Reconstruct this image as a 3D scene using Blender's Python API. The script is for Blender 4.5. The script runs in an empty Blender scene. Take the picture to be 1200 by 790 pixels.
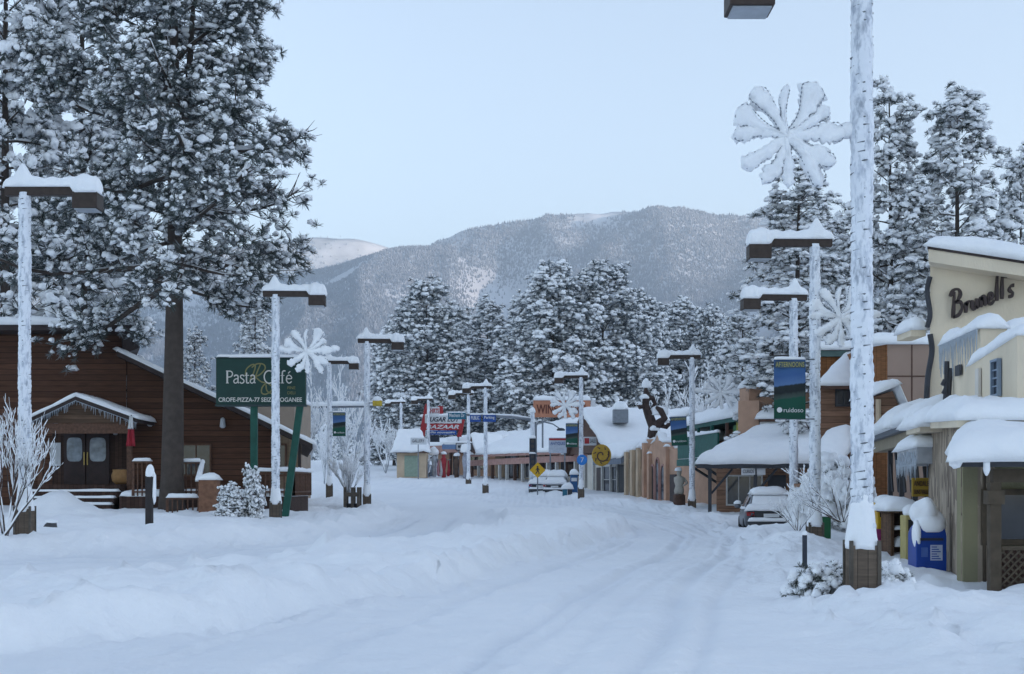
import bpy, math, random
import numpy as np
from mathutils import Vector, Matrix

random.seed(7)
RNG = np.random.default_rng(11)
SC = bpy.context.scene
COL = SC.collection
FOC = 1667.0            # focal length in units of a 1200 px wide picture
CAMZ = 1.5
HORZ = 570.0
R = math.radians


# ------------------------------------------------------------------ noise
def _h(ix, iy, iz, seed):
    n = (ix * 374761393 + iy * 668265263 + iz * 2147483647 + seed * 144665) & 0xFFFFFFFF
    n = ((n ^ (n >> 13)) * 1274126177) & 0xFFFFFFFF
    n = n ^ (n >> 16)
    return (n & 0xFFFF) / 65535.0


def vnoise(x, y, z=0.0, seed=0):
    x = np.asarray(x, float); y = np.asarray(y, float); z = np.asarray(z, float) + 0 * x
    xi = np.floor(x).astype(np.int64); yi = np.floor(y).astype(np.int64); zi = np.floor(z).astype(np.int64)
    fx = x - xi; fy = y - yi; fz = z - zi
    fx = fx * fx * (3 - 2 * fx); fy = fy * fy * (3 - 2 * fy); fz = fz * fz * (3 - 2 * fz)
    r = 0
    for dx in (0, 1):
        for dy in (0, 1):
            for dz in (0, 1):
                w = (fx if dx else 1 - fx) * (fy if dy else 1 - fy) * (fz if dz else 1 - fz)
                r = r + w * _h(xi + dx, yi + dy, zi + dz, seed)
    return r * 2 - 1


def fbm(x, y, z=0.0, seed=0, octv=4, gain=.5):
    a = 1.0; s = 0.0; f = 1.0
    for k in range(octv):
        s = s + a * vnoise(np.asarray(x) * f + 17.3 * k, np.asarray(y) * f - 9.1 * k, np.asarray(z) * f, seed + k)
        a *= gain; f *= 2.03
    return s


def sstep(a, b, x):
    t = np.clip((np.asarray(x, float) - a) / (b - a), 0, 1)
    return t * t * (3 - 2 * t)


# ------------------------------------------------------------------ terrain height
def pl_dist(x, y, pts):
    """signed distance to a polyline (positive on its right side) and the run along it"""
    best = np.full(np.shape(x), 1e9); sg = np.zeros(np.shape(x)); run = np.zeros(np.shape(x)); acc = 0.0
    for (ax, ay), (bx, by) in zip(pts[:-1], pts[1:]):
        dx, dy = bx - ax, by - ay; L = math.hypot(dx, dy)
        t = np.clip(((x - ax) * dx + (y - ay) * dy) / (L * L), 0, 1)
        d = np.hypot(x - ax - t * dx, y - ay - t * dy)
        cr = dx * (y - ay) - dy * (x - ax)
        m = d < best
        best = np.where(m, d, best); sg = np.where(m, np.where(cr > 0, -1.0, 1.0), sg); run = np.where(m, acc + t * L, run)
        acc += L
    return best * sg, run


GY = [-3000, 0, 45, 60, 70, 84, 95, 105, 118, 130, 150, 200, 300, 600, 1600, 9000]
GZ = [0, 0, -.03, .08, .22, .42, .8, 1.07, 1.55, 2.1, 2.7, 4.2, 7, 9, 9, 9]
BERM = [(-16, 8), (-9, 11), (-4.8, 16), (-2.6, 24), (0.0, 36), (2.0, 48), (1.6, 60), (0.4, 74)]
TRACK = [(-4.5, 0), (-1.2, 11), (0.3, 20), (2.9, 32), (4.9, 45), (5.0, 60), (3.2, 80), (-1.6, 100), (-9, 122), (-20, 145), (-60, 190)]
RBANK = [(9, 0), (4.6, 9), (3.9, 15), (4.4, 21), (5.0, 28), (6.3, 37), (7.1, 45), (7.5, 58), (7.6, 70), (6.4, 82), (3.4, 95), (-2.2, 108), (-8.5, 124), (-16, 140), (-55, 182)]
LBANK = [(-60, 16), (-26, 22), (-14, 26.5), (-8.8, 32), (-6.2, 39), (-5.2, 50), (-5.2, 66), (-8.0, 85), (-11.5, 100), (-18, 128), (-60, 168)]


def ground_h(x, y, detail=True):
    x = np.atleast_1d(np.asarray(x, float)); y = np.atleast_1d(np.asarray(y, float))
    z = np.interp(y, GY, GZ)
    near = 1 - sstep(150, 260, y)
    dl, _ = pl_dist(x, y, LBANK)           # right of it = road
    dr, _ = pl_dist(x, y, RBANK)           # right of it = pavement
    db, rb = pl_dist(x, y, BERM)
    dt, rt = pl_dist(x, y, TRACK)
    left = sstep(.4, -.8, dl)
    right = sstep(-.7, 1.1, dr)
    z = z + near * (.42 * left + .16 * sstep(-1, -5, dl) * (y < 60))
    z = z + near * (.13 * right + .26 * np.exp(-((dr - .5) / .9) ** 2) * (.6 + .5 * vnoise(x * .35, y * .35, 0, 5)))
    bw = 1.9 + .5 * vnoise(rb * .15, 0 * rb, 0, 9)
    berm = sstep(bw + .35, bw - .25, np.abs(db)) * sstep(78, 60, y) * sstep(2, 9, y)
    z = z + berm * (.38 + .13 * vnoise(x * .5, y * .4, 0, 3))
    # hollow where the car is parked, mound in front of the cafe steps, piles at the kerb
    z = z - .34 * np.exp(-(((x - 9.0) / 2.4) ** 2 + ((y - 49) / 5.0) ** 2))
    z = z + .62 * np.exp(-(((x + 15.3) / 1.25) ** 2 + ((y - 47.5) / 1.6) ** 2))
    z = z + .30 * np.exp(-(((x - 6.3) / .9) ** 2 + ((y - 31.5) / 3.2) ** 2))
    z = z + .34 * np.exp(-(((x - 8.6) / .9) ** 2 + ((y - 42.0) / 2.2) ** 2))
    z = z - .16 * np.exp(-(((x - 6.3) / 1.2) ** 2 + ((y - 20.8) / 1.6) ** 2))
    if detail:
        bank = np.clip(left + right + berm, 0, 1)
        edge = np.exp(-((np.abs(db) - bw) / .55) ** 2) * sstep(75, 60, y) + np.exp(-(dr / .8) ** 2) + .7 * np.exp(-(dl / .9) ** 2)
        edge = np.clip(edge, 0, 1)
        amp = near * (1 - sstep(60, 140, y) * .5)
        z = z + amp * ((.06 + .05 * (x < -1)) * fbm(x * .8, y * .8, 0, 21, 3) * (.30 + bank) + 0.11 * edge * fbm(x * 2.1, y * 2.1, 0, 31, 3)
                       + (.012 + .026 * bank) * fbm(x * 3.2, y * 3.2, 0, 41, 3) + .035 * fbm(x * .22, y * .17, 0, 44, 2))
        crumbs = np.clip(vnoise(x * 5.5, y * 5.5, 0, 77) - .48, 0, 1) * .30
        z = z + amp * crumbs * (edge * .9 + .25 * bank)
        road = (1 - bank) * sstep(120, 80, y)
        for off, w, dep in TRK:
            o = off + .12 * vnoise(rt * .12, 0 * rt, 0, int(off * 10) + 60)
            z = z - road * 1.0 * dep * np.exp(-((dt - o) / w) ** 2) * (.75 + .5 * vnoise(rt * .5, 0 * rt + off, 0, 8))
            z = z + road * dep * .5 * np.exp(-((np.abs(dt - o) - 1.9 * w) / (w * .7)) ** 2) * (.6 + .9 * vnoise(x * 3, y * 1.5, 0, 18))
        dl2 = dl - 1.9
        for off in (-.75, .75):
            z = z - (1 - bank) * .10 * np.exp(-((dl2 - off) / .2) ** 2) * sstep(75, 50, y)
        foot = np.clip(vnoise(x * 2.6 + 4, y * 2.0, 0, 91) - .45, 0, 1) * np.exp(-((dr - .1) / 1.0) ** 2) * sstep(42, 30, y)
        z = z - .16 * foot
    return z


TRK = ((-2.35, .13, .075), (-2.0, .08, .04), (-.9, .11, .06), (-.65, .07, .03), (.55, .12, .08), (.9, .08, .045), (1.5, .07, .03), (2.0, .13, .06), (2.5, .08, .04))


def ground_pack_shade(x, y):
    """0 on fresh snow, towards 1 where wheels press it; shade of the ruts painted in"""
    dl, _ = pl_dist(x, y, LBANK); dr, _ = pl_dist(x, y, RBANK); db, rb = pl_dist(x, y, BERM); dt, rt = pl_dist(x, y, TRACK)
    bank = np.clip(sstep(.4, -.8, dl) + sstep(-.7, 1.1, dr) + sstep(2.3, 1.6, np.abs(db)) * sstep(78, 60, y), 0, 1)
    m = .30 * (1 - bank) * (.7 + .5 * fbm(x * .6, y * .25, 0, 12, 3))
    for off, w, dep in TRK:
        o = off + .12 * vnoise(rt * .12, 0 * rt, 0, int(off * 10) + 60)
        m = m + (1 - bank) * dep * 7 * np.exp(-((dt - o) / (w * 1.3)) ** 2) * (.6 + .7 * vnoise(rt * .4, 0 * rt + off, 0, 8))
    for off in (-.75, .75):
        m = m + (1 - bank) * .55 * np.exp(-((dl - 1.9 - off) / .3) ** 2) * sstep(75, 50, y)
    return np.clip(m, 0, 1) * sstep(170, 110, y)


def gz(x, y):
    return float(ground_h([x], [y], True)[0])


def at(px, py, Y):
    return Vector(((px - 600) / FOC * Y, Y, CAMZ + (HORZ - py) / FOC * Y))


def gat(px, Y):
    x = (px - 600) / FOC * Y
    return Vector((x, Y, gz(x, Y)))


# ------------------------------------------------------------------ materials
MATS = {}


def mat(name, col, rough=.75, metal=0.0, var=.12, scale=6.0, bump=0.0, bscale=None, spec=.3, stretch=(1, 1, 1), emis=None):
    if name in MATS: return MATS[name]
    m = bpy.data.materials.new(name); m.use_nodes = True
    nt = m.node_tree; b = nt.nodes['Principled BSDF']
    b.inputs['Roughness'].default_value = rough; b.inputs['Metallic'].default_value = metal
    b.inputs['Specular IOR Level'].default_value = spec
    tc = nt.nodes.new('ShaderNodeTexCoord'); mp = nt.nodes.new('ShaderNodeMapping')
    mp.inputs['Scale'].default_value = stretch
    nt.links.new(tc.outputs['Object'], mp.inputs['Vector'])
    n = nt.nodes.new('ShaderNodeTexNoise'); n.inputs['Scale'].default_value = scale; n.inputs['Detail'].default_value = 5
    nt.links.new(mp.outputs['Vector'], n.inputs['Vector'])
    r = nt.nodes.new('ShaderNodeValToRGB')
    r.color_ramp.elements[0].position = .3; r.color_ramp.elements[1].position = .7
    r.color_ramp.elements[0].color = (*[c * (1 - var) for c in col], 1)
    r.color_ramp.elements[1].color = (*[min(1, c * (1 + var)) for c in col], 1)
    nt.links.new(n.outputs['Fac'], r.inputs['Fac']); nt.links.new(r.outputs['Color'], b.inputs['Base Color'])
    if bump:
        n2 = nt.nodes.new('ShaderNodeTexNoise'); n2.inputs['Scale'].default_value = bscale or scale * 4; n2.inputs['Detail'].default_value = 4
        nt.links.new(mp.outputs['Vector'], n2.inputs['Vector'])
        bp = nt.nodes.new('ShaderNodeBump'); bp.inputs['Strength'].default_value = bump; bp.inputs['Distance'].default_value = .03
        nt.links.new(n2.outputs['Fac'], bp.inputs['Height']); nt.links.new(bp.outputs['Normal'], b.inputs['Normal'])
    if emis:
        b.inputs['Emission Color'].default_value = (*emis[:3], 1); b.inputs['Emission Strength'].default_value = emis[3]
    MATS[name] = m
    return m


def planks(name, col, width=.18, axis='Z', gap=.12, var=.3, rough=.8):
    """timber boards: darker joints every `width` metres along one axis, each board its own tone"""
    if name in MATS: return MATS[name]
    m = mat(name, col, rough, 0, .25, 3.0, .3, 30, .2, (1, 1, 8) if axis in 'XY' else (.6, .6, 9))
    nt = m.node_tree; b = nt.nodes['Principled BSDF']
    src = b.inputs['Base Color'].links[0].from_socket
    tc = nt.nodes.new('ShaderNodeTexCoord'); sp = nt.nodes.new('ShaderNodeSeparateXYZ')
    nt.links.new(tc.outputs['Object'], sp.inputs[0])
    if axis == 'XY':
        ad = nt.nodes.new('ShaderNodeMath'); ad.operation = 'ADD'
        nt.links.new(sp.outputs['X'], ad.inputs[0]); nt.links.new(sp.outputs['Y'], ad.inputs[1]); co = ad.outputs[0]
    else:
        co = sp.outputs['Z' if axis == 'Z' else 'X']
    dv = nt.nodes.new('ShaderNodeMath'); dv.operation = 'DIVIDE'; dv.inputs[1].default_value = width
    nt.links.new(co, dv.inputs[0])
    fr = nt.nodes.new('ShaderNodeMath'); fr.operation = 'FRACT'; nt.links.new(dv.outputs[0], fr.inputs[0])
    fl = nt.nodes.new('ShaderNodeMath'); fl.operation = 'FLOOR'; nt.links.new(dv.outputs[0], fl.inputs[0])
    wn = nt.nodes.new('ShaderNodeTexWhiteNoise'); wn.noise_dimensions = '1D'; nt.links.new(fl.outputs[0], wn.inputs['W'])
    mr = nt.nodes.new('ShaderNodeMapRange'); mr.inputs['To Min'].default_value = 1 - var; mr.inputs['To Max'].default_value = 1 + var * .6
    nt.links.new(wn.outputs['Value'], mr.inputs['Value'])
    gt = nt.nodes.new('ShaderNodeMath'); gt.operation = 'GREATER_THAN'; gt.inputs[1].default_value = gap
    nt.links.new(fr.outputs[0], gt.inputs[0])
    m2 = nt.nodes.new('ShaderNodeMapRange'); m2.inputs['To Min'].default_value = .35; nt.links.new(gt.outputs[0], m2.inputs['Value'])
    mu = nt.nodes.new('ShaderNodeMath'); mu.operation = 'MULTIPLY'; nt.links.new(mr.outputs[0], mu.inputs[0]); nt.links.new(m2.outputs[0], mu.inputs[1])
    mx = nt.nodes.new('ShaderNodeMix'); mx.data_type = 'RGBA'; mx.blend_type = 'MULTIPLY'; mx.inputs['Factor'].default_value = 1
    nt.links.new(src, mx.inputs['A']); nt.links.new(mu.outputs[0], mx.inputs['B']); nt.links.new(mx.outputs['Result'], b.inputs['Base Color'])
    return m


SNOWC = (.89, .905, .93)


def snow_mat(name='snow', bump=.35, scale=3.0, fine=38.0):
    if name in MATS: return MATS[name]
    m = bpy.data.materials.new(name); m.use_nodes = True; nt = m.node_tree; b = nt.nodes['Principled BSDF']
    b.inputs['Roughness'].default_value = .65; b.inputs['Specular IOR Level'].default_value = .25
    tc = nt.nodes.new('ShaderNodeTexCoord')
    n = nt.nodes.new('ShaderNodeTexNoise'); n.inputs['Scale'].default_value = scale; n.inputs['Detail'].default_value = 6; n.inputs['Roughness'].default_value = .6
    nf = nt.nodes.new('ShaderNodeTexNoise'); nf.inputs['Scale'].default_value = fine; nf.inputs['Detail'].default_value = 3
    for q in (n, nf): nt.links.new(tc.outputs['Object'], q.inputs['Vector'])
    r = nt.nodes.new('ShaderNodeValToRGB'); r.color_ramp.elements[0].position = .3; r.color_ramp.elements[1].position = .72
    r.color_ramp.elements[0].color = (.87, .89, .92, 1); r.color_ramp.elements[1].color = (.93, .94, .955, 1)
    nt.links.new(n.outputs['Fac'], r.inputs['Fac']); nt.links.new(r.outputs['Color'], b.inputs['Base Color'])
    ad = nt.nodes.new('ShaderNodeMath'); ad.operation = 'MULTIPLY_ADD'; ad.inputs[1].default_value = .25
    nt.links.new(nf.outputs['Fac'], ad.inputs[0]); nt.links.new(n.outputs['Fac'], ad.inputs[2])
    bp = nt.nodes.new('ShaderNodeBump'); bp.inputs['Strength'].default_value = bump; bp.inputs['Distance'].default_value = .08
    nt.links.new(ad.outputs[0], bp.inputs['Height']); nt.links.new(bp.outputs['Normal'], b.inputs['Normal'])
    MATS[name] = m
    return m


def snowtop(name, col, thr=.35, soft=.25, noise=.5, nscale=8.0, rough=.8, var=.2):
    """a surface that carries settled snow wherever it faces up"""
    if name in MATS: return MATS[name]
    m = mat(name, col, rough, 0, var, nscale); nt = m.node_tree; b = nt.nodes['Principled BSDF']
    src = b.inputs['Base Color'].links[0].from_socket
    g = nt.nodes.new('ShaderNodeNewGeometry'); sp = nt.nodes.new('ShaderNodeSeparateXYZ'); nt.links.new(g.outputs['Normal'], sp.inputs[0])
    tc = nt.nodes.new('ShaderNodeTexCoord'); n = nt.nodes.new('ShaderNodeTexNoise'); n.inputs['Scale'].default_value = nscale; n.inputs['Detail'].default_value = 4
    nt.links.new(tc.outputs['Object'], n.inputs['Vector'])
    a = nt.nodes.new('ShaderNodeMath'); a.operation = 'MULTIPLY_ADD'; a.inputs[1].default_value = noise
    nt.links.new(n.outputs['Fac'], a.inputs[0]); nt.links.new(sp.outputs['Z'], a.inputs[2])
    mr = nt.nodes.new('ShaderNodeMapRange'); mr.inputs['From Min'].default_value = thr + noise * .5 - soft; mr.inputs['From Max'].default_value = thr + noise * .5 + soft
    nt.links.new(a.outputs[0], mr.inputs['Value'])
    mx = nt.nodes.new('ShaderNodeMix'); mx.data_type = 'RGBA'
    nt.links.new(mr.outputs[0], mx.inputs['Factor']); nt.links.new(src, mx.inputs['A']); mx.inputs['B'].default_value = (*SNOWC, 1)
    nt.links.new(mx.outputs['Result'], b.inputs['Base Color'])
    return m


def glass_mat(name='window_glass', col=(.03, .035, .045), rough=.08):
    return mat(name, col, rough, 0, .3, 2.0, 0, None, .6)


# ------------------------------------------------------------------ scene objects
def tag(o, label=None, cat=None, group=None, kind=None):
    if label: o['label'] = label
    if cat: o['category'] = cat
    if group: o['group'] = group
    if kind: o['kind'] = kind
    return o


def thing(name, label, cat, loc=(0, 0, 0), group=None):
    o = bpy.data.objects.new(name, None); COL.objects.link(o); o.location = loc
    o.empty_display_size = .2
    return tag(o, label, cat, group)


def copy_tree(o, loc=None, rz=None, label=None, scale=None, parent=None):
    c = o.copy(); COL.objects.link(c)
    if parent is not None: c.parent = parent
    if loc is not None: c.location = loc
    if rz is not None: c.rotation_euler = (0, 0, rz)
    if scale is not None: c.scale = scale if hasattr(scale, '__len__') else (scale,) * 3
    if label: c['label'] = label
    for ch in list(o.children): copy_tree(ch, parent=c)
    return c


def wloc(o):
    v = Vector((0, 0, 0))
    while o is not None:
        v += Vector(o.location); o = o.parent
    return v


def link_mesh(name, V, Fs, material, parent=None, smooth=False):
    me = bpy.data.meshes.new(name)
    V = np.asarray(V, float)
    if parent is not None: V = V - np.array(wloc(parent))
    me.from_pydata(V.tolist(), [], Fs)
    me.update()
    if smooth: me.polygons.foreach_set('use_smooth', [True] * len(me.polygons))
    me.materials.append(material)
    o = bpy.data.objects.new(name, me); COL.objects.link(o)
    if parent is not None: o.parent = parent
    return o


def link_np(name, V, T, material, parent=None, smooth=True, quads=False):
    """fast path for big numpy meshes of triangles (or quads)"""
    k = 4 if quads else 3
    me = bpy.data.meshes.new(name)
    V = np.asarray(V, np.float32)
    if parent is not None: V = V - np.array(wloc(parent), np.float32)
    T = np.asarray(T, np.int32)
    me.vertices.add(len(V)); me.vertices.foreach_set('co', V.ravel())
    me.loops.add(T.size); me.loops.foreach_set('vertex_index', T.ravel())
    me.polygons.add(len(T)); me.polygons.foreach_set('loop_start', np.arange(0, T.size, k, dtype=np.int32))
    me.update(calc_edges=True)
    me.polygons.foreach_set('use_smooth', np.full(len(T), smooth))
    me.materials.append(material)
    o = bpy.data.objects.new(name, me); COL.objects.link(o)
    if parent is not None: o.parent = parent
    return o


class MB:
    def __init__(s): s.v = []; s.f = []; s.sm = False

    def add(s, V, Fs):
        n = len(s.v); s.v.extend(tuple(p) for p in V); s.f.extend(tuple(i + n for i in f) for f in Fs); return s

    def build(s, name, material, parent=None, smooth=None, bevel=0):
        o = link_mesh(name, s.v, s.f, material, parent, s.sm if smooth is None else smooth)
        if bevel:
            md = o.modifiers.new('bevel', 'BEVEL'); md.width = bevel; md.segments = 2; md.limit_method = 'ANGLE'
        return o

    def hexa(s, p):  # 8 points: bottom 4 then top 4
        return s.add(p, [(0, 3, 2, 1), (4, 5, 6, 7), (0, 1, 5, 4), (1, 2, 6, 5), (2, 3, 7, 6), (3, 0, 4, 7)])

    def box(s, x0, x1, y0, y1, z0, z1):
        return s.hexa([(x0, y0, z0), (x1, y0, z0), (x1, y1, z0), (x0, y1, z0), (x0, y0, z1), (x1, y0, z1), (x1, y1, z1), (x0, y1, z1)])

    def slab(s, quad, t):  # quad = upper face; thickness t downwards
        q = [Vector(p) for p in quad]; d = Vector((0, 0, -t))
        return s.hexa([q[0] + d, q[1] + d, q[2] + d, q[3] + d, *q])

    def prism(s, poly, dvec):  # polygon extruded along dvec
        n = len(poly); P = [Vector(p) for p in poly]; d = Vector(dvec)
        V = P + [p + d for p in P]
        Fs = [tuple(range(n)), tuple(reversed(range(n, 2 * n)))] + [(i, n + i, n + (i + 1) % n, (i + 1) % n) for i in range(n)]
        return s.add(V, Fs)

    def tube(s, pts, rad, sides=8, caps=True):
        pts = [Vector(p) for p in pts]; n = len(pts)
        if not hasattr(rad, '__len__'): rad = [rad] * n
        V = []; Fs = []; up = None
        for i, p in enumerate(pts):
            d = (pts[min(i + 1, n - 1)] - pts[max(i - 1, 0)])
            d = d.normalized() if d.length > 1e-9 else Vector((0, 0, 1))
            if up is None: up = Vector((0, 0, 1)) if abs(d.z) < .9 else Vector((1, 0, 0))
            a = d.cross(up); a = a.normalized() if a.length > 1e-6 else Vector((1, 0, 0)); b = a.cross(d); up = b
            for k in range(sides):
                t = 2 * math.pi * k / sides
                V.append(p + (a * math.cos(t) + b * math.sin(t)) * rad[i])
        for i in range(n - 1):
            for k in range(sides):
                k2 = (k + 1) % sides
                Fs.append((i * sides + k, i * sides + k2, (i + 1) * sides + k2, (i + 1) * sides + k))
        if caps: Fs.append(tuple(reversed(range(sides)))); Fs.append(tuple(range((n - 1) * sides, n * sides)))
        return s.add(V, Fs)

    def lathe(s, prof, c=(0, 0, 0), sides=16):  # (radius, z)
        V = []; Fs = []; n = len(prof)
        for r, z in prof:
            for k in range(sides):
                t = 2 * math.pi * k / sides; V.append((c[0] + r * math.cos(t), c[1] + r * math.sin(t), c[2] + z))
        for i in range(n - 1):
            for k in range(sides):
                k2 = (k + 1) % sides; Fs.append((i * sides + k, i * sides + k2, (i + 1) * sides + k2, (i + 1) * sides + k))
        Fs.append(tuple(reversed(range(sides)))); Fs.append(tuple(range((n - 1) * sides, n * sides)))
        return s.add(V, Fs)

    def blob(s, c, rx, ry, rz, seed=0, amp=.25, freq=1.4, nu=14, nv=9, flat=-.35):
        """lumpy rounded mass of snow, its underside flattened"""
        V = []; Fs = []
        c = Vector(c)
        for j in range(nv + 1):
            ph = -math.pi / 2 + math.pi * j / nv
            for i in range(nu):
                th = 2 * math.pi * i / nu
                x, y, z = math.cos(ph) * math.cos(th), math.cos(ph) * math.sin(th), math.sin(ph)
                k = 1 + amp * float(vnoise(x * freq + seed * 3.1, y * freq - seed, z * freq + seed * 1.7, 3))
                V.append((c.x + x * k * rx, c.y + y * k * ry, c.z + max(z * k, flat) * rz))
        for j in range(nv):
            for i in range(nu):
                i2 = (i + 1) % nu
                Fs.append((j * nu + i, j * nu + i2, (j + 1) * nu + i2, (j + 1) * nu + i))
        return s.add(V, Fs)

    def snow(s, a, b, c, d, t, ov=.05, seed=0, res=.16, rough=.22, drop=.02):
        """settled snow on the quad a-b-c-d: rounded shoulders, uneven top, slight overhang"""
        a, b, c, d = [Vector(p) for p in (a, b, c, d)]
        Lu = ((b - a).length + (c - d).length) / 2; Lv = ((d - a).length + (c - b).length) / 2
        nu = int(min(48, max(6, Lu / res))); nv = int(min(40, max(6, Lv / res)))

        def dist(n):
            q = np.linspace(0, 1, n + 1); e = .5 - .5 * np.cos(math.pi * q)
            return q * .35 + e * .65
        U = dist(nu); W = dist(nv)
        ou, ovv = ov / max(Lu, .01), ov / max(Lv, .01)
        Ue = -ou + U * (1 + 2 * ou); We = -ovv + W * (1 + 2 * ovv)
        ru = min(t * 1.15, Lu * .5); rv = min(t * 1.15, Lv * .5)
        P = np.zeros((nu + 1, nv + 1, 3))
        A, B, C, D = [np.array(p) for p in (a, b, c, d)]
        u = Ue[:, None, None]; w = We[None, :, None]
        P = A * (1 - u) * (1 - w) + B * u * (1 - w) + C * u * w + D * (1 - u) * w
        du = np.minimum(U, 1 - U) * Lu; dv = np.minimum(W, 1 - W) * Lv
        fu = np.sqrt(np.clip(1 - (1 - np.clip(du / ru, 0, 1)) ** 2, 0, 1)); fv = np.sqrt(np.clip(1 - (1 - np.clip(dv / rv, 0, 1)) ** 2, 0, 1))
        nz = fbm(P[..., 0] * 1.1 + seed, P[..., 1] * 1.1, P[..., 2] * .7, seed + 50, 3)
        H = t * fu[:, None] * fv[None, :] * (1 + rough * 1.25 * nz + .10 * fbm(P[..., 0] * 4.2, P[..., 1] * 4.2 + seed, P[..., 2] * 2, seed + 60, 3))
        wob = fbm(P[..., 0] * 1.7, P[..., 1] * 1.7, P[..., 2] * 1.7 + seed, seed + 80, 3) * ov * 1.1
        eu = np.where(U < .5, -1, 1)[:, None] * (1 - fu)[:, None]; ev = np.where(W < .5, -1, 1)[None, :] * (1 - fv)[None, :]
        nu_ = (B - A) / max(Lu, .01); nv_ = (D - A) / max(Lv, .01)
        P = P + (eu * wob)[..., None] * nu_ + (ev * wob)[..., None] * nv_
        P[..., 2] += H - drop * (1 - (fu[:, None] * fv[None, :]) ** .5)
        n0 = len(s.v); s.v.extend(map(tuple, P.reshape(-1, 3)))
        m = nv + 1
        flip = ((B - A)[0] * (D - A)[1] - (B - A)[1] * (D - A)[0]) < 0
        for i in range(nu):
            for j in range(nv):
                q = (n0 + i * m + j, n0 + (i + 1) * m + j, n0 + (i + 1) * m + j + 1, n0 + i * m + j + 1)
                s.f.append(q[::-1] if flip else q)
        rim = [i * m for i in range(nu + 1)] + [nu * m + j for j in range(1, nv + 1)] + [i * m + nv for i in range(nu - 1, -1, -1)] + [j for j in range(nv - 1, 0, -1)]
        rim = [n0 + k for k in rim]
        s.f.append(tuple(rim) if flip else tuple(reversed(rim)))
        s.sm = True
        return s


class Fac:
    """a vertical facade through two plan points; t runs along it, d outwards to the viewer's side"""
    def __init__(s, ax, ay, bx, by):
        s.A = Vector((ax, ay, 0)); B = Vector((bx, by, 0)); s.L = (B - s.A).length; s.u = (B - s.A).normalized()
        s.n = Vector((s.u.y, -s.u.x, 0))
        if s.n.dot(-s.A) < 0: s.n = -s.n

    def t(s, px):
        k = (px - 600) / FOC
        return (k * s.A.y - s.A.x) / (s.u.x - k * s.u.y)

    def tz(s, px, py):
        t = s.t(px); Y = s.A.y + s.u.y * t
        return t, CAMZ + (HORZ - py) / FOC * Y

    def p(s, t, z, d=0.0):
        q = s.A + s.u * t + s.n * d; return Vector((q.x, q.y, z))

    def box(s, mb, t0, t1, z0, z1, d0, d1):
        if t0 > t1: t0, t1 = t1, t0
        P = [s.p(t0, z0, d0), s.p(t1, z0, d0), s.p(t1, z0, d1), s.p(t0, z0, d1)]
        P = P + [Vector((q.x, q.y, z1)) for q in P]
        cr = (P[1] - P[0]).cross(P[3] - P[0]).z
        if cr < 0: P = [P[0], P[3], P[2], P[1], P[4], P[7], P[6], P[5]]
        return mb.hexa(P)

    def rect(s, px0, py0, px1, py1):
        t0 = s.t(px0); t1 = s.t(px1); pm = (px0 + px1) / 2
        _, z1 = s.tz(pm, py0); _, z0 = s.tz(pm, py1)
        return min(t0, t1), max(t0, t1), z0, z1

    def pbox(s, mb, px0, py0, px1, py1, d0, d1):
        t0, t1, z0, z1 = s.rect(px0, py0, px1, py1)
        return s.box(mb, t0, t1, z0, z1, d0, d1)

    def snow(s, mb, t0, t1, z, d0, d1, th, z2=None, **k):
        z2 = z if z2 is None else z2
        return mb.snow(s.p(t0, z, d1), s.p(t1, z, d1), s.p(t1, z2, d0), s.p(t0, z2, d0), th, **k)


def window(fac, px0, py0, px1, py1, parent, frame_m, bars=(1, 1), d=0.0, fw=.07, sill=False, snowm=None, rect=None):
    t0, t1, z0, z1 = rect or fac.rect(px0, py0, px1, py1)
    g = MB(); fac.box(g, t0, t1, z0, z1, d + .005, d + .02); w = g.build('window', MATS['window_glass'], parent)
    f = MB()
    fac.box(f, t0 - fw, t1 + fw, z1, z1 + fw, d + .003, d + .075); fac.box(f, t0 - fw, t1 + fw, z0 - fw, z0, d + .003, d + .075)
    fac.box(f, t0 - fw, t0, z0, z1, d + .003, d + .07); fac.box(f, t1, t1 + fw, z0, z1, d + .003, d + .07)
    for i in range(1, bars[0]):
        tt = t0 + (t1 - t0) * i / bars[0]; fac.box(f, tt - fw * .3, tt + fw * .3, z0, z1, d + .021, d + .05)
    for i in range(1, bars[1]):
        zz = z0 + (z1 - z0) * i / bars[1]; fac.box(f, t0, t1, zz - fw * .3, zz + fw * .3, d + .022, d + .046)
    f.build('frame', frame_m, w)
    if snowm:
        sn = MB(); fac.snow(sn, t0 - fw, t1 + fw, z0 + .002, d + .022, d + .1, .08, res=.08); sn.build('sill_snow', snowm, w)
    return w


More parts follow.
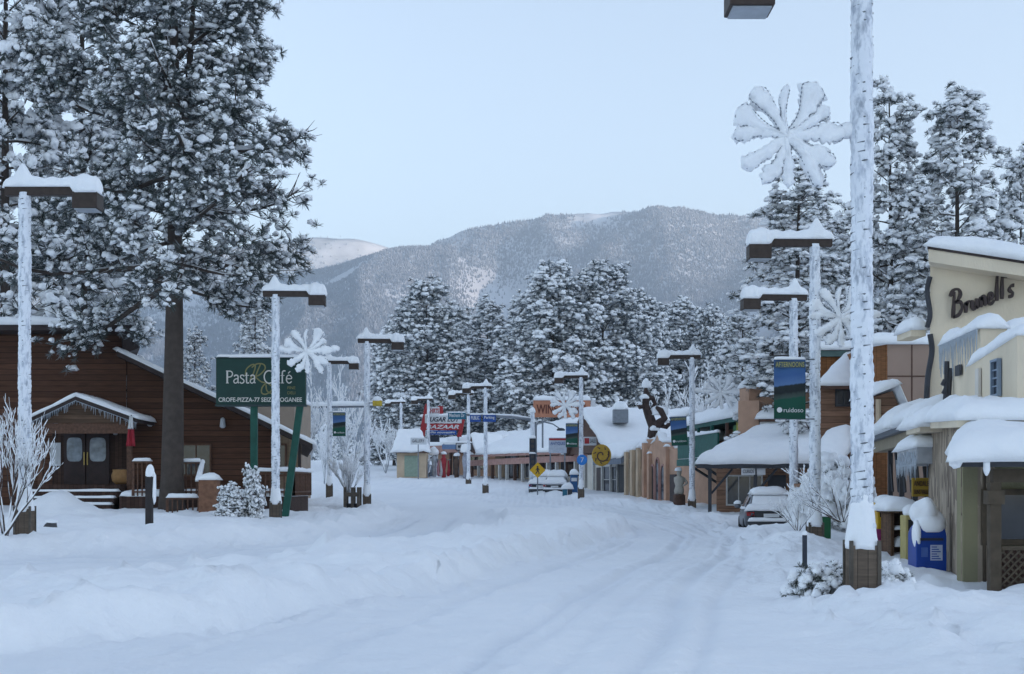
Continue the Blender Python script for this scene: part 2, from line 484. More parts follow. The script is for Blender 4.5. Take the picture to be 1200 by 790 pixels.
def text(body, origin, u, v, height, material, parent, name='lettering', width=None, depth=.012, shear=0.0, align='LEFT', bold=0.0, spacing=1.0):
    cu = bpy.data.curves.new('lettering', 'FONT'); cu.body = body; cu.size = 1; cu.extrude = 0; cu.shear = shear; cu.offset = bold; cu.space_character = spacing
    cu.resolution_u = 4
    o = bpy.data.objects.new('tmp', cu); COL.objects.link(o)
    dg = bpy.context.evaluated_depsgraph_get(); dg.update()
    me = bpy.data.meshes.new_from_object(o.evaluated_get(dg))
    V = np.array([tuple(q.co) for q in me.vertices]); Fs = [tuple(p.vertices) for p in me.polygons]
    bpy.data.objects.remove(o); bpy.data.curves.remove(cu); bpy.data.meshes.remove(me)
    x0, x1 = V[:, 0].min(), V[:, 0].max(); y0, y1 = V[:, 1].min(), V[:, 1].max()
    sc = height / (y1 - y0); sx = sc if width is None else width / (x1 - x0)
    X = (V[:, 0] - (x0 if align == 'LEFT' else (x0 + x1) / 2)) * sx; Y = (V[:, 1] - y0) * sc
    u = np.array(u) / np.linalg.norm(u); v = np.array(v) / np.linalg.norm(v); o_ = np.array(origin, float)
    n = np.cross(u, v)
    W = o_ + X[:, None] * u + Y[:, None] * v
    nV = len(W)
    W2 = np.vstack([W, W + n * depth])
    F2 = [tuple(i + nV for i in f) for f in Fs]
    # side walls along boundary edges so the letters have thickness
    cnt = {}
    for f in Fs:
        for a, b in zip(f, f[1:] + f[:1]):
            cnt[(a, b)] = 1
    for (a, b) in list(cnt):
        if (b, a) not in cnt: F2.append((a, b, b + nV, a + nV))
    return link_mesh(name, W2, F2, material, parent)


def catmull(pts, n=6):
    P = [Vector(p) for p in pts]; P = [P[0]] + P + [P[-1]]; out = []
    for i in range(1, len(P) - 2):
        for k in range(n):
            t = k / n; a, b, c, d = P[i - 1], P[i], P[i + 1], P[i + 2]
            out.append(.5 * ((2 * b) + (c - a) * t + (2 * a - 5 * b + 4 * c - d) * t * t + (3 * b - a - 3 * c + d) * t ** 3))
    out.append(P[-2]); return out
# ------------------------------------------------------------------ vegetation
def _needle_proto(rs, n, w, up=1.9):
    V = []; T = []
    for k in range(n):
        th = rs.uniform(0, 2 * math.pi); ph = rs.uniform(0, 1) ** .7 * up
        d = np.array([math.sin(ph) * math.cos(th), math.sin(ph) * math.sin(th), math.cos(ph)])
        a = np.cross(d, rs.normal(size=3)); a /= np.linalg.norm(a) + 1e-9
        L = rs.uniform(.8, 1.35); b = len(V)
        V += [d * .04 + a * w, d * .04 - a * w, d * L + np.array([0, 0, -.12 * L]), d * L * .6 + a * w * 1.1]
        T += [(b, b + 1, b + 3), (b + 1, b + 2, b + 3)]
    return np.array(V), np.array(T)


def _snow_proto(seed, nu=8, nv=5, amp=.35):
    V = []; T = []
    for j in range(nv + 1):
        ph = -1.05 + (math.pi / 2 + 1.05) * j / nv
        for i in range(nu):
            th = 2 * math.pi * (i + .5 * (j % 2)) / nu
            x, y, z = math.cos(ph) * math.cos(th), math.cos(ph) * math.sin(th), math.sin(ph)
            k = 1 + 1.6 * amp * float(vnoise(x * 2.1 + seed * 5.3, y * 1.7, z * 1.7 + seed, seed))
            V.append((x * k, y * k * .86, z * k * .80))
    for j in range(nv):
        for i in range(nu):
            i2 = (i + 1) % nu; a, b, c, d = j * nu + i, j * nu + i2, (j + 1) * nu + i2, (j + 1) * nu + i
            T += [(a, b, c), (a, c, d)]
    return np.array(V), np.array(T)


_rs = np.random.default_rng(3)
NEED_HI = [_needle_proto(_rs, 34, .030) for _ in range(4)]
NEED_LO = [_needle_proto(_rs, 18, .06) for _ in range(3)]
SNOW_HI = [_snow_proto(s, 7, 4) for s in range(5)]
SNOW_LO = [_snow_proto(s, 6, 3) for s in range(4)]


def scatter(protos, pos, rot, scl, rng):
    """copies of small prototypes gathered into one mesh"""
    Vs = []; Ts = []; base = 0
    which = rng.integers(0, len(protos), len(pos))
    for k, (V, T) in enumerate(protos):
        m = which == k
        if not m.any(): continue
        W = np.einsum('nij,vj->nvi', rot[m] * scl[m][:, None, :], V) + pos[m][:, None, :]
        N = len(W); Vs.append(W.reshape(-1, 3))
        Ts.append((T[None] + (np.arange(N) * len(V))[:, None, None] + base).reshape(-1, 3)); base += N * len(V)
    return np.vstack(Vs), np.vstack(Ts)


def frames(ax):
    ax = ax / (np.linalg.norm(ax, axis=1, keepdims=True) + 1e-9)
    h = np.where(np.abs(ax[:, 2:3]) < .9, np.array([[0, 0, 1.0]]), np.array([[1.0, 0, 0]]))
    a = np.cross(h, ax); a /= np.linalg.norm(a, axis=1, keepdims=True) + 1e-9
    b = np.cross(ax, a)
    return np.stack([a, b, ax], axis=2)


def yaws(th):
    c, s = np.cos(th), np.sin(th); z = np.zeros_like(c); o = np.ones_like(c)
    return np.stack([np.stack([c, -s, z], 1), np.stack([s, c, z], 1), np.stack([z, z, o], 1)], 1)


def pine_geo(seed, h, z0, rad, nl, tr, hi=False, trunk_r=.28, prof=None, snow_p=.85, snow_s=1.0, up=(-.12, .8), bare=0, fork=False, dens=1.0, gap=-.42, wild=(.6, 1.12)):
    rs = np.random.default_rng(seed); wood = MB(); tp = []; td = []
    prof = prof or (lambda f: (1 - f) ** .65 * (.55 + .45 * min(1, f / .22)) + .05)
    bend = rs.uniform(-.25, .25, 2)
    tr_pt = lambda z: np.array([bend[0] * math.sin(z / h * 3.0), bend[1] * math.sin(z / h * 2.3), z])
    zs = np.linspace(-.3, h, 16)
    wood.tube([tr_pt(z) for z in zs], [trunk_r * (1.25 if z < .2 else 1) * (1 - .92 * max(0, z) / h) + .015 for z in zs], 10 if hi else 6)
    if fork:
        q = tr_pt(h * .47); pts = [q + np.array([.5 * t ** .6 * 1.5, -.2 * t, t * h * .42]) for t in np.linspace(0, 1, 8)]
        wood.tube(pts, np.linspace(trunk_r * .5, .04, 8), 7)
    snow_limb = MB()
    for i in range(nl):
        f = min(.995, (i + rs.uniform(.1, .9)) / nl); z = z0 + (h - z0) * f
        L = rad * prof(f) * rs.uniform(*wild); az = i * 2.399 + rs.uniform(-.45, .45)
        el = up[0] + (up[1] - up[0]) * f + rs.uniform(-.34, .34)
        p = tr_pt(z); pts = [p.copy()]; n = 6; dirs = []
        for k in range(n):
            q = k / (n - 1); e = el - .28 * math.sin(q * 2.2) + .55 * q * q; a2 = az + .25 * math.sin(q * 3 + i)
            d = np.array([math.cos(e) * math.cos(a2), math.cos(e) * math.sin(a2), math.sin(e)]); p = p + d * L / n; pts.append(p.copy()); dirs.append(d)
        r0 = min(trunk_r * .42, .022 * L + .02) * (1 - .5 * f)
        wood.tube(pts, np.linspace(r0, r0 * .3, n + 1), 5 if hi else 4, False)
        if hi and rs.uniform() < .55:
            snow_limb.tube([Vector(q) + Vector((0, 0, r0 * .75)) for q in pts[1:]], [r0 * .8, r0, r0 * .9, r0 * .8, r0 * .7, r0 * .4], 5, True)
        if f < bare: continue
        nb = int((3 + L * 2.4) * dens)
        for b in range(nb + 1):
            s = 1.0 if b == nb else rs.uniform(.28, 1.0); k = min(n - 1, int(s * n)); u = s * n - k
            q = pts[k] * (1 - u) + pts[min(n, k + 1)] * u; d = dirs[k]
            bl = max(.55, L * rs.uniform(.22, .45) * (1.15 - .5 * s)) if b < nb else .35
            off = rs.uniform(.35, 1.15) * (1 if b % 2 else -1) if b < nb else 0
            a3 = math.atan2(d[1], d[0]) + off; e3 = rs.uniform(-.55, 1.05)
            bd = np.array([math.cos(e3) * math.cos(a3), math.cos(e3) * math.sin(a3), math.sin(e3)])
            if hi or b % 2 == 0: wood.tube([q, q + bd * bl * .5 + np.array([0, 0, -.03]), q + bd * bl], [.024, .016, .008] if hi else [.03, .02, .01], 3, False)
            m = max(2, int(bl / (tr * .72)))
            for g in range(m):
                t = (g + 1) / m; jit = rs.normal(size=3) * tr * .8
                tp.append(q + bd * bl * t + jit + np.array([0, 0, tr * .1])); td.append(bd * .7 + np.array([0, 0, .55]) + rs.normal(size=3) * .35)
    for g in range(8):
        tp.append(tr_pt(h - g * tr * .5) + rs.normal(size=3) * tr * .3); td.append(np.array([0, 0, 1.0]) + rs.normal(size=3) * .4)
    tp = np.array(tp); td = np.array(td)
    hole = fbm(tp[:, 0] / (rad * .24) + seed, tp[:, 1] / (rad * .24), tp[:, 2] / (rad * .20), seed, 2)
    keep = hole > gap; tp = tp[keep]; td = td[keep]; N = len(tp); sc = tr * rs.uniform(.75, 1.3, N)
    nV, nT = scatter(NEED_HI if hi else NEED_LO, tp, frames(td), np.stack([sc] * 3, 1), rs)
    per = 4 if hi else 3
    idx = np.repeat(np.arange(N), per); idx = idx[rs.uniform(size=len(idx)) < snow_p]; M = len(idx)
    ss = sc[idx] * rs.uniform(.16, .56, M) ** 1.0 * snow_s
    sp = tp[idx] + rs.normal(size=(M, 3)) * (sc[idx] * .42)[:, None] * np.array([1, 1, .45]); sp[:, 2] += sc[idx] * .34
    lean = td[idx] * .5 + np.array([0, 0, .9]) + rs.normal(size=(M, 3)) * .45
    sV, sT = scatter(SNOW_HI if hi else SNOW_LO, sp, frames(lean), np.stack([ss * rs.uniform(.85, 1.6, M), ss, ss * rs.uniform(.6, 1.0, M)], 1), rs)
    if snow_limb.v:
        b = len(sV); sl = np.array([tuple(v) for v in snow_limb.v]); tl = []
        for f in snow_limb.f:
            for k in range(1, len(f) - 1): tl.append((f[0], f[k], f[k + 1]))
        sV = np.vstack([sV, sl]); sT = np.vstack([sT, np.array(tl) + b])
    return wood, (nV, nT), (sV, sT)


def pine_tree(name, label, cat, geo, group=None, needles='pine_needles', bark='pine_bark', snow='tree_snow'):
    t = thing(name, label, cat, (0, 0, 0), group)
    w, n, s = geo
    w.build('trunk', MATS[bark], t, True)
    c = link_np('crown', *n, MATS[needles], t, False)
    link_np('snow', *s, MATS[snow], c, True)
    return t


def put_tree(proto, first, px, Y, zb=None, top=None, width=None, h=None, rad=None, rz=0.0, label=None):
    """stand a tree (or its copy) so its crown has the height and width it has in the picture at its distance"""
    X = (px - 600) / FOC * Y; z = gz(X, Y) - .05 if zb is None else zb
    H = CAMZ + (HORZ - top) / FOC * Y - z; sz = H / h
    sx = sz if width is None else (width / FOC * Y / 2) / rad
    o = proto if first else copy_tree(proto)
    o.location = (X, Y, z); o.rotation_euler = (0, 0, rz); o.scale = (sx, sx, sz)
    if label: o['label'] = label
    return o


def twig_geo(seed, roots, length, rad, depth, spread=.55, up=.25, kids=(2, 4), ratio=.68, snow=1.0, sides=4):
    """bare branching twigs with a ridge of snow lying along each"""
    rs = random.Random(seed); w = MB(); s = MB()

    def br(p, d, L, r, k):
        pts = [p]; q = p; dd = d.copy(); n = 4
        for i in range(n):
            dd = (dd + Vector((rs.uniform(-.18, .18), rs.uniform(-.18, .18), rs.uniform(-.12, .16)))).normalized(); q = q + dd * L / n; pts.append(q)
        rr = [r * (1 - .5 * i / n) for i in range(n + 1)]
        w.tube(pts, rr, sides, False)
        if snow > 0:
            i = 0
            while i < n:
                j = min(n, i + rs.randint(1, 3)); q_ = pts[i:j + 1]; R_ = [(x * .75 + .011 * snow) * rs.uniform(.55, 1.35) for x in rr[i:j + 1]]; R_[0] *= .45; R_[-1] *= .45
                mid = [q_[0]] + [m_ for u, v in zip(q_[:-1], q_[1:]) for m_ in (u.lerp(v, .5), v)]; Rm = [R_[0]] + [m_ for u, v in zip(R_[:-1], R_[1:]) for m_ in (max(u, v) * rs.uniform(.9, 1.25), v)]
                s.tube([u + Vector((0, 0, rr[min(n, i + c // 2)] * .7 + w_ * .55)) for c, (u, w_) in enumerate(zip(mid, Rm))], Rm, sides + 1, True)
                i = j + (rs.random() < .3)
        if k == 0: return
        for c in range(rs.randint(*kids)):
            t = rs.uniform(.3, 1.0); i = min(n - 1, int(t * n)); b = pts[i].lerp(pts[i + 1], t * n - i)
            nd = (dd + Vector((rs.uniform(-1, 1), rs.uniform(-1, 1), rs.uniform(-.5, .7) + up)) * spread * 1.3).normalized()
            br(b, nd, L * ratio * rs.uniform(.7, 1.15), rr[i] * .62, k - 1)
    for p, d in roots: br(Vector(p), Vector(d).normalized(), length * rs.uniform(.8, 1.15), rad, depth)
    return w, s


def twig_plant(name, label, cat, geo, group=None, bark='twig_bark', snow='tree_snow', parts=('branches', 'snow')):
    t = thing(name, label, cat, (0, 0, 0), group)
    b = geo[0].build(parts[0], MATS[bark], t, True)
    if geo[1].v: geo[1].build(parts[1], MATS[snow], b, True)
    return t


def leafy_clump(name, label, cat, loc, rx, ry, rz, n, tr, seed, group=None, needles='shrub_leaf', snow_p=.9, snow_s=1.1):
    """low evergreen shrub: a mound of leaf tufts under snow"""
    rs = np.random.default_rng(seed); t = thing(name, label, cat, (0, 0, 0), group)
    d = rs.normal(size=(n, 3)); d[:, 2] = np.abs(d[:, 2]); d /= np.linalg.norm(d, axis=1, keepdims=True)
    k = rs.uniform(.55, 1.0, n)[:, None] * (1 + .3 * vnoise(d[:, 0] * 2 + seed, d[:, 1] * 2, d[:, 2] * 2, seed))[:, None]
    p = d * k * np.array([rx, ry, rz]); sc = tr * rs.uniform(.7, 1.3, n)
    c = link_np('foliage', *scatter(NEED_HI, p, frames(d + rs.normal(size=(n, 3)) * .3), np.stack([sc] * 3, 1), rs), MATS[needles], t, False)
    m = rs.uniform(size=n) < snow_p; q = p[m].copy(); q[:, 2] += sc[m] * .3; ss = sc[m] * snow_s * rs.uniform(.5, 1.05, m.sum())
    link_np('snow', *scatter(SNOW_HI, q, yaws(rs.uniform(0, 6.3, m.sum())), np.stack([ss, ss, ss], 1), rs), MATS['tree_snow'], c, True)
    t.location = loc
    return t
# ------------------------------------------------------------------ materials used in several places


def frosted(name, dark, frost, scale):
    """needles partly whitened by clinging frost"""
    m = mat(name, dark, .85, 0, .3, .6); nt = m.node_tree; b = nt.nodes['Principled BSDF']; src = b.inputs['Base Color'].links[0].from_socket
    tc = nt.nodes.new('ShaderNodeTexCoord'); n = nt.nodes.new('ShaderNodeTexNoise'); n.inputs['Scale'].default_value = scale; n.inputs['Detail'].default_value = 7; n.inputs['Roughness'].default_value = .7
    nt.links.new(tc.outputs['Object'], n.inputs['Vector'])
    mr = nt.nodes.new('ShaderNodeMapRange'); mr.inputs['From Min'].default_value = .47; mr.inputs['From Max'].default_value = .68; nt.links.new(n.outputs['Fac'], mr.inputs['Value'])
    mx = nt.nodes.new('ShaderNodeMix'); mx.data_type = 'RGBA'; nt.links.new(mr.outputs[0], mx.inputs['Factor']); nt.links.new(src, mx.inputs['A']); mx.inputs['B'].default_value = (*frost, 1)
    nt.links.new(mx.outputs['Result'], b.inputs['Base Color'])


SNOW = snow_mat('snow'); TSNOW = snow_mat('tree_snow', .2, 2.0, 20.0)
glass_mat()
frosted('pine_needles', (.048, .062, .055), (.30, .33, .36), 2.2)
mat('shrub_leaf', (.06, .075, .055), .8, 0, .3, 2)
frosted('hazed_needles', (.085, .105, .115), (.42, .46, .51), 1.3)  # frost mottling, plus distance haze painted in as a paler, bluer colour
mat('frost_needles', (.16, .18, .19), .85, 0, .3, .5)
snowtop('pine_bark', (.065, .05, .042), .55, .15, .5, 5)
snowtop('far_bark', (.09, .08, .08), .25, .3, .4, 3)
mat('twig_bark', (.07, .055, .05), .85, 0, .3, 12)
mat('frost_bark', (.42, .44, .47), .85, 0, .2, 3)

# ------------------------------------------------------------------ camera, sky, sun
cam_d = bpy.data.cameras.new('camera'); cam = bpy.data.objects.new('camera', cam_d); COL.objects.link(cam)
cam.location = (0, 0, CAMZ); cam.rotation_euler = (R(90), 0, 0)
cam_d.sensor_width = 36; cam_d.lens = 36 * FOC / 1200; cam_d.shift_y = (HORZ - 395) / 1200
cam_d.clip_start = .1; cam_d.clip_end = 30000
SC.camera = cam
SUN_EL, SUN_AZ = 7.0, 108.0      # degrees; azimuth clockwise from +Y: low, behind and to the right
world = bpy.data.worlds.new('World'); SC.world = world; world.use_nodes = True
nt = world.node_tree; bg = nt.nodes['Background']
sky = nt.nodes.new('ShaderNodeTexSky'); sky.sky_type = 'NISHITA'; sky.sun_disc = False
sky.sun_elevation = R(SUN_EL); sky.sun_rotation = R(SUN_AZ); sky.altitude = 2100; sky.air_density = 1.0; sky.dust_density = 1.5; sky.ozone_density = 1.6
hs = nt.nodes.new('ShaderNodeHueSaturation'); hs.inputs['Saturation'].default_value = .62     # thin frost haze in the air pales the sky
nt.links.new(sky.outputs['Color'], hs.inputs['Color']); nt.links.new(hs.outputs['Color'], bg.inputs['Color']); bg.inputs['Strength'].default_value = .15
sd = bpy.data.lights.new('sun', 'SUN'); sun = bpy.data.objects.new('sun', sd); COL.objects.link(sun)
sd.energy = 2.4; sd.angle = R(.5); sd.color = (1, .76, .60)
dirv = Vector((math.sin(R(SUN_AZ)) * math.cos(R(SUN_EL)), math.cos(R(SUN_AZ)) * math.cos(R(SUN_EL)), math.sin(R(SUN_EL))))
sun.rotation_euler = dirv.to_track_quat('Z', 'Y').to_euler(); sun.location = (60, -40, 60)
vs = SC.view_settings; vs.view_transform = 'Standard'; vs.look = 'None'; vs.gamma = 1; vs.exposure = EXPO if 'EXPO' in globals() else 1.86
SC.cycles.use_denoising = True; SC.cycles.max_bounces = 6; SC.cycles.diffuse_bounces = 3; SC.cycles.volume_bounces = 0
SC.cycles.caustics_reflective = False; SC.cycles.caustics_refractive = False

# ------------------------------------------------------------------ snow-covered ground, one sheet out to the mountains
def _grid_axis():
    xs = np.concatenate([np.arange(-19, -10, .11), np.arange(-10, 9, .065), np.arange(9, 13.01, .11)])
    l = [-19.0]; st = .14
    while l[-1] > -4200: l.append(l[-1] - st); st *= 1.09
    r = [13.0]; st = .14
    while r[-1] < 4200: r.append(r[-1] + st); st *= 1.09
    ys = [9.0]; st = .055
    while ys[-1] < 7000:
        ys.append(ys[-1] + st); st = max(.055, (ys[-1] / 9.0) ** 1.45 * .055) if ys[-1] < 150 else st * 1.09
    b = [9.0]; st = .12
    while b[-1] > -2500: b.append(b[-1] - st); st *= 1.13
    return np.array(l[1:][::-1] + list(xs) + r[1:]), np.array(b[1:][::-1] + ys)


gx, gy = _grid_axis()
GXX, GYY = np.meshgrid(gx, gy)
gzz = ground_h(GXX.ravel(), GYY.ravel()).reshape(GXX.shape)
ii = np.arange(GXX.size).reshape(GXX.shape)
quads = np.stack([ii[:-1, :-1], ii[:-1, 1:], ii[1:, 1:], ii[1:, :-1]], -1).reshape(-1, 4)
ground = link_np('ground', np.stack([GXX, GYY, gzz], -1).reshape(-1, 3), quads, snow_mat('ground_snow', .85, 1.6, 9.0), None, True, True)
at_ = ground.data.attributes.new('pack_shade', 'FLOAT', 'POINT'); at_.data.foreach_set('value', ground_pack_shade(GXX.ravel(), GYY.ravel()).astype(np.float32))
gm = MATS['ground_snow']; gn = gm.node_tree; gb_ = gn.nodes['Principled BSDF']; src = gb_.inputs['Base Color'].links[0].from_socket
ga = gn.nodes.new('ShaderNodeAttribute'); ga.attribute_name = 'pack_shade'; gmx = gn.nodes.new('ShaderNodeMix'); gmx.data_type = 'RGBA'
gn.links.new(ga.outputs['Fac'], gmx.inputs['Factor']); gn.links.new(src, gmx.inputs['A']); gmx.inputs['B'].default_value = (.72, .755, .81, 1); gn.links.new(gmx.outputs['Result'], gb_.inputs['Base Color'])  # grey of pressed snow, with rut and groove shade painted into the colour
tag(ground, kind='structure')

# ------------------------------------------------------------------ mountains
FOREST = snowtop('mountain_forest', (.14, .18, .245), .55, .4, .3, .05)


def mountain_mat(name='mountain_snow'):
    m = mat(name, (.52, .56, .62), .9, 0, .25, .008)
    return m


def ridge(prof, Y):
    px = np.array([p[0] for p in prof], float); py = np.array([p[1] for p in prof], float)
    return (px - 600) / FOC * Y, CAMZ + (HORZ - py) / FOC * Y


def mountain(name, prof, Yr, Y0, Y1, seed, nx, ny, spur_w, spur_a, xlim, ntree, tree_h):
    rx, rh = ridge(prof, Yr)
    xs = np.linspace(*xlim, nx); ys = np.linspace(Y0, Y1, ny)
    X, Y = np.meshgrid(xs, ys)

    def H(X, Y):
        t = (Y - Y0) / (Yr - Y0)
        xr = X / np.maximum(Y, 1) * Yr * sstep(0, 1, t) * .35 + X * (1 - .35 * sstep(0, 1, t))
        base = np.interp(X + (0 * xr), rx, rh)
        front = np.clip(t, 0, 1) ** 1.3; back = np.clip(1 - (Y - Yr) / (Y1 - Yr), 0, 1) ** 1.2
        p = np.where(t <= 1, front, back)
        wx = X + 260 * fbm(X / 1500, Y / 1500, 0, seed + 9, 2)
        sp = 1 - np.abs(vnoise(wx / spur_w, Y / (spur_w * 3.2), 0, seed)) * 2
        sp2 = 1 - np.abs(vnoise(wx / (spur_w * .38), Y / (spur_w * 1.2), 0, seed + 4)) * 2
        env = np.clip(t, 0, 1) * np.clip(1 - np.clip(t, 0, 1) ** 3, 0, 1) * 1.9
        z = base * p + env * np.clip(base / 850, 0, 1.1) ** 1.5 * (spur_a * sp + spur_a * .38 * sp2 - spur_a * .4) + 16 * fbm(X / 160, Y / 160, 0, seed + 2, 4) * np.clip(t * 2, 0, 1)
        return z
    Z = H(X, Y); Z[0, :] = -30; Z[-1, :] = -30
    n = np.arange(X.size).reshape(X.shape)
    q = np.stack([n[:-1, :-1], n[:-1, 1:], n[1:, 1:], n[1:, :-1]], -1).reshape(-1, 4)
    o = link_np(name, np.stack([X, Y, Z], -1).reshape(-1, 3), q, mountain_mat(), None, True, True); tag(o, kind='structure')
    # the wooded slopes: uncounted conifers standing on the mountain
    rs = np.random.default_rng(seed)
    tx = rs.uniform(xlim[0], xlim[1], ntree * 4); ty = rs.uniform(Y0 + 100, Yr + 30, ntree * 4)
    vis = np.abs(tx / ty) < .42
    t = (ty - Y0) / (Yr - Y0)
    dn = fbm(tx / 300, ty / 420, 0, seed + 70, 4) + .75 - .55 * sstep(.7, 1.0, t)
    run = np.minimum(np.abs((tx - 560) - (ty - 3300) * .26 - 60 * np.sin(ty / 240)) / 30, np.abs((tx - 560) + (ty - 3300) * .35) / 22)
    keep = vis & (rs.uniform(-.55, .5, len(tx)) < dn) & ((run > 1) | (ty > 4500))
    tx, ty = tx[keep][:ntree], ty[keep][:ntree]; N = len(tx); tz = H(tx, ty) - 1
    hh = tree_h * rs.uniform(.6, 1.3, N); ww = hh * rs.uniform(.20, .34, N)
    k = 4; a = np.arange(k) * 2 * math.pi / k
    V = np.zeros((N, k + 1, 3)); V[:, :k] = np.stack([np.cos(a), np.sin(a), 0 * a], 1); V[:, k, 2] = 1
    V[:, :, :2] *= ww[:, None, None]; V[:, :, 2] *= hh[:, None]; V += np.stack([tx, ty, tz], 1)[:, None, :]
    T = np.array([(i, (i + 1) % k, k) for i in range(k)])[None] + (np.arange(N) * (k + 1))[:, None, None]
    f = link_np('mountain_forest', V.reshape(-1, 3), T.reshape(-1, 3), FOREST, None, False)
    tag(f, kind='stuff')
    return o


mountain('mountain', [(-900, 420), (-300, 400), (0, 372), (200, 345), (300, 335), (380, 315), (440, 300), (480, 293), (520, 281), (560, 268), (600, 258), (640, 249), (670, 248), (700, 252), (735, 247),
                      (770, 239), (800, 241), (840, 249), (880, 252), (930, 258), (1000, 275), (1100, 300), (1250, 330), (1500, 380), (2100, 430)], 5000, 2300, 6200, 5, 420, 300, 620, 165, (-3600, 3600), 260000, 10)
mountain('far_mountain', [(-700, 420), (-200, 360), (50, 310), (200, 296), (300, 286), (350, 279), (385, 276), (420, 278), (450, 286), (480, 296), (560, 320), (700, 360), (1400, 440), (2000, 450)], 7600, 6000, 8200, 15, 160, 60, 600, 110, (-4800, 4800), 20000, 13)
# unseen slope added to block the low sun and keep the town in shade
bx = np.linspace(-1600, 1600, 60); by = np.linspace(-450, 450, 24)
BX, BY = np.meshgrid(bx, by)
bh = 420 * np.exp(-(BY / 230) ** 2) * np.exp(-(BX / 900) ** 4) * (1 + .12 * fbm(BX / 300, BY / 300, 0, 6, 3)) - 12
ca, sa = math.cos(R(90 - SUN_AZ)), math.sin(R(90 - SUN_AZ))
cx, cy = ca * 1500, sa * 1500
n = np.arange(BX.size).reshape(BX.shape)
sun_block_hill = link_np('sun_block_hill', np.stack([cx + BY * ca - BX * sa, cy + BY * sa + BX * ca, bh], -1).reshape(-1, 3),
               np.stack([n[:-1, :-1], n[1:, :-1], n[1:, 1:], n[:-1, 1:]], -1).reshape(-1, 4), mountain_mat(), None, True, True)
tag(sun_block_hill, kind='structure')

# ------------------------------------------------------------------ morning haze
hz = MB().box(-5200, 5200, -2600, 8600, -32, 1060)
hm = bpy.data.materials.new('haze'); hm.use_nodes = True; hn = hm.node_tree; hn.nodes.clear()
ho = hn.nodes.new('ShaderNodeOutputMaterial'); hv = hn.nodes.new('ShaderNodeVolumePrincipled')
hv.inputs['Color'].default_value = (.66, .83, 1, 1); hv.inputs['Density'].default_value = 1.8e-4; hv.inputs['Anisotropy'].default_value = .2
hn.links.new(hv.outputs['Volume'], ho.inputs['Volume'])
HAZE = hz.build('haze', hm); tag(HAZE, kind='stuff')
# ------------------------------------------------------------------ street lamps, decorations, banners
BROWN = mat('lamp_brown', (.050, .036, .030), .55, .2, .2, 9)
BOXW = planks('box_wood', (.150, .115, .088), .13, 'XY', .07, .2)
POLEM = mat('pole_metal', (.30, .33, .37), .5, .5, .2, 5)
WIRE = mat('light_wire', (.13, .15, .17), .6, 0, .3, 20)
LENS = mat('lamp_lens', (.35, .38, .42), .3)


def frosted_pole_mat():
    m = mat('frosted_pole', (.44, .48, .55), .6, .2, .2, 4); nt = m.node_tree; b = nt.nodes['Principled BSDF']
    src = b.inputs['Base Color'].links[0].from_socket
    tc = nt.nodes.new('ShaderNodeTexCoord'); mp = nt.nodes.new('ShaderNodeMapping'); mp.inputs['Scale'].default_value = (10, 10, 3.2)
    mp.inputs['Rotation'].default_value = (.45, .35, 0)
    n = nt.nodes.new('ShaderNodeTexNoise'); n.inputs['Scale'].default_value = 1.0; n.inputs['Detail'].default_value = 5; n.inputs['Roughness'].default_value = .65
    nt.links.new(tc.outputs['Object'], mp.inputs['Vector']); nt.links.new(mp.outputs['Vector'], n.inputs['Vector'])
    mr = nt.nodes.new('ShaderNodeMapRange'); mr.inputs['From Min'].default_value = .36; mr.inputs['From Max'].default_value = .52
    nt.links.new(n.outputs['Fac'], mr.inputs['Value'])
    mx = nt.nodes.new('ShaderNodeMix'); mx.data_type = 'RGBA'; nt.links.new(mr.outputs[0], mx.inputs['Factor']); nt.links.new(src, mx.inputs['A'])
    mx.inputs['B'].default_value = (.80, .83, .88, 1); nt.links.new(mx.outputs['Result'], b.inputs['Base Color'])
    return m


FPOLE = frosted_pole_mat()


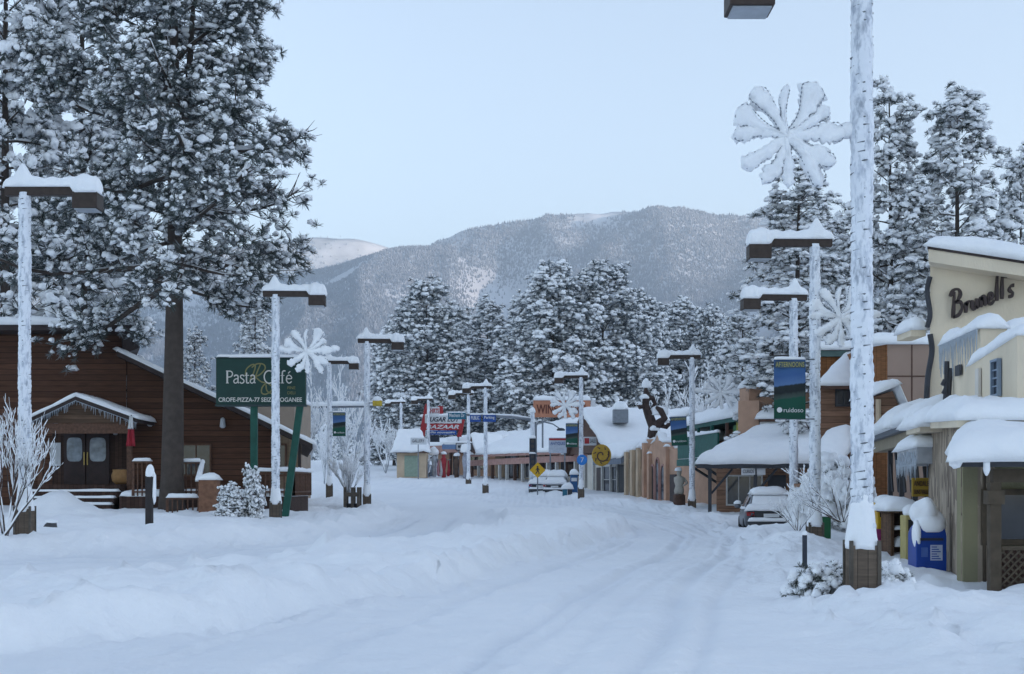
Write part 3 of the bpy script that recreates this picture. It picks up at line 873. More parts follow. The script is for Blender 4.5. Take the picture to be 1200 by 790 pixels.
def make_lamp():
    t = thing('street_lamp', 'x', 'street lamp', (0, 0, 0), 'snow covered street lamps along the road')
    b = MB()
    for i in range(4):                                   # four plank sides of the box round the foot
        a = i * math.pi / 2; c, s = math.cos(a), math.sin(a)
        rot = lambda x, y: (c * x - s * y, s * x + c * y)
        w, th = .170, .028
        P = [rot(-w, -w), rot(w - th if i % 2 else w, -w), rot(w - th if i % 2 else w, -w + th), rot(-w, -w + th)]
        b.hexa([(*p, -.5) for p in P] + [(*p, .60) for p in P])
    b.build('wooden_box', BOXW, t)
    k = MB()
    for sx in (-1, 1):
        for sy in (-1, 1): k.box(sx * .172 - .022, sx * .172 + .022, sy * .172 - .022, sy * .172 + .022, -.5, .66)
    bx = [o for o in t.children if o.name.startswith('wooden_box')][0]
    k.build('corner_post', mat('box_post', (.10, .085, .07), .8, 0, .3, 8), bx)
    # pole with wind-driven snow stuck between the turns of a rope of lights
    n, sd_ = 300, 22; zz = np.linspace(.3, 7.62, n); th = np.arange(sd_) * 2 * math.pi / sd_
    Z, T = np.meshgrid(zz, th, indexing='ij')
    turn = (Z / .11 - T / (2 * math.pi)) % 1.0
    rr = .137 + .004 * np.sin(turn * 2 * math.pi) + .012 * fbm(np.cos(T) * 1.2, np.sin(T) * 1.2 + Z * .3, Z * 3.6, 4, 3) + .006 * fbm(np.cos(T) * 3, np.sin(T) * 3, Z * 10, 8, 2)
    rr += .03 * np.exp(-((Z - .7) / .35) ** 2)
    V = np.stack([rr * np.cos(T), rr * np.sin(T), Z], -1).reshape(-1, 3); q = []
    for i in range(n - 1):
        for j in range(sd_):
            j2 = (j + 1) % sd_; q.append((i * sd_ + j, i * sd_ + j2, (i + 1) * sd_ + j2, (i + 1) * sd_ + j))
    p = link_np('pole', V, q, FPOLE, t, True, True)
    w = MB(); pts = []; wr = []
    for i in range(62 * 12 + 1):
        a = i / 12 * 2 * math.pi; r = .126 + .013 * math.sin(i * 1.7 + .3 * math.sin(i * .21)); pts.append((r * math.cos(a), r * math.sin(a), .75 + i / 12 * .109 + .02 * math.sin(i * .05))); wr.append(.013 if i % 3 == 0 else .004)
    w.tube(pts, wr, 4)
    w.build('light_rope', WIRE, p, True)
    a = MB(); a.box(-.42, 1.12, -.1, .1, 7.55, 7.75); ar = a.build('arm', BROWN, t, bevel=.012)
    f = MB().box(-.08, .02, -.08, .08, 7.752, 8.02); f.build('finial', BROWN, ar)
    h = MB(); h.box(1.123, 1.68, -.26, .26, 7.24, 7.60); hd = h.build('lamp_head', BROWN, t, bevel=.015)
    l = MB(); l.box(1.16, 1.64, -.22, .22, 7.215, 7.237); l.build('lens', LENS, hd)
    s = MB()
    # snow cap: one rounded loaf along the arm, fuller over the head and peaked at the pole
    nx, ny = 46, 14; xs = np.linspace(-.5, 1.74, nx); V = []; Fs = []
    for i, x in enumerate(xs):
        hw = np.interp(x, [-.5, -.42, .97, 1.10, 1.22, 1.66, 1.74], [.02, .15, .155, .2, .30, .31, .06]) * (1 + .05 * math.sin(i * 1.3))
        top = np.interp(x, [-.5, -.44, -.3, .3, .97, 1.17, 1.42, 1.62, 1.71, 1.74], [7.74, 7.86, 7.97, 7.96, 7.96, 8.0, 8.03, 7.97, 7.80, 7.64]) + .30 * math.exp(-((x + .03) / .15) ** 2) + .02 * math.sin(i * .9)
        bot = np.interp(x, [1.05, 1.15], [7.735, 7.58])
        for j in range(ny + 1):
            u = j / ny; y = math.cos(math.pi * (1 - u)); z = bot + (top - bot) * max(0, 1 - abs(y) ** 3) ** .6
            V.append((x, hw * y, z))
    m = ny + 1
    for i in range(nx - 1):
        for j in range(ny): Fs.append((i * m + j, (i + 1) * m + j, (i + 1) * m + j + 1, i * m + j + 1))
    for i in range(nx - 1): Fs.append((i * m, i * m + ny, (i + 1) * m + ny, (i + 1) * m))
    s.add(V, Fs); s.build('snow_cap', SNOW, t, True)
    c = MB(); prof = [(.20, .56), (.212, .62), (.205, .74), (.18, .86), (.16, 1.0), (.135, 1.15), (.11, 1.3)]
    c.lathe(prof, (0, 0, 0), 20)
    c.v = [(x * (1 + .14 * float(vnoise(x * 6, y * 6, z * 4, 5))), y * (1 + .14 * float(vnoise(x * 6, y * 6, z * 4, 5))), z + .05 * float(vnoise(x * 5, y * 5, 0, 6))) for x, y, z in c.v]
    c.build('snow_collar', SNOW, t, True)
    return t


LAMP = make_lamp()
lamp_spots = [  # px, distance, base z or None, yaw, label
    (1010, 17.7, .17, 180, 'nearest snow plastered street lamp on the right, its head cut by the top edge'),
    (955, 35.6, -.06, 180, 'frosted street lamp holding the large mountain banner, its box half buried in the bank'),
    (930, 45.6, -.1, 184, 'frosted street lamp just behind the bannered lamp, beside the parked car'),
    (811, 70.0, .22, 176, 'frosted street lamp standing before the green balcony shop'),
    (681, 90.0, .78, 172, 'frosted street lamp in front of the yellow round sign and long shop'),
    (569, 103.0, 1.02, 168, 'frosted street lamp passing in front of the blue street name signs'),
    (549, 118.0, 1.5, 166, 'frosted street lamp beside the teal street sign, second from the left of the far row'),
    (502, 137.0, 2.2, 165, 'small far street lamp rising behind the red framed shop sign'),
    (470, 147.0, 2.5, 165, 'farthest small street lamp above the green doored hut'),
    (29, 31.6, .40, 0, 'snow plastered street lamp at the left edge beside the bare shrub'),
    (323, 48.0, .35, 2, 'frosted street lamp standing in front of the dark green cafe sign'),
    (430, 65.0, .50, 6, 'tall frosted street lamp beside the round twiggy bush'),
    (386, 82.0, 1.0, 4, 'frosted street lamp carrying the small banner, left of the twiggy bush'),
]
LAMPS = []
for i, (px, Y, zb, yaw, lab) in enumerate(lamp_spots):
    o = LAMP if i == 0 else copy_tree(LAMP)
    X = (px - 600) / FOC * Y
    o.location = (X, Y, zb if zb is not None else gz(X, Y)); o.rotation_euler = (0, 0, R(yaw)); o['label'] = lab; LAMPS.append(o)


def make_flake(seed=2):
    t = thing('snowflake_decoration', 'x', 'decoration', (0, 0, 0), 'snow laden snowflake decorations on the lamp posts')
    rs = random.Random(seed)
    hub = MB(); hub.lathe([(.02, -.05), (.06, -.04), (.07, 0), (.05, .04), (.02, .05)], (0, 0, 0), 12)
    hub.v = [(x, z, y) for x, y, z in hub.v]; hub.build('hub', SNOW, t, True)
    shapes = [(90, .60, .03, .055), (63, .70, .05, .17), (35, .58, .05, .09), (5, .66, .06, .13), (-28, .62, .06, .10), (-55, .68, .06, .11), (-88, .56, .05, .06),
              (-118, .58, .045, .09), (-148, .60, .05, .10), (178, .62, .045, .10), (150, .66, .05, .14), (125, .68, .05, .13)]
    for ang, L, w0, w1 in shapes:
        a = R(ang); d = Vector((math.cos(a), 0, math.sin(a))); s = Vector((-d.z, 0, d.x)); V = []; Fs = []; n, m = 22, 12
        cr = rs.uniform(-.05, .05)
        for i in range(n + 1):
            u = i / n; w = 1.0 * (w0 + (w1 - w0) * sstep(.25, .95, u)) * (1 - .82 * max(0, (u - .86) / .14) ** 2) * (1 + .26 * rs.uniform(-1, 1)) * (.55 if i == 0 else 1)
            c = d * (L * u) + s * (cr * math.sin(u * 3)) + Vector((0, 0, -.02 * u))
            for k in range(m):
                th = 2 * math.pi * k / m; q_ = float(fbm(u * 5 + ang * .11, math.cos(th) * 1.3, math.sin(th) * 1.3 + ang * .05, 7, 3)); V.append(c + s * (w * math.cos(th) * (1 + .38 * q_)) + Vector((0, 1, 0)) * (.065 * (1 + .3 * u + .5 * q_) * math.sin(th)))
        for i in range(n):
            for k in range(m):
                k2 = (k + 1) % m; Fs.append((i * m + k, i * m + k2, (i + 1) * m + k2, (i + 1) * m + k))
        Fs.append(tuple(range(n * m, n * m + m))); Fs.append(tuple(range(m)))
        b = MB().add(V, Fs); ar = b.build('arm', SNOW, t, True)
        g = MB(); path = []; rad = []
        for sg in (1, -1):
            for i in (range(2, n * 2 - 1) if sg == 1 else range(n * 2 - 2, 1, -1)):
                u = i / (2 * n); w = (w0 + (w1 - w0) * sstep(.25, .95, u)) * (1 - .82 * max(0, (u - .86) / .14) ** 2)
                path.append(d * (L * u) + s * (cr * math.sin(u * 3) + sg * .93 * w * (.9 + .06 * rs.random())) + Vector((0, -.035, -.02 * u))); rad.append(.010 if i % 3 == 0 else .002)
        g.tube(path, rad, 5)
        g.build('light_string', mat('string_wire', (.22, .25, .29), .6), ar, True)
    return t


FLAKE = make_flake()
BRK = mat('bracket_metal', (.12, .13, .15), .5, .4)


def put_flake(o, px, py, Y, r, lampx, yaw, label):
    p = at(px, py, Y); o.location = p; o.scale = (r / .66,) * 3; o.rotation_euler = (0, 0, R(yaw)); o['label'] = label
    return o


def bracket(px, py, Y, lampx):
    p = at(px, py, Y)
    return p, Vector(((lampx - 600) / FOC * Y, Y, p.z))


flakes = [(922, 160, 17.7, .72, 1010, 0, 'large snowflake decoration with twelve snow laden arms on the nearest lamp, against the sky'),
          (360, 412, 48.0, .86, 323, 0, 'snowflake decoration on the lamp in front of the cafe sign, overlapping its corner'),
          (662, 475, 90.0, 1.0, 681, 0, 'snowflake decoration in front of the orange rooftop sign'),
          (845, 460, 70.0, .95, 811, 0, 'snowflake decoration on the lamp before the balcony shop, against the frosty trees'),
          (984, 372, 35.6, .85, 955, 8, 'snowflake decoration on the bannered lamp, half hidden by the nearest pole')]
for i, (px, py, Y, r, lx, yaw, lab) in enumerate(flakes):
    o = FLAKE if i == 0 else copy_tree(FLAKE)
    put_flake(o, px, py, Y, r, lx, yaw, lab)
    # the bracket that carries it, in the decoration's own space
    sc = r / .66; dx = (lx - px) / FOC * Y / sc; sg = 1 if dx > 0 else -1
    b = MB(); b.tube([(0, .07, 0), (dx * .5, .05, .03), (dx - sg * .09 / sc, .0, .02)], .018, 6)
    b.v = [tuple(v) for v in b.v]
    me = b.build('bracket', BRK); me.parent = o
    s = MB()
    q = np.linspace(.42, .97, 8)
    s.tube([(dx * u, .06 - .04 * u, .05 + .03 * math.sin(u * 9)) for u in q], [.03, .06, .075, .06, .085, .10, .08, .05], 8)
    so = s.build('bracket_snow', SNOW, None, True); so.parent = o


def banner_mat(name):
    """printed banner: sky over a mountain, dark wooded ground and a green foot, by height on the cloth"""
    m = mat(name, (.5, .5, .5), .7); nt = m.node_tree; b = nt.nodes['Principled BSDF']
    tc = nt.nodes.new('ShaderNodeTexCoord'); sp = nt.nodes.new('ShaderNodeSeparateXYZ'); nt.links.new(tc.outputs['Generated'], sp.inputs[0])
    wv = nt.nodes.new('ShaderNodeMath'); wv.operation = 'MULTIPLY_ADD'; wv.inputs[1].default_value = -.07; nt.links.new(sp.outputs['X'], wv.inputs[0]); nt.links.new(sp.outputs['Z'], wv.inputs[2])
    n = nt.nodes.new('ShaderNodeTexNoise'); n.inputs['Scale'].default_value = 7; n.inputs['Detail'].default_value = 6; nt.links.new(tc.outputs['Generated'], n.inputs['Vector'])
    a = nt.nodes.new('ShaderNodeMath'); a.operation = 'MULTIPLY_ADD'; a.inputs[1].default_value = .05; nt.links.new(n.outputs['Fac'], a.inputs[0]); nt.links.new(wv.outputs[0], a.inputs[2])
    r = nt.nodes.new('ShaderNodeValToRGB'); r.color_ramp.interpolation = 'LINEAR'
    e = r.color_ramp.elements; e[0].position = 0; e[0].color = (.012, .075, .05, 1); e[1].position = 1; e[1].color = (.05, .11, .24, 1)
    for pos, c in ((.33, (.012, .085, .055)), (.35, (.05, .08, .07)), (.40, (.045, .06, .055)), (.44, (.016, .022, .024)), (.55, (.02, .028, .03)), (.57, (.10, .19, .38)), (.72, (.05, .12, .30)), (.84, (.05, .13, .30))):
        q = e.new(pos); q.color = (*c, 1)
    nt.links.new(a.outputs[0], r.inputs['Fac']); nt.links.new(r.outputs['Color'], b.inputs['Base Color'])
    return m


BAN = banner_mat('banner_print'); YEL = mat('banner_yellow', (.42, .40, .12), .7); WHT = mat('white_paint', (.75, .76, .76), .6, 0, .08)


def banner(px0, py0, px1, py1, Y, lampx, label, words=True, tilt=0.0):
    a = at(px0, py1, Y); b = at(px1, py0, Y); W = abs(b.x - a.x); H = b.z - a.z
    c = Vector(((a.x + b.x) / 2, Y, a.z))
    t = thing('street_banner', label, 'banner', (0, 0, 0), 'printed mountain banners hung on the lamp posts')
    p = MB(); n = 10; V = []; Fs = []
    for s_, off in ((0, 0), (1, .008)):
        for i in range(n + 1):
            for j in (0, 1):
                V.append((-W / 2 + W * i / n, .02 * math.sin(i * .6) + off, H * j))
    for i in range(n):
        q = 2 * i; Fs.append((q, q + 2, q + 3, q + 1)); k = 2 * (n + 1) + 2 * i; Fs.append((k, k + 1, k + 3, k + 2))
    m = 2 * (n + 1); Fs += [(0, 1, m + 1, m), (2 * n, m + 2 * n, m + 2 * n + 1, 2 * n + 1)]
    for i in range(n): Fs += [(2 * i, m + 2 * i, m + 2 * i + 2, 2 * i + 2), (2 * i + 1, 2 * i + 3, m + 2 * i + 3, m + 2 * i + 1)]
    p.add(V, Fs); cl = p.build('cloth', BAN, t)
    f = MB().box(-W * .47, W * .47, -.035, -.028, H * .855, H * .965); f.build('title_strip', mat('banner_slate', (.07, .10, .14), .7), cl)
    text('AFTERNOONS', (-W * .45, -.037, H * .87), (1, 0, 0), (0, 0, 1), H * .08, YEL, cl, width=W * .9, depth=.004)
    if words:
        r = MB().lathe([(W * .05, 0), (W * .085, .0), (W * .085, .006), (W * .05, .006)], (0, 0, 0), 18); r.v = [(x - W * .33, -.03 - z, y + H * .15) for x, y, z in r.v]; r.build('emblem', WHT, cl)
        text('ruidoso', (-W * .20, -.033, H * .11), (1, 0, 0), (0, 0, 1), H * .075, WHT, cl, width=W * .62, depth=.004)
    rod = MB(); lx = (lampx - 600) / FOC * Y - c.x; sg = 1 if lx > 0 else -1
    for z in (.0, H): rod.tube([(-sg * W / 2, .01, z), (lx, .06, z)], .016, 6)
    for z in (.0, H):
        k = MB().tube([(-sg * W / 2, .012, z), (lx, .06, z)], .016, 6); k.build('rod', BRK, t)
    sn = MB().snow((-W / 2, -.02, H + .01), (W / 2, -.02, H + .01), (W / 2, .05, H + .01), (-W / 2, .05, H + .01), .05, .01, 3, .05); sn.build('snow', SNOW, t)
    t.location = c; t.rotation_euler = (0, R(tilt), 0)
    return t


banner(907, 421, 944, 491, 35.4, 955, 'large printed mountain banner reading AFTERNOONS on the lamp behind the nearest pole')
banner(787, 488, 806, 522, 69.8, 811, 'printed banner leaning on the lamp in front of the green balcony shop', tilt=-3)
banner(663, 496, 677, 524, 89.7, 681, 'printed banner on the lamp left of the yellow round sign')
banner(390, 483, 405, 511, 81.8, 386, 'small printed banner on the lamp left of the round twiggy bush')
# ------------------------------------------------------------------ trees
def crown_round(f): return (max(0, 1 - ((f - .38) / .66) ** 2)) ** .5 if f > .38 else .62 + .38 * (f / .38)


HP = pine_geo(5, 23.5, 8.0, 6.0, 84, .27, True, .41, lambda f: (.80 + .2 * min(1, f / .1)) * (1 - f) ** .40 * (1 - .30 * math.exp(-((f - .42) / .06) ** 2)), .50, .95, (-.10, .75), 0, True, 1.5, -.30, (.5, 1.2))
t = pine_tree('pine_tree', 'huge snow dusted pine with a thick bare trunk towering over the brown timber cafe', 'tree', HP)
t.location = (-12.2, 51, gz(-12.2, 51) - .1); t.rotation_euler = (0, 0, .5)

PA = pine_geo(21, 20, 1.6, 3.6, 78, .28, True, .24, lambda f: (.6 + .4 * min(1, f / .2)) * (1 - f) ** .55 + .06, .92, 1.15, (-.25, .7))
PB = pine_geo(22, 20, 1.6, 3.8, 70, .30, True, .24, lambda f: (.6 + .4 * min(1, f / .3)) * (1 - f) ** .45 + .05, .92, 1.15, (-.2, .8))
FA = pine_geo(31, 22, 1.8, 6.6, 72, .46, False, .25, lambda f: (.65 + .35 * min(1, f / .3)) * (1 - f) ** .42 + .05, .85, 1.1, gap=-.75)
FB = pine_geo(32, 22, 2.0, 6.6, 72, .46, False, .27, lambda f: (.65 + .35 * min(1, f / .4)) * (1 - f ** 1.8) ** .6 + .04, .85, 1.1, gap=-.75)
FC = pine_geo(33, 22, 1.6, 5.2, 72, .42, False, .24, lambda f: (1 - f) ** .6 + .05, .85, 1.1, gap=-.75)
pA = pine_tree('pine_tree', 'x', 'tree', PA, 'snowy pines standing behind the buildings on the right')
pB = pine_tree('pine_tree', 'x', 'tree', PB, 'snowy pines standing behind the buildings on the right')
FN = dict(needles='hazed_needles')
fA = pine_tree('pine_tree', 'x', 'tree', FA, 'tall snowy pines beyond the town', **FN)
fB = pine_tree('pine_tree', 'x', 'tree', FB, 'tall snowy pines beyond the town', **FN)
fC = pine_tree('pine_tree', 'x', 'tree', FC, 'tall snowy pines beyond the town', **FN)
GRP_L = 'snowy pines behind the cafe'
seen = set()


def plant(proto, px, Y, top, width, rz, label, grp=None):
    h, rad = {pA: (20, 3.3), pB: (20, 3.6), fA: (22, 6.5), fB: (22, 6.5), fC: (22, 5.0)}[proto]
    o = put_tree(proto, proto not in seen, px, Y, None, top, width, h, rad, rz, label); seen.add(proto)
    if grp: o['group'] = grp
    return o


plant(pA, 1042, 74, 112, 140, .3, 'tall narrow snowy pine rising directly right of the nearest lamp pole')
plant(pB, 1118, 72, 122, 176, 1.2, 'broad pointed snowy pine rising behind the roof with the script sign')
plant(pA, 938, 66, 205, 175, 2.2, 'snowy pine behind the large snowflake decoration and the right lamps')
plant(pB, 1196, 78, 188, 110, 3.0, 'snowy pine cut by the right edge above the cream building')
plant(pB, 872, 92, 372, 95, 4.4, 'low heavily laden pine left of the right lamp heads, behind the tan parapet')
plant(pA, 985, 84, 262, 130, 5.0, 'snowy pine filling the gap between the two right lamp poles')
plant(pB, 1078, 90, 220, 130, .2, 'shaded snowy pine in the gap between the two tall right pines')
plant(pB, 8, 66, -150, 230, .4, 'snowy pine at the upper left corner behind the lamp', GRP_L)
plant(pA, 98, 70, -110, 210, 1.9, 'snowy pine close behind the huge pine, over the cafe roof', GRP_L)
plant(pA, 300, 95, 350, 70, 2.6, 'small snowy pine behind the cafe sign, left of its lamp', GRP_L)
plant(pB, 228, 84, 392, 62, 3.3, 'small white laden pine between the huge trunk and the cafe sign', GRP_L)
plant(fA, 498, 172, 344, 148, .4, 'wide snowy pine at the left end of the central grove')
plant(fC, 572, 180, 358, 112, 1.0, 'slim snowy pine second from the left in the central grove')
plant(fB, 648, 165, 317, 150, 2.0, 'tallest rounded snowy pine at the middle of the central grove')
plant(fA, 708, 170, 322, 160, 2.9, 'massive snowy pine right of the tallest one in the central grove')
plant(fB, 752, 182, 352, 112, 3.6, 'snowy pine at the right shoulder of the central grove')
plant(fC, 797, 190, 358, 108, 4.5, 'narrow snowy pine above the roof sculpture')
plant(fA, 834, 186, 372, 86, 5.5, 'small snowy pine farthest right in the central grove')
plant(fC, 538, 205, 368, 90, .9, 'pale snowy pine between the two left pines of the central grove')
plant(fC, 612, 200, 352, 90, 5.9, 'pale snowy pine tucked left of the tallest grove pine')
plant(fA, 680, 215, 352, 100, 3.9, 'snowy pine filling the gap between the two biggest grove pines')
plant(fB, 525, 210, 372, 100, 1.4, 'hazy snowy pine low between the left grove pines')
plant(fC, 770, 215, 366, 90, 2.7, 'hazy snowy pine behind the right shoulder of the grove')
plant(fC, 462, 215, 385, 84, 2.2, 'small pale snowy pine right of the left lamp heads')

FR = [twig_geo(60 + k, [((0, 0, 0), (0, 0, 1)), ((.1, 0, .1), (.35, .1, 1)), ((-.1, .05, .1), (-.4, -.1, 1))], 2.6, .10, 4, .62, .3, (3, 4), .68, 2.2, 3) for k in range(2)]
fr = [twig_plant('frosty_tree', 'x', 'tree', g, 'bare frost covered trees between the houses', 'frost_bark', 'tree_snow') for g in FR]
for k, (px, Y, top, w, rz, lab) in enumerate([
        (340, 88, 392, 110, 0, 'bare frost white tree behind the left snowflake decoration'),
        (408, 100, 412, 100, 1, 'bare frost white tree behind the two left lamps'),
        (452, 150, 470, 75, 2, 'bare frosty tree behind the far lamps, over the green doored hut'),
        (782, 122, 418, 105, 3, 'bare frosty tree behind the roof sculpture'),
        (826, 112, 400, 90, 4, 'bare frosty tree behind the snowflake of the balcony shop lamp'),
        (380, 122, 470, 60, 5, 'low bare frosty tree behind the left banner lamp')]):
    p = fr[k % 2]; X = (px - 600) / FOC * Y; z = gz(X, Y); H = CAMZ + (HORZ - top) / FOC * Y - z
    o = p if k < 2 else copy_tree(p)
    o.location = (X, Y, z); o.rotation_euler = (0, 0, rz); o['label'] = lab
    dims = 6.2, 3.2; o.scale = ((w / FOC * Y / 2) / dims[1],) * 2 + (H / dims[0],)


# far wood behind the whole town, seen as one mass
def wood_mass():
    rs = np.random.default_rng(77); P = []; S = []
    for k in range(150):
        Y = rs.uniform(240, 520); X = rs.uniform(-.42, .42) * Y; z = np.interp(Y, GY, GZ)
        h = rs.uniform(11, 20) * (1 + .1 * math.sin(X * .02)); r = h * rs.uniform(.16, .24)
        m = 210; f = rs.uniform(.04, 1, m); a = rs.uniform(0, 6.3, m); q = r * (1 - f) ** .7 * rs.uniform(.5, 1.05, m)
        P.append(np.stack([X + q * np.cos(a), Y + q * np.sin(a), z + f * h], 1)); S.append(np.full(m, 1.0) * rs.uniform(.55, .95, m))
    P = np.vstack(P); S = np.concatenate(S); n = len(P)
    V, T = scatter(NEED_LO, P, frames(rs.normal(size=(n, 3)) * .5 + np.array([0, 0, .6])), np.stack([S] * 3, 1), rs)
    Q = P + np.array([0, 0, .3]); S2 = S * .62
    V2, T2 = scatter(SNOW_LO, Q, yaws(rs.uniform(0, 6.3, n)), np.stack([S2] * 3, 1), rs)
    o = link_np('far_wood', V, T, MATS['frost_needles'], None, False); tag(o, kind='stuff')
    o2 = link_np('far_wood_snow', V2, T2, TSNOW, o, True); tag(o2, kind='stuff')


wood_mass()

# ------------------------------------------------------------------ the timber cafe on the left
LOG = planks('log_wall', (.098, .046, .028), .22, 'Z', .10, .25)
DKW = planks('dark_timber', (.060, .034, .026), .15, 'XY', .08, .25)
RAILW = mat('rail_wood', (.110, .058, .038), .8, 0, .3, 10)
TANW = planks('tan_siding', (.30, .215, .145), .24, 'XY', .05, .12)
FASC = mat('fascia_brown', (.045, .032, .030), .7, 0, .2, 4)
DOORM = mat('door_maroon', (.030, .015, .015), .5, 0, .3, 4)
PALE = mat('paper_white', (.55, .57, .60), .7, 0, .05, 4)
BRASS = mat('brass', (.38, .28, .10), .35, .8, .1, 9)
CL = MATS['window_glass']
ICE = mat('icicle', (.36, .40, .45), .35, 0, .15, 9)

cf = Fac(-24.5, 56, -8.28, 56); cafe = thing('cafe_building', 'dark brown timber cafe with a gabled entrance porch and a long sloping snowy roof', 'building', (-16, 56, .6))
zb = .2


def fx(px, Y=56.0): return (px - 600) / FOC * Y
def fz(py, Y=56.0): return CAMZ + (HORZ - py) / FOC * Y


w = MB()
x_in = fx(148); zt = fz(392)
w.prism([(-24.5, 56, zb), (x_in, 56, zb), (x_in, 56, zt), (-24.5, 56, zt)], (-4.3, 15, 0))
w.prism([(x_in + .003, 56.05, zb), (fx(322), 56.05, zb), (fx(322), 56.05, fz(496)), (x_in + .003, 56.05, fz(420))], (-2.3, 14, 0))
w.build('log_wall', LOG, cafe)
w = MB(); w.prism([(fx(322) + .003, 56.02, zb), (fx(353), 56.02, zb), (fx(353), 56.02, fz(512)), (fx(322) + .003, 56.02, fz(497))], (-2.3, 14, 0)); w.build('end_wall', TANW, cafe)
rf = MB(); ze = zt + .02
rf.prism([(-26, 54.6, ze), (fx(166), 54.6, ze), (fx(166), 54.6, ze + .22), (-26, 54.6, ze + .22)], (-5.0, 17, 0)); roof = rf.build('upper_roof', FASC, cafe)
q = MB().prism([(fx(152), 55.0, ze - .01), (fx(166), 55.0, ze - .01), (fx(172), 55.0, fz(410)), (fx(152), 55.0, fz(418))], (-4.5, 15, 0)); q.build('eave_return', FASC, cafe)
s = MB().snow((-26, 54.5, ze + .222), (fx(167), 54.5, ze + .222), (fx(167) - 5.0, 71.6, ze + .222), (-31, 71.6, ze + .222), .30, .05, 3); s.build('roof_snow', SNOW, roof)
rf = MB(); A0 = Vector((fx(146), 54.9, fz(414))); A1 = Vector((fx(371), 54.9, fz(521)))
rf.slab([A0, A1, A1 + Vector((-2.5, 16, 0)), A0 + Vector((-2.5, 16, 0))], .20); r2 = rf.build('lower_roof', FASC, cafe)
s = MB().snow(A0 + Vector((0, -.05, .004)), A1 + Vector((.1, -.05, -.04)), A1 + Vector((-2.4, 16, -.04)), A0 + Vector((-2.5, 16, .004)), .16, .10, 5); s.build('roof_snow', SNOW, r2)
# tall tan block standing behind the lower roof
blk = thing('tan_block', 'plain tan building block rising behind the cafe roof under its sign', 'building', (-17, 74, 1))
b = MB().prism([(fx(296, 74), 74, .5), (fx(345, 74), 74, .5), (fx(345, 74), 74, fz(468, 74)), (fx(296, 74), 74, fz(468, 74))], (0, 6, 0)); b.build('wall', mat('tan_stucco', (.34, .27, .21), .9, 0, .1, 2, .2), blk)
s = MB().snow((fx(296, 74), 73.9, fz(468, 74)), (fx(345, 74), 73.9, fz(468, 74)), (fx(345, 74), 80, fz(468, 74)), (fx(296, 74), 80, fz(468, 74)), .3, .08, 8); s.build('roof_snow', SNOW, blk)
# entrance porch
pz = fz(568, 54.5)
p0, p1 = fx(43, 54.2), fx(168, 54.2); ap = fx(97, 54.2); za = fz(466, 54.2); zl = fz(492, 54.2)
pr = MB()
pr.prism([(p0, 53.3, zl), (ap, 53.3, za), (ap, 53.3, za - .16), (p0, 53.3, zl - .16)], (0, 2.6, 0)); pr.prism([(ap + .002, 53.3, za), (p1, 53.3, zl), (p1, 53.3, zl - .16), (ap + .002, 53.3, za - .16)], (0, 2.6, 0))
pro = pr.build('porch_roof', FASC, cafe)
s = MB(); s.snow((p0 - .05, 53.25, zl + .003), (ap + .05, 53.25, za + .03), (ap + .05, 55.9, za + .03), (p0 - .05, 55.9, zl + .003), .14, .05, 4); s.snow((ap - .05, 53.25, za + .03), (p1 + .05, 53.25, zl + .003), (p1 + .05, 55.9, zl + .003), (ap - .05, 55.9, za + .03), .14, .05, 9); s.build('snow', SNOW, pro)
g = MB().prism([(p0 + .35, 53.55, zl - .16), (p1 - .35, 53.55, zl - .16), (ap, 53.55, za - .18)], (0, .06, 0)); g.build('gable_panel', planks('gable_board', (.11, .068, .045), .2, 'Z', .08, .2), pro)
bm = MB().box(p0 + .3, p1 - .3, 53.5, 53.68, zl - .55, zl - .17); bm.build('beam', RAILW, pro)
rs = random.Random(4)
ic = MB()
for sx0, sz0, sx1, sz1 in ((p0, zl, ap, za), (ap, za, p1, zl)):
    ic.tube([(sx0, 53.27, sz0 - .17), (sx1, 53.27, sz1 - .17)], .012, 4)
    for i in range(34):
        u = (i + rs.random()) / 34; L = rs.uniform(.06, .30)
        x, z = sx0 + (sx1 - sx0) * u, sz0 + (sz1 - sz0) * u - .165; ic.tube([(x, 53.27, z), (x + rs.uniform(-.02, .02), 53.27, z - L)], [.014, .005], 4)
ic.build('icicle_lights', ICE, pro)
for px in (48, 152):
    k = MB().box(fx(px, 53.6) - .09, fx(px, 53.6) + .09, 53.5, 53.68, .3, zl - .56); k.build('porch_post', RAILW, cafe)
# dark recess with the double door
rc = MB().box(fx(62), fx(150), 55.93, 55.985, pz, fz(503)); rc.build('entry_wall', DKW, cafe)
for i, (a, b_) in enumerate(((76, 101), (102.5, 129))):
    d = MB().box(fx(a), fx(b_), 55.87, 55.925, pz + .02, fz(506)); dr = d.build('door', DOORM, cafe)
    g = MB(); cx_ = (fx(a) + fx(b_)) / 2; hw = (fx(b_) - fx(a)) * .36; z0, z1 = fz(541), fz(513)
    V = [(cx_ + hw * math.copysign(abs(math.cos(t)) ** .45, math.cos(t)), 55.862, (z0 + z1) / 2 + (z1 - z0) / 2 * math.copysign(abs(math.sin(t)) ** .45, math.sin(t))) for t in np.linspace(0, 2 * math.pi, 25)[:-1]]
    g.prism(V, (0, .006, 0)); g.build('door_window', mat('frosted_glass', (.20, .24, .29), .25, 0, .5, 3.0, 0, None, .6), dr)
    h = MB().tube([(fx(101 if i == 0 else 103) - .03 + .06 * i, 55.84, fz(545)), (fx(101 if i == 0 else 103) - .03 + .06 * i, 55.84, fz(530))], .025, 6); h.build('handle', BRASS, dr)
n_ = MB().box(fx(60), fx(72), 55.90, 55.925, fz(546), fz(519)); n_.build('notice_board', PALE, cafe)
for px, py in ((137, 505), (67, 497)):
    l = MB().lathe([(.02, .32), (.09, .28), (.11, 0), (.06, -.06)], (fx(px), 55.8, fz(py) - .1), 10); l.build('wall_lamp', PALE, cafe)
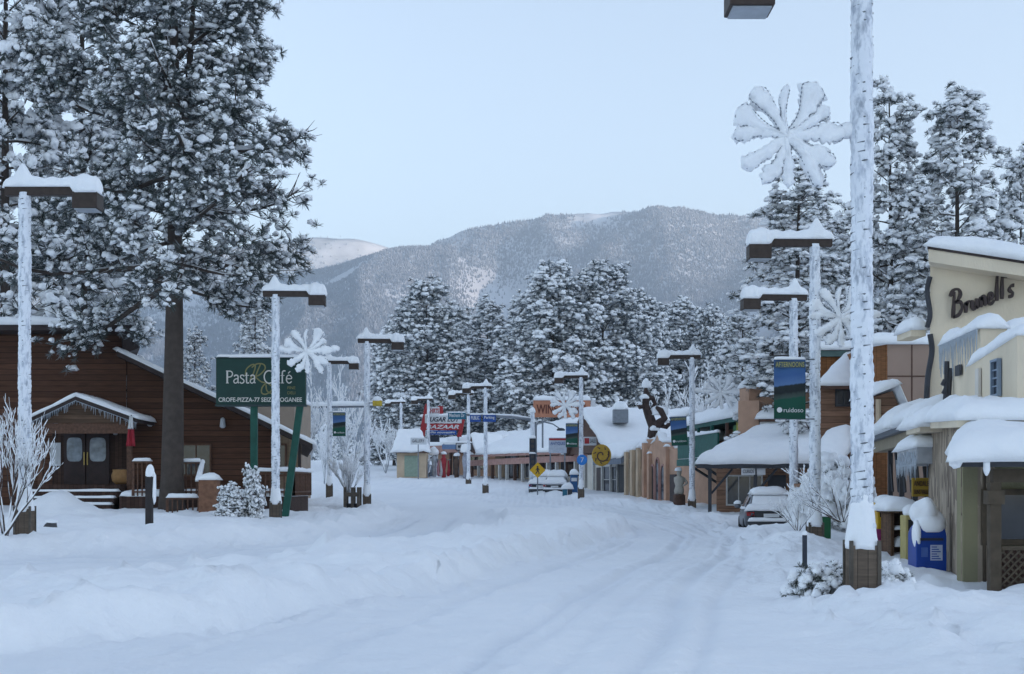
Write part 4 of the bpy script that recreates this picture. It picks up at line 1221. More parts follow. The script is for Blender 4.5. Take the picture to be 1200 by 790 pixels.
for px, py, Y in ((176, 495, 55.9), (261, 497, 55.9)):
    l = MB().lathe([(.02, .36), (.09, .30), (.12, 0), (.06, -.06)], (fx(px, Y), Y, fz(py, Y) - .1), 10); l.build('wall_lamp', PALE, cafe)
window(cf, 214, 522, 246, 556, cafe, RAILW, (2, 1)); window(cf, 326, 522, 334, 556, cafe, RAILW)
# steps and floor of the porch
st = MB()
for i in range(4): st.box(p0 + .2, p1 - .5, 51.6 + .42 * i, 53.3 + 2.6 - .002 * i, .2, pz - .72 + .24 * i)
sto = st.build('steps', DKW, cafe)
sn = MB()
for i in range(3): sn.snow((p0 + .2, 51.58 + .42 * i, pz - .718 + .24 * i), (p1 - .5, 51.58 + .42 * i, pz - .718 + .24 * i), (p1 - .5, 51.99 + .42 * i, pz - .718 + .24 * i), (p0 + .2, 51.99 + .42 * i, pz - .718 + .24 * i), .07, .02, i)
sn.build('snow', SNOW, sto)


def railing(parent, P, h, spacing, lattice=False, snow_t=.13, name='railing'):
    """top and bottom rail with balusters along a polyline of base points, snow lying on the top rail"""
    r = MB(); sn = MB()
    for a, b in zip(P[:-1], P[1:]):
        a, b = Vector(a), Vector(b); d = b - a; L = d.length; u = d.normalized(); nrm = Vector((u.y, -u.x, 0)).normalized() * .05
        for z0, z1 in ((h - .08, h), (.12, .18)):
            r.hexa([a - nrm + Vector((0, 0, z0)), b - nrm + Vector((0, 0, z0)), b + nrm + Vector((0, 0, z0)), a + nrm + Vector((0, 0, z0)), a - nrm + Vector((0, 0, z1)), b - nrm + Vector((0, 0, z1)), b + nrm + Vector((0, 0, z1)), a + nrm + Vector((0, 0, z1))])
        n = max(2, int(L / spacing))
        for i in range(n + 1):
            p = a + d * (i / n); w_ = .022 if i % 8 else .05
            r.box(p.x - w_, p.x + w_, p.y - .02, p.y + .02, p.z, p.z + h - .081)
        sn.snow(a - nrm * 1.4 + Vector((0, 0, h + .003)), b - nrm * 1.4 + Vector((0, 0, h + .003)), b + nrm * 1.4 + Vector((0, 0, h + .003)), a + nrm * 1.4 + Vector((0, 0, h + .003)), snow_t, .03, int(abs(a.x * 7)) % 9, .12)
    o = r.build(name, RAILW, parent); sn.build('rail_snow', SNOW, o); return o


dk = MB().box(fx(152, 53), fx(348, 53), 51.6, 55.9, .2, 1.15); dko = dk.build('deck', DKW, cafe)
s = MB().snow((fx(152, 53), 51.6, 1.152), (fx(348, 53), 51.6, 1.152), (fx(348, 53), 55.8, 1.152), (fx(152, 53), 55.8, 1.152), .22, .03, 6); s.build('snow', SNOW, dko)
Yr = 51.55
railing(cafe, [(fx(156, Yr), Yr, 1.15), (fx(177, Yr), Yr, 1.15)], fz(540, Yr) - 1.15, .16)
railing(cafe, [(fx(212, Yr), Yr, 1.15), (fx(236, Yr), Yr, 1.15)], fz(541, Yr) - 1.15, .16)
railing(cafe, [(fx(236, Yr) + .05, Yr, 1.15), (fx(232, Yr - 1.8), Yr - 1.8, .45)], fz(541, Yr) - 1.15, .3)
railing(cafe, [(fx(196, Yr - 2), Yr - 2, .4), (fx(232, Yr - 2), Yr - 2, .4)], .72, .16)
railing(cafe, [(fx(300, Yr), Yr, 1.15), (fx(344, Yr), Yr, 1.15), (fx(344, Yr), 55.8, 1.15)], fz(552, Yr) - 1.15, .17)
dp = MB().tube([(fx(352), 55.7, fz(512)), (fx(353), 55.7, fz(590))], .06, 8); dp.build('downpipe', FASC, cafe)

bx = thing('planter_box', 'low wooden planter box topped with snow by the deck rail', 'planter', (fx(246, 49), 49, .5))
b = MB(); x0, x1 = fx(235, 49), fx(256, 49); b.box(x0, x1, 48.7, 49.3, .2, fz(562, 49)); b.build('box', mat('planter_wood', (.20, .10, .06), .8, 0, .25, 8), bx)
s = MB().snow((x0, 48.7, fz(562, 49) + .002), (x1, 48.7, fz(562, 49) + .002), (x1, 49.3, fz(562, 49) + .002), (x0, 49.3, fz(562, 49) + .002), .24, .05, 2); s.build('snow', SNOW, bx)

# things standing about the cafe
pot = thing('flower_pot', 'round terracotta pot standing on the cafe porch beside the doors', 'flower pot', (fx(141, 54.6), 54.6, pz + .02))
c = MB().lathe([(.18, 0), (.30, .12), (.34, .32), (.28, .5), (.30, .55), (.26, .56), (.2, .5)], (fx(141, 54.6), 54.6, pz + .02), 20); c.build('pot', mat('terracotta', (.36, .20, .085), .8, 0, .15, 6), pot, True)
c = MB().blob((fx(141, 54.6), 54.6, pz + .52), .24, .24, .09, 3); c.build('soil', mat('soil', (.06, .045, .035), .9), pot, True)

fl = thing('flag', 'limp red and white flag hanging from the porch post', 'flag', (fx(153, 53.3), 53.3, fz(520, 53.3)))
for nm, m_, py0, py1, hw in (('white_cloth', WHT, 488, 503, .10), ('red_cloth', mat('flag_red', (.34, .025, .04), .8), 503, 523, .17)):
    z0, z1 = fz(py1, 53.2), fz(py0, 53.2); V = []; Fs = []
    for i in range(13):
        for j in range(7):
            u = i / 12; v = j / 6; x = fx(153.5, 53.2) + (u - .5) * 2 * hw * (1 - .35 * v); V.append((x, 53.15 + .05 * math.sin(u * 13 + v * 2), z0 + (z1 - z0) * v))
    for i in range(12):
        for j in range(6): a = i * 7 + j; Fs.append((a, a + 7, a + 8, a + 1))
    o = MB().add(V, Fs).build(nm, m_, fl, True); md = o.modifiers.new('thick', 'SOLIDIFY'); md.thickness = .015
pl = MB().tube([(fx(152, 53.3), 53.45, fz(486, 53.3)), (fx(154, 53.1), 53.1, fz(487, 53.1))], .02, 6); pl.build('pole', BRK, fl)

ps = thing('bollard', 'thin dark wooden post with a tall snow cap in the cafe yard', 'post', (fx(175, 38), 38, .2))
z0 = gz(fx(175, 38), 38) - .3; zt_ = fz(558, 38); xx = fx(175, 38)
b = MB().box(xx - .09, xx + .09, 37.91, 38.09, z0, zt_); b.build('post', mat('dark_post', (.035, .03, .03), .8), ps, bevel=.01)
s = MB().blob((xx + .02, 38, zt_ + .06), .13, .12, .26, 4, .15, 1, 14, 9, -.3); s.blob((xx + .14, 37.98, zt_ - .35), .055, .08, .45, 5, .3, 2, 8, 8, -1); s.build('snow', SNOW, ps, True)

# the big green sign
GRN = mat('sign_green', (.008, .040, .032), .5, 0, .1, 3); GPOST = mat('post_green', (.012, .075, .055), .6, 0, .2, 4)
sg = thing('cafe_sign', 'large dark green board sign lettered Pasta Cafe on two green posts', 'sign', (fx(305, 50), 50, 1.0))
Y = 50.0; x0, x1, z0, z1 = fx(253, Y), fx(358, Y), fz(474, Y), fz(420, Y)
b = MB().box(x0, x1, Y, Y + .25, z0, z1); bd = b.build('board', GRN, sg, bevel=.02)
for za_, zb_ in ((z0 - .07, z0 - .002), (z1 + .002, z1 + .05)): f = MB().box(x0 - .03, x1 + .03, Y - .02, Y + .27, za_, zb_); f.build('trim', mat('sign_trim', (.03, .05, .05), .6), bd)
s = MB().snow((x0, Y - .02, z1 + .052), (x1, Y - .02, z1 + .052), (x1, Y + .27, z1 + .052), (x0, Y + .27, z1 + .052), .11, .02, 3); s.build('snow', SNOW, bd)
CREAM = mat('letter_cream', (.62, .60, .55), .6, 0, .05); GOLD = mat('letter_gold', (.20, .185, .07), .6, 0, .1)
SERIF = {  # strokes on an em grid: (points, half width) - thin and thick strokes with feet like a book face
    'P': [([(0, .72), (.13, .72)], .018), ([(.07, .70), (.07, .02)], .045), ([(0, .01), (.16, .01)], .018), ([(.08, .705), (.26, .70), (.36, .62), (.37, .50), (.28, .38), (.09, .355)], .030)],
    'a': [([(.04, .40), (.12, .47), (.22, .46), (.27, .38), (.27, .08), (.33, .01)], .034), ([(.27, .28), (.10, .23), (.02, .12), (.08, .01), (.18, .02), (.27, .12)], .028)],
    's': [([(.27, .40), (.20, .47), (.09, .46), (.05, .38), (.10, .29), (.22, .21), (.26, .11), (.20, .02), (.09, .00), (.02, .07)], .030)],
    't': [([(.10, .62), (.10, .10), (.15, .01), (.25, .03)], .036), ([(.0, .46), (.24, .46)], .020)],
    'C': [([(.54, .56), (.46, .68), (.30, .73), (.14, .66), (.04, .48), (.04, .28), (.12, .10), (.28, .00), (.44, .03), (.55, .14)], .034), ([(.54, .70), (.54, .52)], .014)],
    'f': [([(.30, .70), (.22, .73), (.14, .67), (.12, .56), (.12, .03)], .036), ([(.02, .45), (.24, .45)], .020), ([(.03, .01), (.22, .01)], .018)],
    'e': [([(.04, .26), (.33, .27), (.31, .40), (.20, .47), (.09, .42), (.04, .26), (.06, .12), (.16, .01), (.27, .03), (.34, .11)], .029), ],
    "'": [([(.14, .57), (.26, .70)], .026)]}


def strokes(mb, glyphs, x, y, z, h, adv, smooth=6, dep=.02):
    for g, a in glyphs:
        for pts, w_ in SERIF[g]:
            P = catmull([(p[0], p[1], 0) for p in pts], smooth) if len(pts) > 2 else [Vector((p[0], p[1], 0)) for p in pts]
            ribbon(mb, [(x + p.x * h, z + p.y * h) for p in P], [w_ * h] * len(P), y, dep)
        x += a * h
    return x


def ribbon(mb, P, W, y, dep):
    """flat raised lettering stroke in a plane facing the street"""
    n = len(P); V = []
    for i, (x, z) in enumerate(P):
        a = P[max(0, i - 1)]; b = P[min(n - 1, i + 1)]; dx, dz = b[0] - a[0], b[1] - a[1]; L = math.hypot(dx, dz) or 1; nx, nz = -dz / L * W[i], dx / L * W[i]
        V += [(x + nx, y, z + nz), (x - nx, y, z - nz), (x + nx, y - dep, z + nz), (x - nx, y - dep, z - nz)]
    Fs = []
    for i in range(n - 1):
        a, b = 4 * i, 4 * i + 4
        Fs += [(a + 2, a + 3, b + 3, b + 2), (a, a + 2, b + 2, b), (a + 1, b + 1, b + 3, a + 3)]
    Fs += [(0, 1, 3, 2), (4 * n - 4, 4 * n - 2, 4 * n - 1, 4 * n - 3)]
    mb.add(V, Fs)


gold = MB(); k = (x1 - x0)
def sw(pts, w_=.022): ribbon(gold, [(x0 + k * p.x, z0 + (z1 - z0) * p.y) for p in catmull([(a, b, 0) for a, b in pts], 8)], [w_] * (8 * (len(pts) - 1) + 1), Y - .004, .006)
sw([(.33, .62), (.34, .76), (.40, .86), (.44, .84), (.42, .68), (.38, .54)]); sw([(.40, .80), (.46, .88), (.53, .87), (.55, .78), (.50, .66), (.44, .60)])
sw([(.50, .88), (.46, .70), (.43, .52)]); sw([(.44, .60), (.50, .50), (.55, .47)]); sw([(.62, .40), (.57, .46), (.52, .38), (.51, .26), (.55, .22), (.61, .28), (.64, .38)]); sw([(.56, .42), (.57, .30), (.62, .24), (.68, .30)])
gold.build('golden_script', GOLD, bd)
l = MB(); xe = strokes(l, [('P', .43), ('a', .36), ('s', .31), ('t', .29), ('a', .36)], x0 + .115 * k, Y - .013, z0 + .46 * (z1 - z0), .60, 0)
l.build('lettering', CREAM, bd)
l = MB(); xs_ = strokes(l, [('C', .61), ('a', .36), ('f', .27)], x0 + .535 * k, Y - .013, z0 + .46 * (z1 - z0), .60, 0)
strokes(l, [('e', 0), ("'", .3)], xs_ + .03, Y - .013, z0 + .46 * (z1 - z0), .60, 0); l.build('lettering', CREAM, bd)
text('CROFE-PIZZA-77 SEIZE DOGANEE', (x0 + .03 * k, Y - .004, z0 + .055 * (z1 - z0)), (1, 0, 0), (0, 0, 1), .155, CREAM, bd, 'menu_line', width=k * .93, bold=.012)
text('FINE', (x0 + .80 * k, Y - .004, z0 + .33 * (z1 - z0)), (1, 0, 0), (0, 0, 1), .10, GOLD, bd, 'small_line'); text('DELI', (x0 + .80 * k, Y - .004, z0 + .22 * (z1 - z0)), (1, 0, 0), (0, 0, 1), .10, GOLD, bd, 'small_line')
for p_, q_ in (((297, 474), (297, 545)), ((351, 474), (333, 545))):
    zz = fz(p_[1], Y) - .05; xa, xb = fx(p_[0], Y), fx(q_[0], Y)
    b = MB().hexa([(xb - .12, Y + .05, .3), (xb + .12, Y + .05, .3), (xb + .12, Y + .22, .3), (xb - .12, Y + .22, .3), (xa - .12, Y + .05, zz), (xa + .12, Y + .05, zz), (xa + .12, Y + .22, zz), (xa - .12, Y + .22, zz)]); b.build('post', GPOST, sg)

# shrubs of the yard
SP = pine_geo(51, 1.9, .12, .72, 34, .13, True, .05, lambda f: (1 - f) ** .8 + .06, .97, 1.25, (-.35, .5))
sp1 = pine_tree('spruce_shrub', 'taller of two small snow covered conifers beside the green sign post', 'shrub', SP, 'two small snow covered conifers in the cafe yard')
sp1.location = (fx(294, 47), 47, gz(fx(294, 47), 47) - .1); sp1.scale = (.42, .42, .78 * (fz(539, 47) - gz(fx(294, 47), 47)) / 1.9)
sp2 = copy_tree(sp1, (fx(268, 46.5), 46.5, gz(fx(268, 46.5), 46.5) - .1), 2.0, 'lower and wider of two small snow covered conifers, by the deck rail', (.50, .50, .52))
sh = twig_plant('snowy_shrub', 'bare branching shrub thick with snow at the left edge before the lamp', 'shrub',
                twig_geo(71, [((0, 0, 0), (-.35, 0, 1)), ((.1, 0, 0), (.25, .1, 1)), ((0, .1, 0), (.75, -.1, .8)), ((0, -.1, 0), (1.0, -.2, .55)), ((-.1, 0, 0), (-.8, .1, .8)), ((.05, 0, 0), (.05, -.2, 1)), ((.05, .05, 0), (.5, .2, 1))], 1.25, .026, 3, .55, .3, (3, 5), .62, .55, 4))
sh.scale = (.82, .82, 1.5); sh.location = (fx(4, 30.8), 30.8, gz(fx(4, 30.8), 30.8) - .1)
rb = twig_plant('round_bush', 'round clipped bush of fine frosty twigs beside the tall left lamp', 'bush',
                twig_geo(81, [((0.05 * math.cos(a), .05 * math.sin(a), 0), (math.cos(a) * rr_, math.sin(a) * rr_, 1)) for a, rr_ in [(i * 2.4, .25 + .09 * i) for i in range(11)]], .85, .028, 3, .5, .3, (3, 5), .62, 1.5, 3), None, 'frost_bark', 'tree_snow')
zb2 = fz(577, 63); rb.location = (fx(408, 63), 63, zb2); rb.scale = (.95, .95, (fz(512, 63) - zb2) / 2.0)
pb = thing('tree_planter', 'dark wooden planter frame with posts at the foot of the round bush', 'planter', (fx(410, 63), 63, .4))
for px in (405.5, 414, 421):
    for yy in (62.6, 63.4):
        k_ = MB().box(fx(px, 63) - .06, fx(px, 63) + .06, yy - .06, yy + .06, .2, fz(571, 63)); k_.build('post', MATS['box_post'], pb)
for yy in (62.55, 63.45):
    k_ = MB().box(fx(405.5, 63) + .062, fx(421, 63) - .062, yy - .02, yy + .02, fz(582, 63), fz(577, 63)); k_.build('rail', MATS['box_post'], pb)
k_ = MB().box(fx(407, 63), fx(419, 63), 62.7, 63.3, .2, fz(590, 63)); k_.build('soil_box', mat('dark_soil', (.03, .028, .03), .9), pb)
# ------------------------------------------------------------------ shops up the street
STUC = mat('stucco_tan', (.54, .42, .30), .9, 0, .16, 1.2, .25, 25)
STUC2 = mat('stucco_rose', (.48, .30, .21), .9, 0, .16, 1.2, .25, 25)
STUCW = mat('stucco_white', (.62, .58, .52), .9, 0, .08, 1.5, .2, 25)
PINKF = mat('fascia_pink', (.38, .22, .19), .8, 0, .15, 3)
BRNW = planks('brown_siding', (.27, .155, .10), .20, 'Z', .08, .2)
DGREY = mat('dark_trim', (.045, .047, .055), .6, 0, .2, 4)
GRNT = mat('trim_green', (.010, .095, .075), .6, 0, .2, 4)
POSTW = mat('post_white', (.50, .49, .47), .7, 0, .1, 6)
BRNT = mat('trim_brown', (.10, .055, .04), .75, 0, .2, 6)
SIGNW = mat('sign_white', (.60, .61, .63), .6, 0, .06, 5)
RED = mat('sign_red', (.36, .03, .035), .55, 0, .1, 5)
BLUE = mat('sign_blue', (.02, .075, .30), .5, 0, .1, 5)
TEAL = mat('sign_teal', (.02, .13, .20), .5, 0, .1, 5)
INK = mat('sign_ink', (.03, .035, .05), .6)
STEEL = mat('signal_steel', (.22, .24, .27), .5, .5, .15, 5)
U3, V3 = (1, 0, 0), (0, 0, 1)


def sx(px, Y): return (px - 600) / FOC * Y
def sz(py, Y): return CAMZ + (HORZ - py) / FOC * Y


def base(fac, lo=-.6):
    return min(gz(fac.A.x, fac.A.y), gz((fac.A + fac.u * fac.L).x, (fac.A + fac.u * fac.L).y)) + lo


def fbox(fac, name, m, parent, t0, t1, z0, z1, d0, d1, bevel=0):
    b = MB(); fac.box(b, t0, t1, z0, z1, d0, d1); return b.build(name, m, parent, bevel=bevel)


def fsnow(fac, parent, t0, t1, z, d0, d1, th, z2=None, name='roof_snow', **k):
    b = MB(); fac.snow(b, t0, t1, z, d0, d1, th, z2, **k); return b.build(name, SNOW, parent)


# --- long shop with the deep snow roof and a row of posts
f = Fac(5.95, 109, -3.7, 136); z0 = base(f)
b = thing('shop_building', 'long low shop with a wide snow roof on pale posts behind the crossing sign', 'building', (1, 122, 1.2))
fbox(f, 'wall', STUC, b, 0, f.L, z0, 5.0, -12, -2.2)
e = f.tz(620, 533)[1]
rq = MB(); P = [f.p(-.4, e + .05, .5), f.p(f.L + .4, e + .35, .5), f.p(f.L + .4, e + 3.4, -9), f.p(-.4, e + 3.1, -9)]; rq.slab(P, .25); ro = rq.build('roof', PINKF, b)
s = MB().snow(*[p + Vector((0, 0, .004)) for p in P], .55, .12, 4, .3); s.build('roof_snow', SNOW, ro)
fbox(f, 'fascia', PINKF, b, -.4, f.L + .4, e - .75, e - .22, .15, .3)
for i in range(15):
    t_ = .3 + i * (f.L - .6) / 14
    fbox(f, 'post', (POSTW, BRNT)[i % 3 == 2], b, t_ - .13, t_ + .13, z0, e - .76, .1, .34)
for i, (a, c) in enumerate(((.6, 2.6), (3.2, 5.4), (7, 10), (12, 15), (17, 20), (22, 25.5))):
    window(f, 0, 0, 0, 0, b, BRNT if i % 2 else POSTW, (2, 1), -2.2, .1, rect=(a, c, z0 + 1.5, z0 + 3.5))
    if i < 5: fbox(f, 'door', DOORM if i % 2 else DGREY, b, c + .35, c + 1.35, z0 + .4, z0 + 3.3, -2.19, -2.12)
g = MB(); tg = f.t(559); gp = [f.p(tg - 1.5, e + .3, .55), f.p(tg + 1.5, e + .3, .55), f.p(tg, e + 2.1, .55)]
g.prism(gp, -f.n * 3); gb = g.build('gable', BRNT, b)
s = MB(); s.snow(gp[0] + Vector((0, 0, .1)), gp[2] + Vector((0, 0, .1)), gp[2] - f.n * 3, gp[0] - f.n * 3, .3, .1, 3); s.build('snow', SNOW, gb); s = MB(); s.snow(gp[2] + Vector((0, 0, .1)), gp[1] + Vector((0, 0, .1)), gp[1] - f.n * 3, gp[2] - f.n * 3, .3, .1, 5); s.build('snow', SNOW, gb)
# orange sign on its roof
Yo = 112.0; so = thing('roof_sign', 'faded orange rooftop sign with brown capitals and a snow cap, above the long shop', 'sign', (sx(655, Yo), Yo, sz(490, Yo)))
x0, x1, za, zb_ = sx(625, Yo), sx(692, Yo), sz(489, Yo), sz(469, Yo)
k = MB().box(x0, x1, Yo, Yo + .3, za, zb_); bo = k.build('board', mat('sign_orange', (.46, .20, .12), .7, 0, .15, 2), so)
k = MB().box(sx(692.5, Yo), sx(698, Yo), Yo + .1, Yo + .3, za + .1, zb_); k.build('end_panel', SIGNW, so)
text('WINE BARREL', (x0 + .25, Yo - .004, za + .28), U3, V3, .72, mat('sign_brown', (.11, .03, .02), .7), bo, width=(x1 - x0) * .9, bold=.02)
for px in (636, 680): k = MB().box(sx(px, Yo) - .07, sx(px, Yo) + .07, Yo + .31, Yo + .45, za - 2.4, za + .6); k.build('strut', STEEL, so)
s = MB().snow((x0, Yo - .05, zb_ + .003), (x1, Yo - .05, zb_ + .003), (x1, Yo + .35, zb_ + .003), (x0, Yo + .35, zb_ + .003), .38, .06, 3); s.build('snow', SNOW, bo)

# --- store with the canopy and the red framed sign; the small hut
f = Fac(-3.95, 138, -9.4, 147); z0 = base(f)
b = thing('canopy_store', 'small flat roofed store with a pinkish canopy under the tall red framed sign', 'building', (-7, 142, 2.3))
fbox(f, 'wall', STUC2, b, 0, f.L, z0, 5.6, -9, -2)
e = f.tz(520, 531)[1]; cn = fbox(f, 'canopy', PINKF, b, -.2, f.L + .2, e, e + .75, -2.2, .7)
fsnow(f, cn, -.2, f.L + .2, e + .752, -9, .7, .55, e + 1.9)
for t_ in (.2, 3.4, 6.8, f.L - .2): fbox(f, 'post', BRNT, b, t_ - .12, t_ + .12, z0, e - .002, .3, .54)
window(f, 0, 0, 0, 0, b, BRNT, (3, 1), -2, .1, rect=(1, 4.6, z0 + 1.4, z0 + 3.2)); fbox(f, 'door', DOORM, b, 6, 7.2, z0 + .3, z0 + 3.2, -1.99, -1.92)
Yv = 137.4; vs_ = thing('shop_sign', 'tall red framed shop sign with stacked white, red and blue lettered panels', 'sign', (sx(520, Yv), Yv, 3))
for (xa, ya, xb, yb, w_) in ((494, 512, 501, 473, .28), (538, 512, 544, 484, .22), (516, 492, 516, 476, .3)):
    k = MB().hexa([(sx(xa, Yv) - w_, Yv + .05, sz(ya, Yv)), (sx(xa, Yv) + w_, Yv + .05, sz(ya, Yv)), (sx(xa, Yv) + w_, Yv + .3, sz(ya, Yv)), (sx(xa, Yv) - w_, Yv + .3, sz(ya, Yv)),
                   (sx(xb, Yv) - w_ * .8, Yv + .05, sz(yb, Yv)), (sx(xb, Yv) + w_ * .8, Yv + .05, sz(yb, Yv)), (sx(xb, Yv) + w_ * .8, Yv + .3, sz(yb, Yv)), (sx(xb, Yv) - w_ * .8, Yv + .3, sz(yb, Yv))]); k.build('red_post', RED, vs_)
for (xa, ya, xb, yb, m_, tm, wd, shear) in ((502, 486, 515, 477, SIGNW, RED, 'SHIRTS', 0), (498, 496, 541, 487, SIGNW, INK, 'SUGAR LOT', .3), (497, 504, 540, 496.5, RED, SIGNW, 'BAZAAR', .3), (500, 509.5, 535, 504.5, BLUE, SIGNW, 'gifts souvenirs', .2)):
    xa_, xb_, za, zb_ = sx(xa, Yv), sx(xb, Yv), sz(ya, Yv), sz(yb, Yv)
    k = MB().box(xa_, xb_, Yv - .12, Yv + .04, za, zb_); pn = k.build('panel', m_, vs_)
    text(wd, (xa_ + (xb_ - xa_) * .05, Yv - .124, za + (zb_ - za) * .18), U3, V3, (zb_ - za) * .62, tm, pn, width=(xb_ - xa_) * .9, shear=shear, bold=.03)
k = MB().box(sx(504, Yv), sx(515, Yv), Yv, Yv + .2, sz(518, Yv), sz(510, Yv)); k.build('lower_panel', INK, vs_)
for px in (502, 537): k = MB().box(sx(px, Yv) - .08, sx(px, Yv) + .08, Yv + .31, Yv + .47, 2, sz(500, Yv)); k.build('leg', STEEL, vs_)
s = MB().snow((sx(498, Yv), Yv - .12, sz(487, Yv) + .004), (sx(541, Yv), Yv - .12, sz(487, Yv) + .004), (sx(541, Yv), Yv + .3, sz(487, Yv) + .004), (sx(498, Yv), Yv + .3, sz(487, Yv) + .004), .18, .03, 4); s.build('snow', SNOW, vs_)
# goods set out in front of it
GOODS = [(500, 540, 559, 'clothes rack of pale blue garments dusted with snow', 'clothes rack', (.30, .36, .45)), (509, 530, 557, 'tall snow covered display stand under the canopy', 'display stand', (.45, .48, .53)),
         (520, 531, 560, 'mannequin display dressed in red under the canopy', 'mannequin', (.36, .04, .05)), (535, 533, 560, 'dark brown carved figure standing outside the canopy store', 'carving', (.10, .065, .05)), (545, 527, 564, 'figure shaped display wrapped in snow beside the canopy end', 'display', (.34, .36, .42))]
for i, (px, p0_, p1_, lab, cat, col) in enumerate(GOODS):
    Yg = 134.0 - i * .6; x = sx(px, Yg); zl_, zh = sz(p1_ + 2, Yg), sz(p0_, Yg); h = zh - zl_
    g_ = thing('display_figure' if cat != 'clothes rack' else 'clothes_rack', lab, cat, (x, Yg, zl_))
    m_ = mat('goods_%s' % ('blue', 'grey', 'red', 'brown', 'slate')[i], col, .8, 0, .3, 3)
    k = MB(); prof = [(.16, 0), (.22, .12 * h), (.16, .35 * h), (.22, .5 * h), (.28, .68 * h), (.24, .8 * h), (.12, .84 * h), (.19, .92 * h), (.14, h), (.03, h * 1.02)]
    k.lathe(prof, (x, Yg, zl_), 12); k.build('body', m_, g_, True)
    if cat == 'clothes rack' or i == 2:
        for dx, hh_, gm in ((-.50, .9, mat('cloth_pink', (.45, .22, .25), .8, 0, .3, 4)), (.46, .75, MATS['goods_red'] if i == 2 else m_), (-.2, .6, mat('cloth_white', (.5, .5, .52), .8))): k = MB().lathe([(.10, .12 * h), (.17, .2 * h), (.14, .5 * h * hh_), (.05, .72 * h)], (x + dx, Yg + .1 - .2 * (dx == -.2), zl_), 8); k.v = [(a_ + .05 * math.sin(c_ * 5 + dx * 9), b__, c_) for a_, b__, c_ in k.v]; k.build('garment', gm, g_, True)
        k = MB().tube([(x - .75, Yg + .1, zl_ + .75 * h), (x + .7, Yg + .1, zl_ + .75 * h)], .03, 6); k.build('rail', STEEL, g_)
    s = MB().blob((x, Yg, zh - .05), .3 + .15 * (i in (1, 4)), .3, .22 + .4 * (i in (1, 4)), i, .3); s.build('snow', SNOW, g_, True)
bn = thing('bench', 'small dark bench half buried in snow before the canopy store', 'bench', (sx(523, 126), 126, sz(567, 126)))
k = MB().box(sx(518, 126), sx(527, 126), 125.8, 126.3, sz(567, 126), sz(564, 126)); k.build('seat', DGREY, bn)
for px in (519, 526): k = MB().box(sx(px, 126) - .05, sx(px, 126) + .05, 125.85, 126.25, sz(572, 126), sz(567, 126) - .002); k.build('leg', DGREY, bn)
s = MB().snow((sx(518, 126), 125.8, sz(564, 126) + .003), (sx(527, 126), 125.8, sz(564, 126) + .003), (sx(527, 126), 126.3, sz(564, 126) + .003), (sx(518, 126), 126.3, sz(564, 126) + .003), .25, .05, 3); s.build('snow', SNOW, bn)

Yh = 131.0; hu = thing('hut', 'little steep roofed hut with a pale green door at the far bend', 'hut', (sx(480, Yh), Yh, 2))
xa, xb, zl_, ze_ = sx(465, Yh), sx(499, Yh), sz(560, Yh), sz(529, Yh)
k = MB().box(xa, xb, Yh, Yh + 4, zl_, ze_); k.build('wall', STUC, hu); k = MB().box(sx(474, Yh), sx(491, Yh), Yh - .06, Yh - .003, zl_ + .1, sz(534, Yh)); k.build('door', mat('door_green', (.26, .33, .26), .7), hu)
rp = [Vector((xa - .3, Yh - .5, ze_)), Vector((xb + .3, Yh - .5, ze_)), Vector((sx(491, Yh), Yh + 2, sz(505, Yh))), Vector((sx(464, Yh), Yh + 2, sz(505, Yh)))]
k = MB().slab(rp, .18); ro = k.build('roof', BRNT, hu); s = MB().snow(*[p + Vector((0, 0, .004)) for p in rp], .4, .12, 3); s.build('roof_snow', SNOW, ro)
k = MB().prism([rp[0] + Vector((.05, .4, 0)), rp[3] + Vector((.05, 0, -.2)), Vector((xa - .2, Yh + 4, ze_))], (.12, 0, 0)); k.build('gable', BRNT, hu)
sgn = thing('hanging_sign', 'pale board sign with faint lettering hung beside the hut roof', 'sign', (sx(490, 128), 128, sz(516, 128)))
k = MB().box(sx(481, 128), sx(500, 128), 128, 128.1, sz(521, 128), sz(513, 128)); k.build('board', SIGNW, sgn); k = MB().tube([(sx(490, 128), 128.15, 2), (sx(490, 128), 128.15, sz(513, 128))], .05, 6); k.build('pole', STEEL, sgn)
text('GALLERY', (sx(483, 128), 127.99, sz(518.5, 128)), U3, V3, .28, INK, sgn, width=1.1)
mg = thing('hanging_sign', 'white sign with black edge and capitals at the end of the canopy', 'sign', (sx(551, 134), 134, sz(523, 134)))
k = MB().box(sx(534, 134), sx(553, 134), 134, 134.15, sz(528, 134), sz(519, 134)); k.build('frame', INK, mg); k = MB().box(sx(535, 134), sx(552, 134), 133.97, 133.998, sz(527, 134), sz(520, 134)); k.build('board', SIGNW, mg)
text('MULCO', (sx(536.5, 134), 133.966, sz(525.8, 134)), U3, V3, .38, INK, mg, width=1.15, bold=.03); k = MB().box(sx(518, 134), sx(534, 134), 134, 134.1, sz(526.5, 134), sz(521, 134)); k.build('blue_panel', mat('panel_blue', (.16, .25, .42), .6), mg)
s = MB().snow((sx(518, 134), 133.9, sz(519, 134) + .003), (sx(553, 134), 133.9, sz(519, 134) + .003), (sx(553, 134), 134.2, sz(519, 134) + .003), (sx(518, 134), 134.2, sz(519, 134) + .003), .15, .03, 2); s.build('snow', SNOW, mg)
for px in (520, 550): k = MB().tube([(sx(px, 134), 134.22, 2), (sx(px, 134), 134.22, sz(520, 134))], .05, 6); k.build('leg', STEEL, mg)

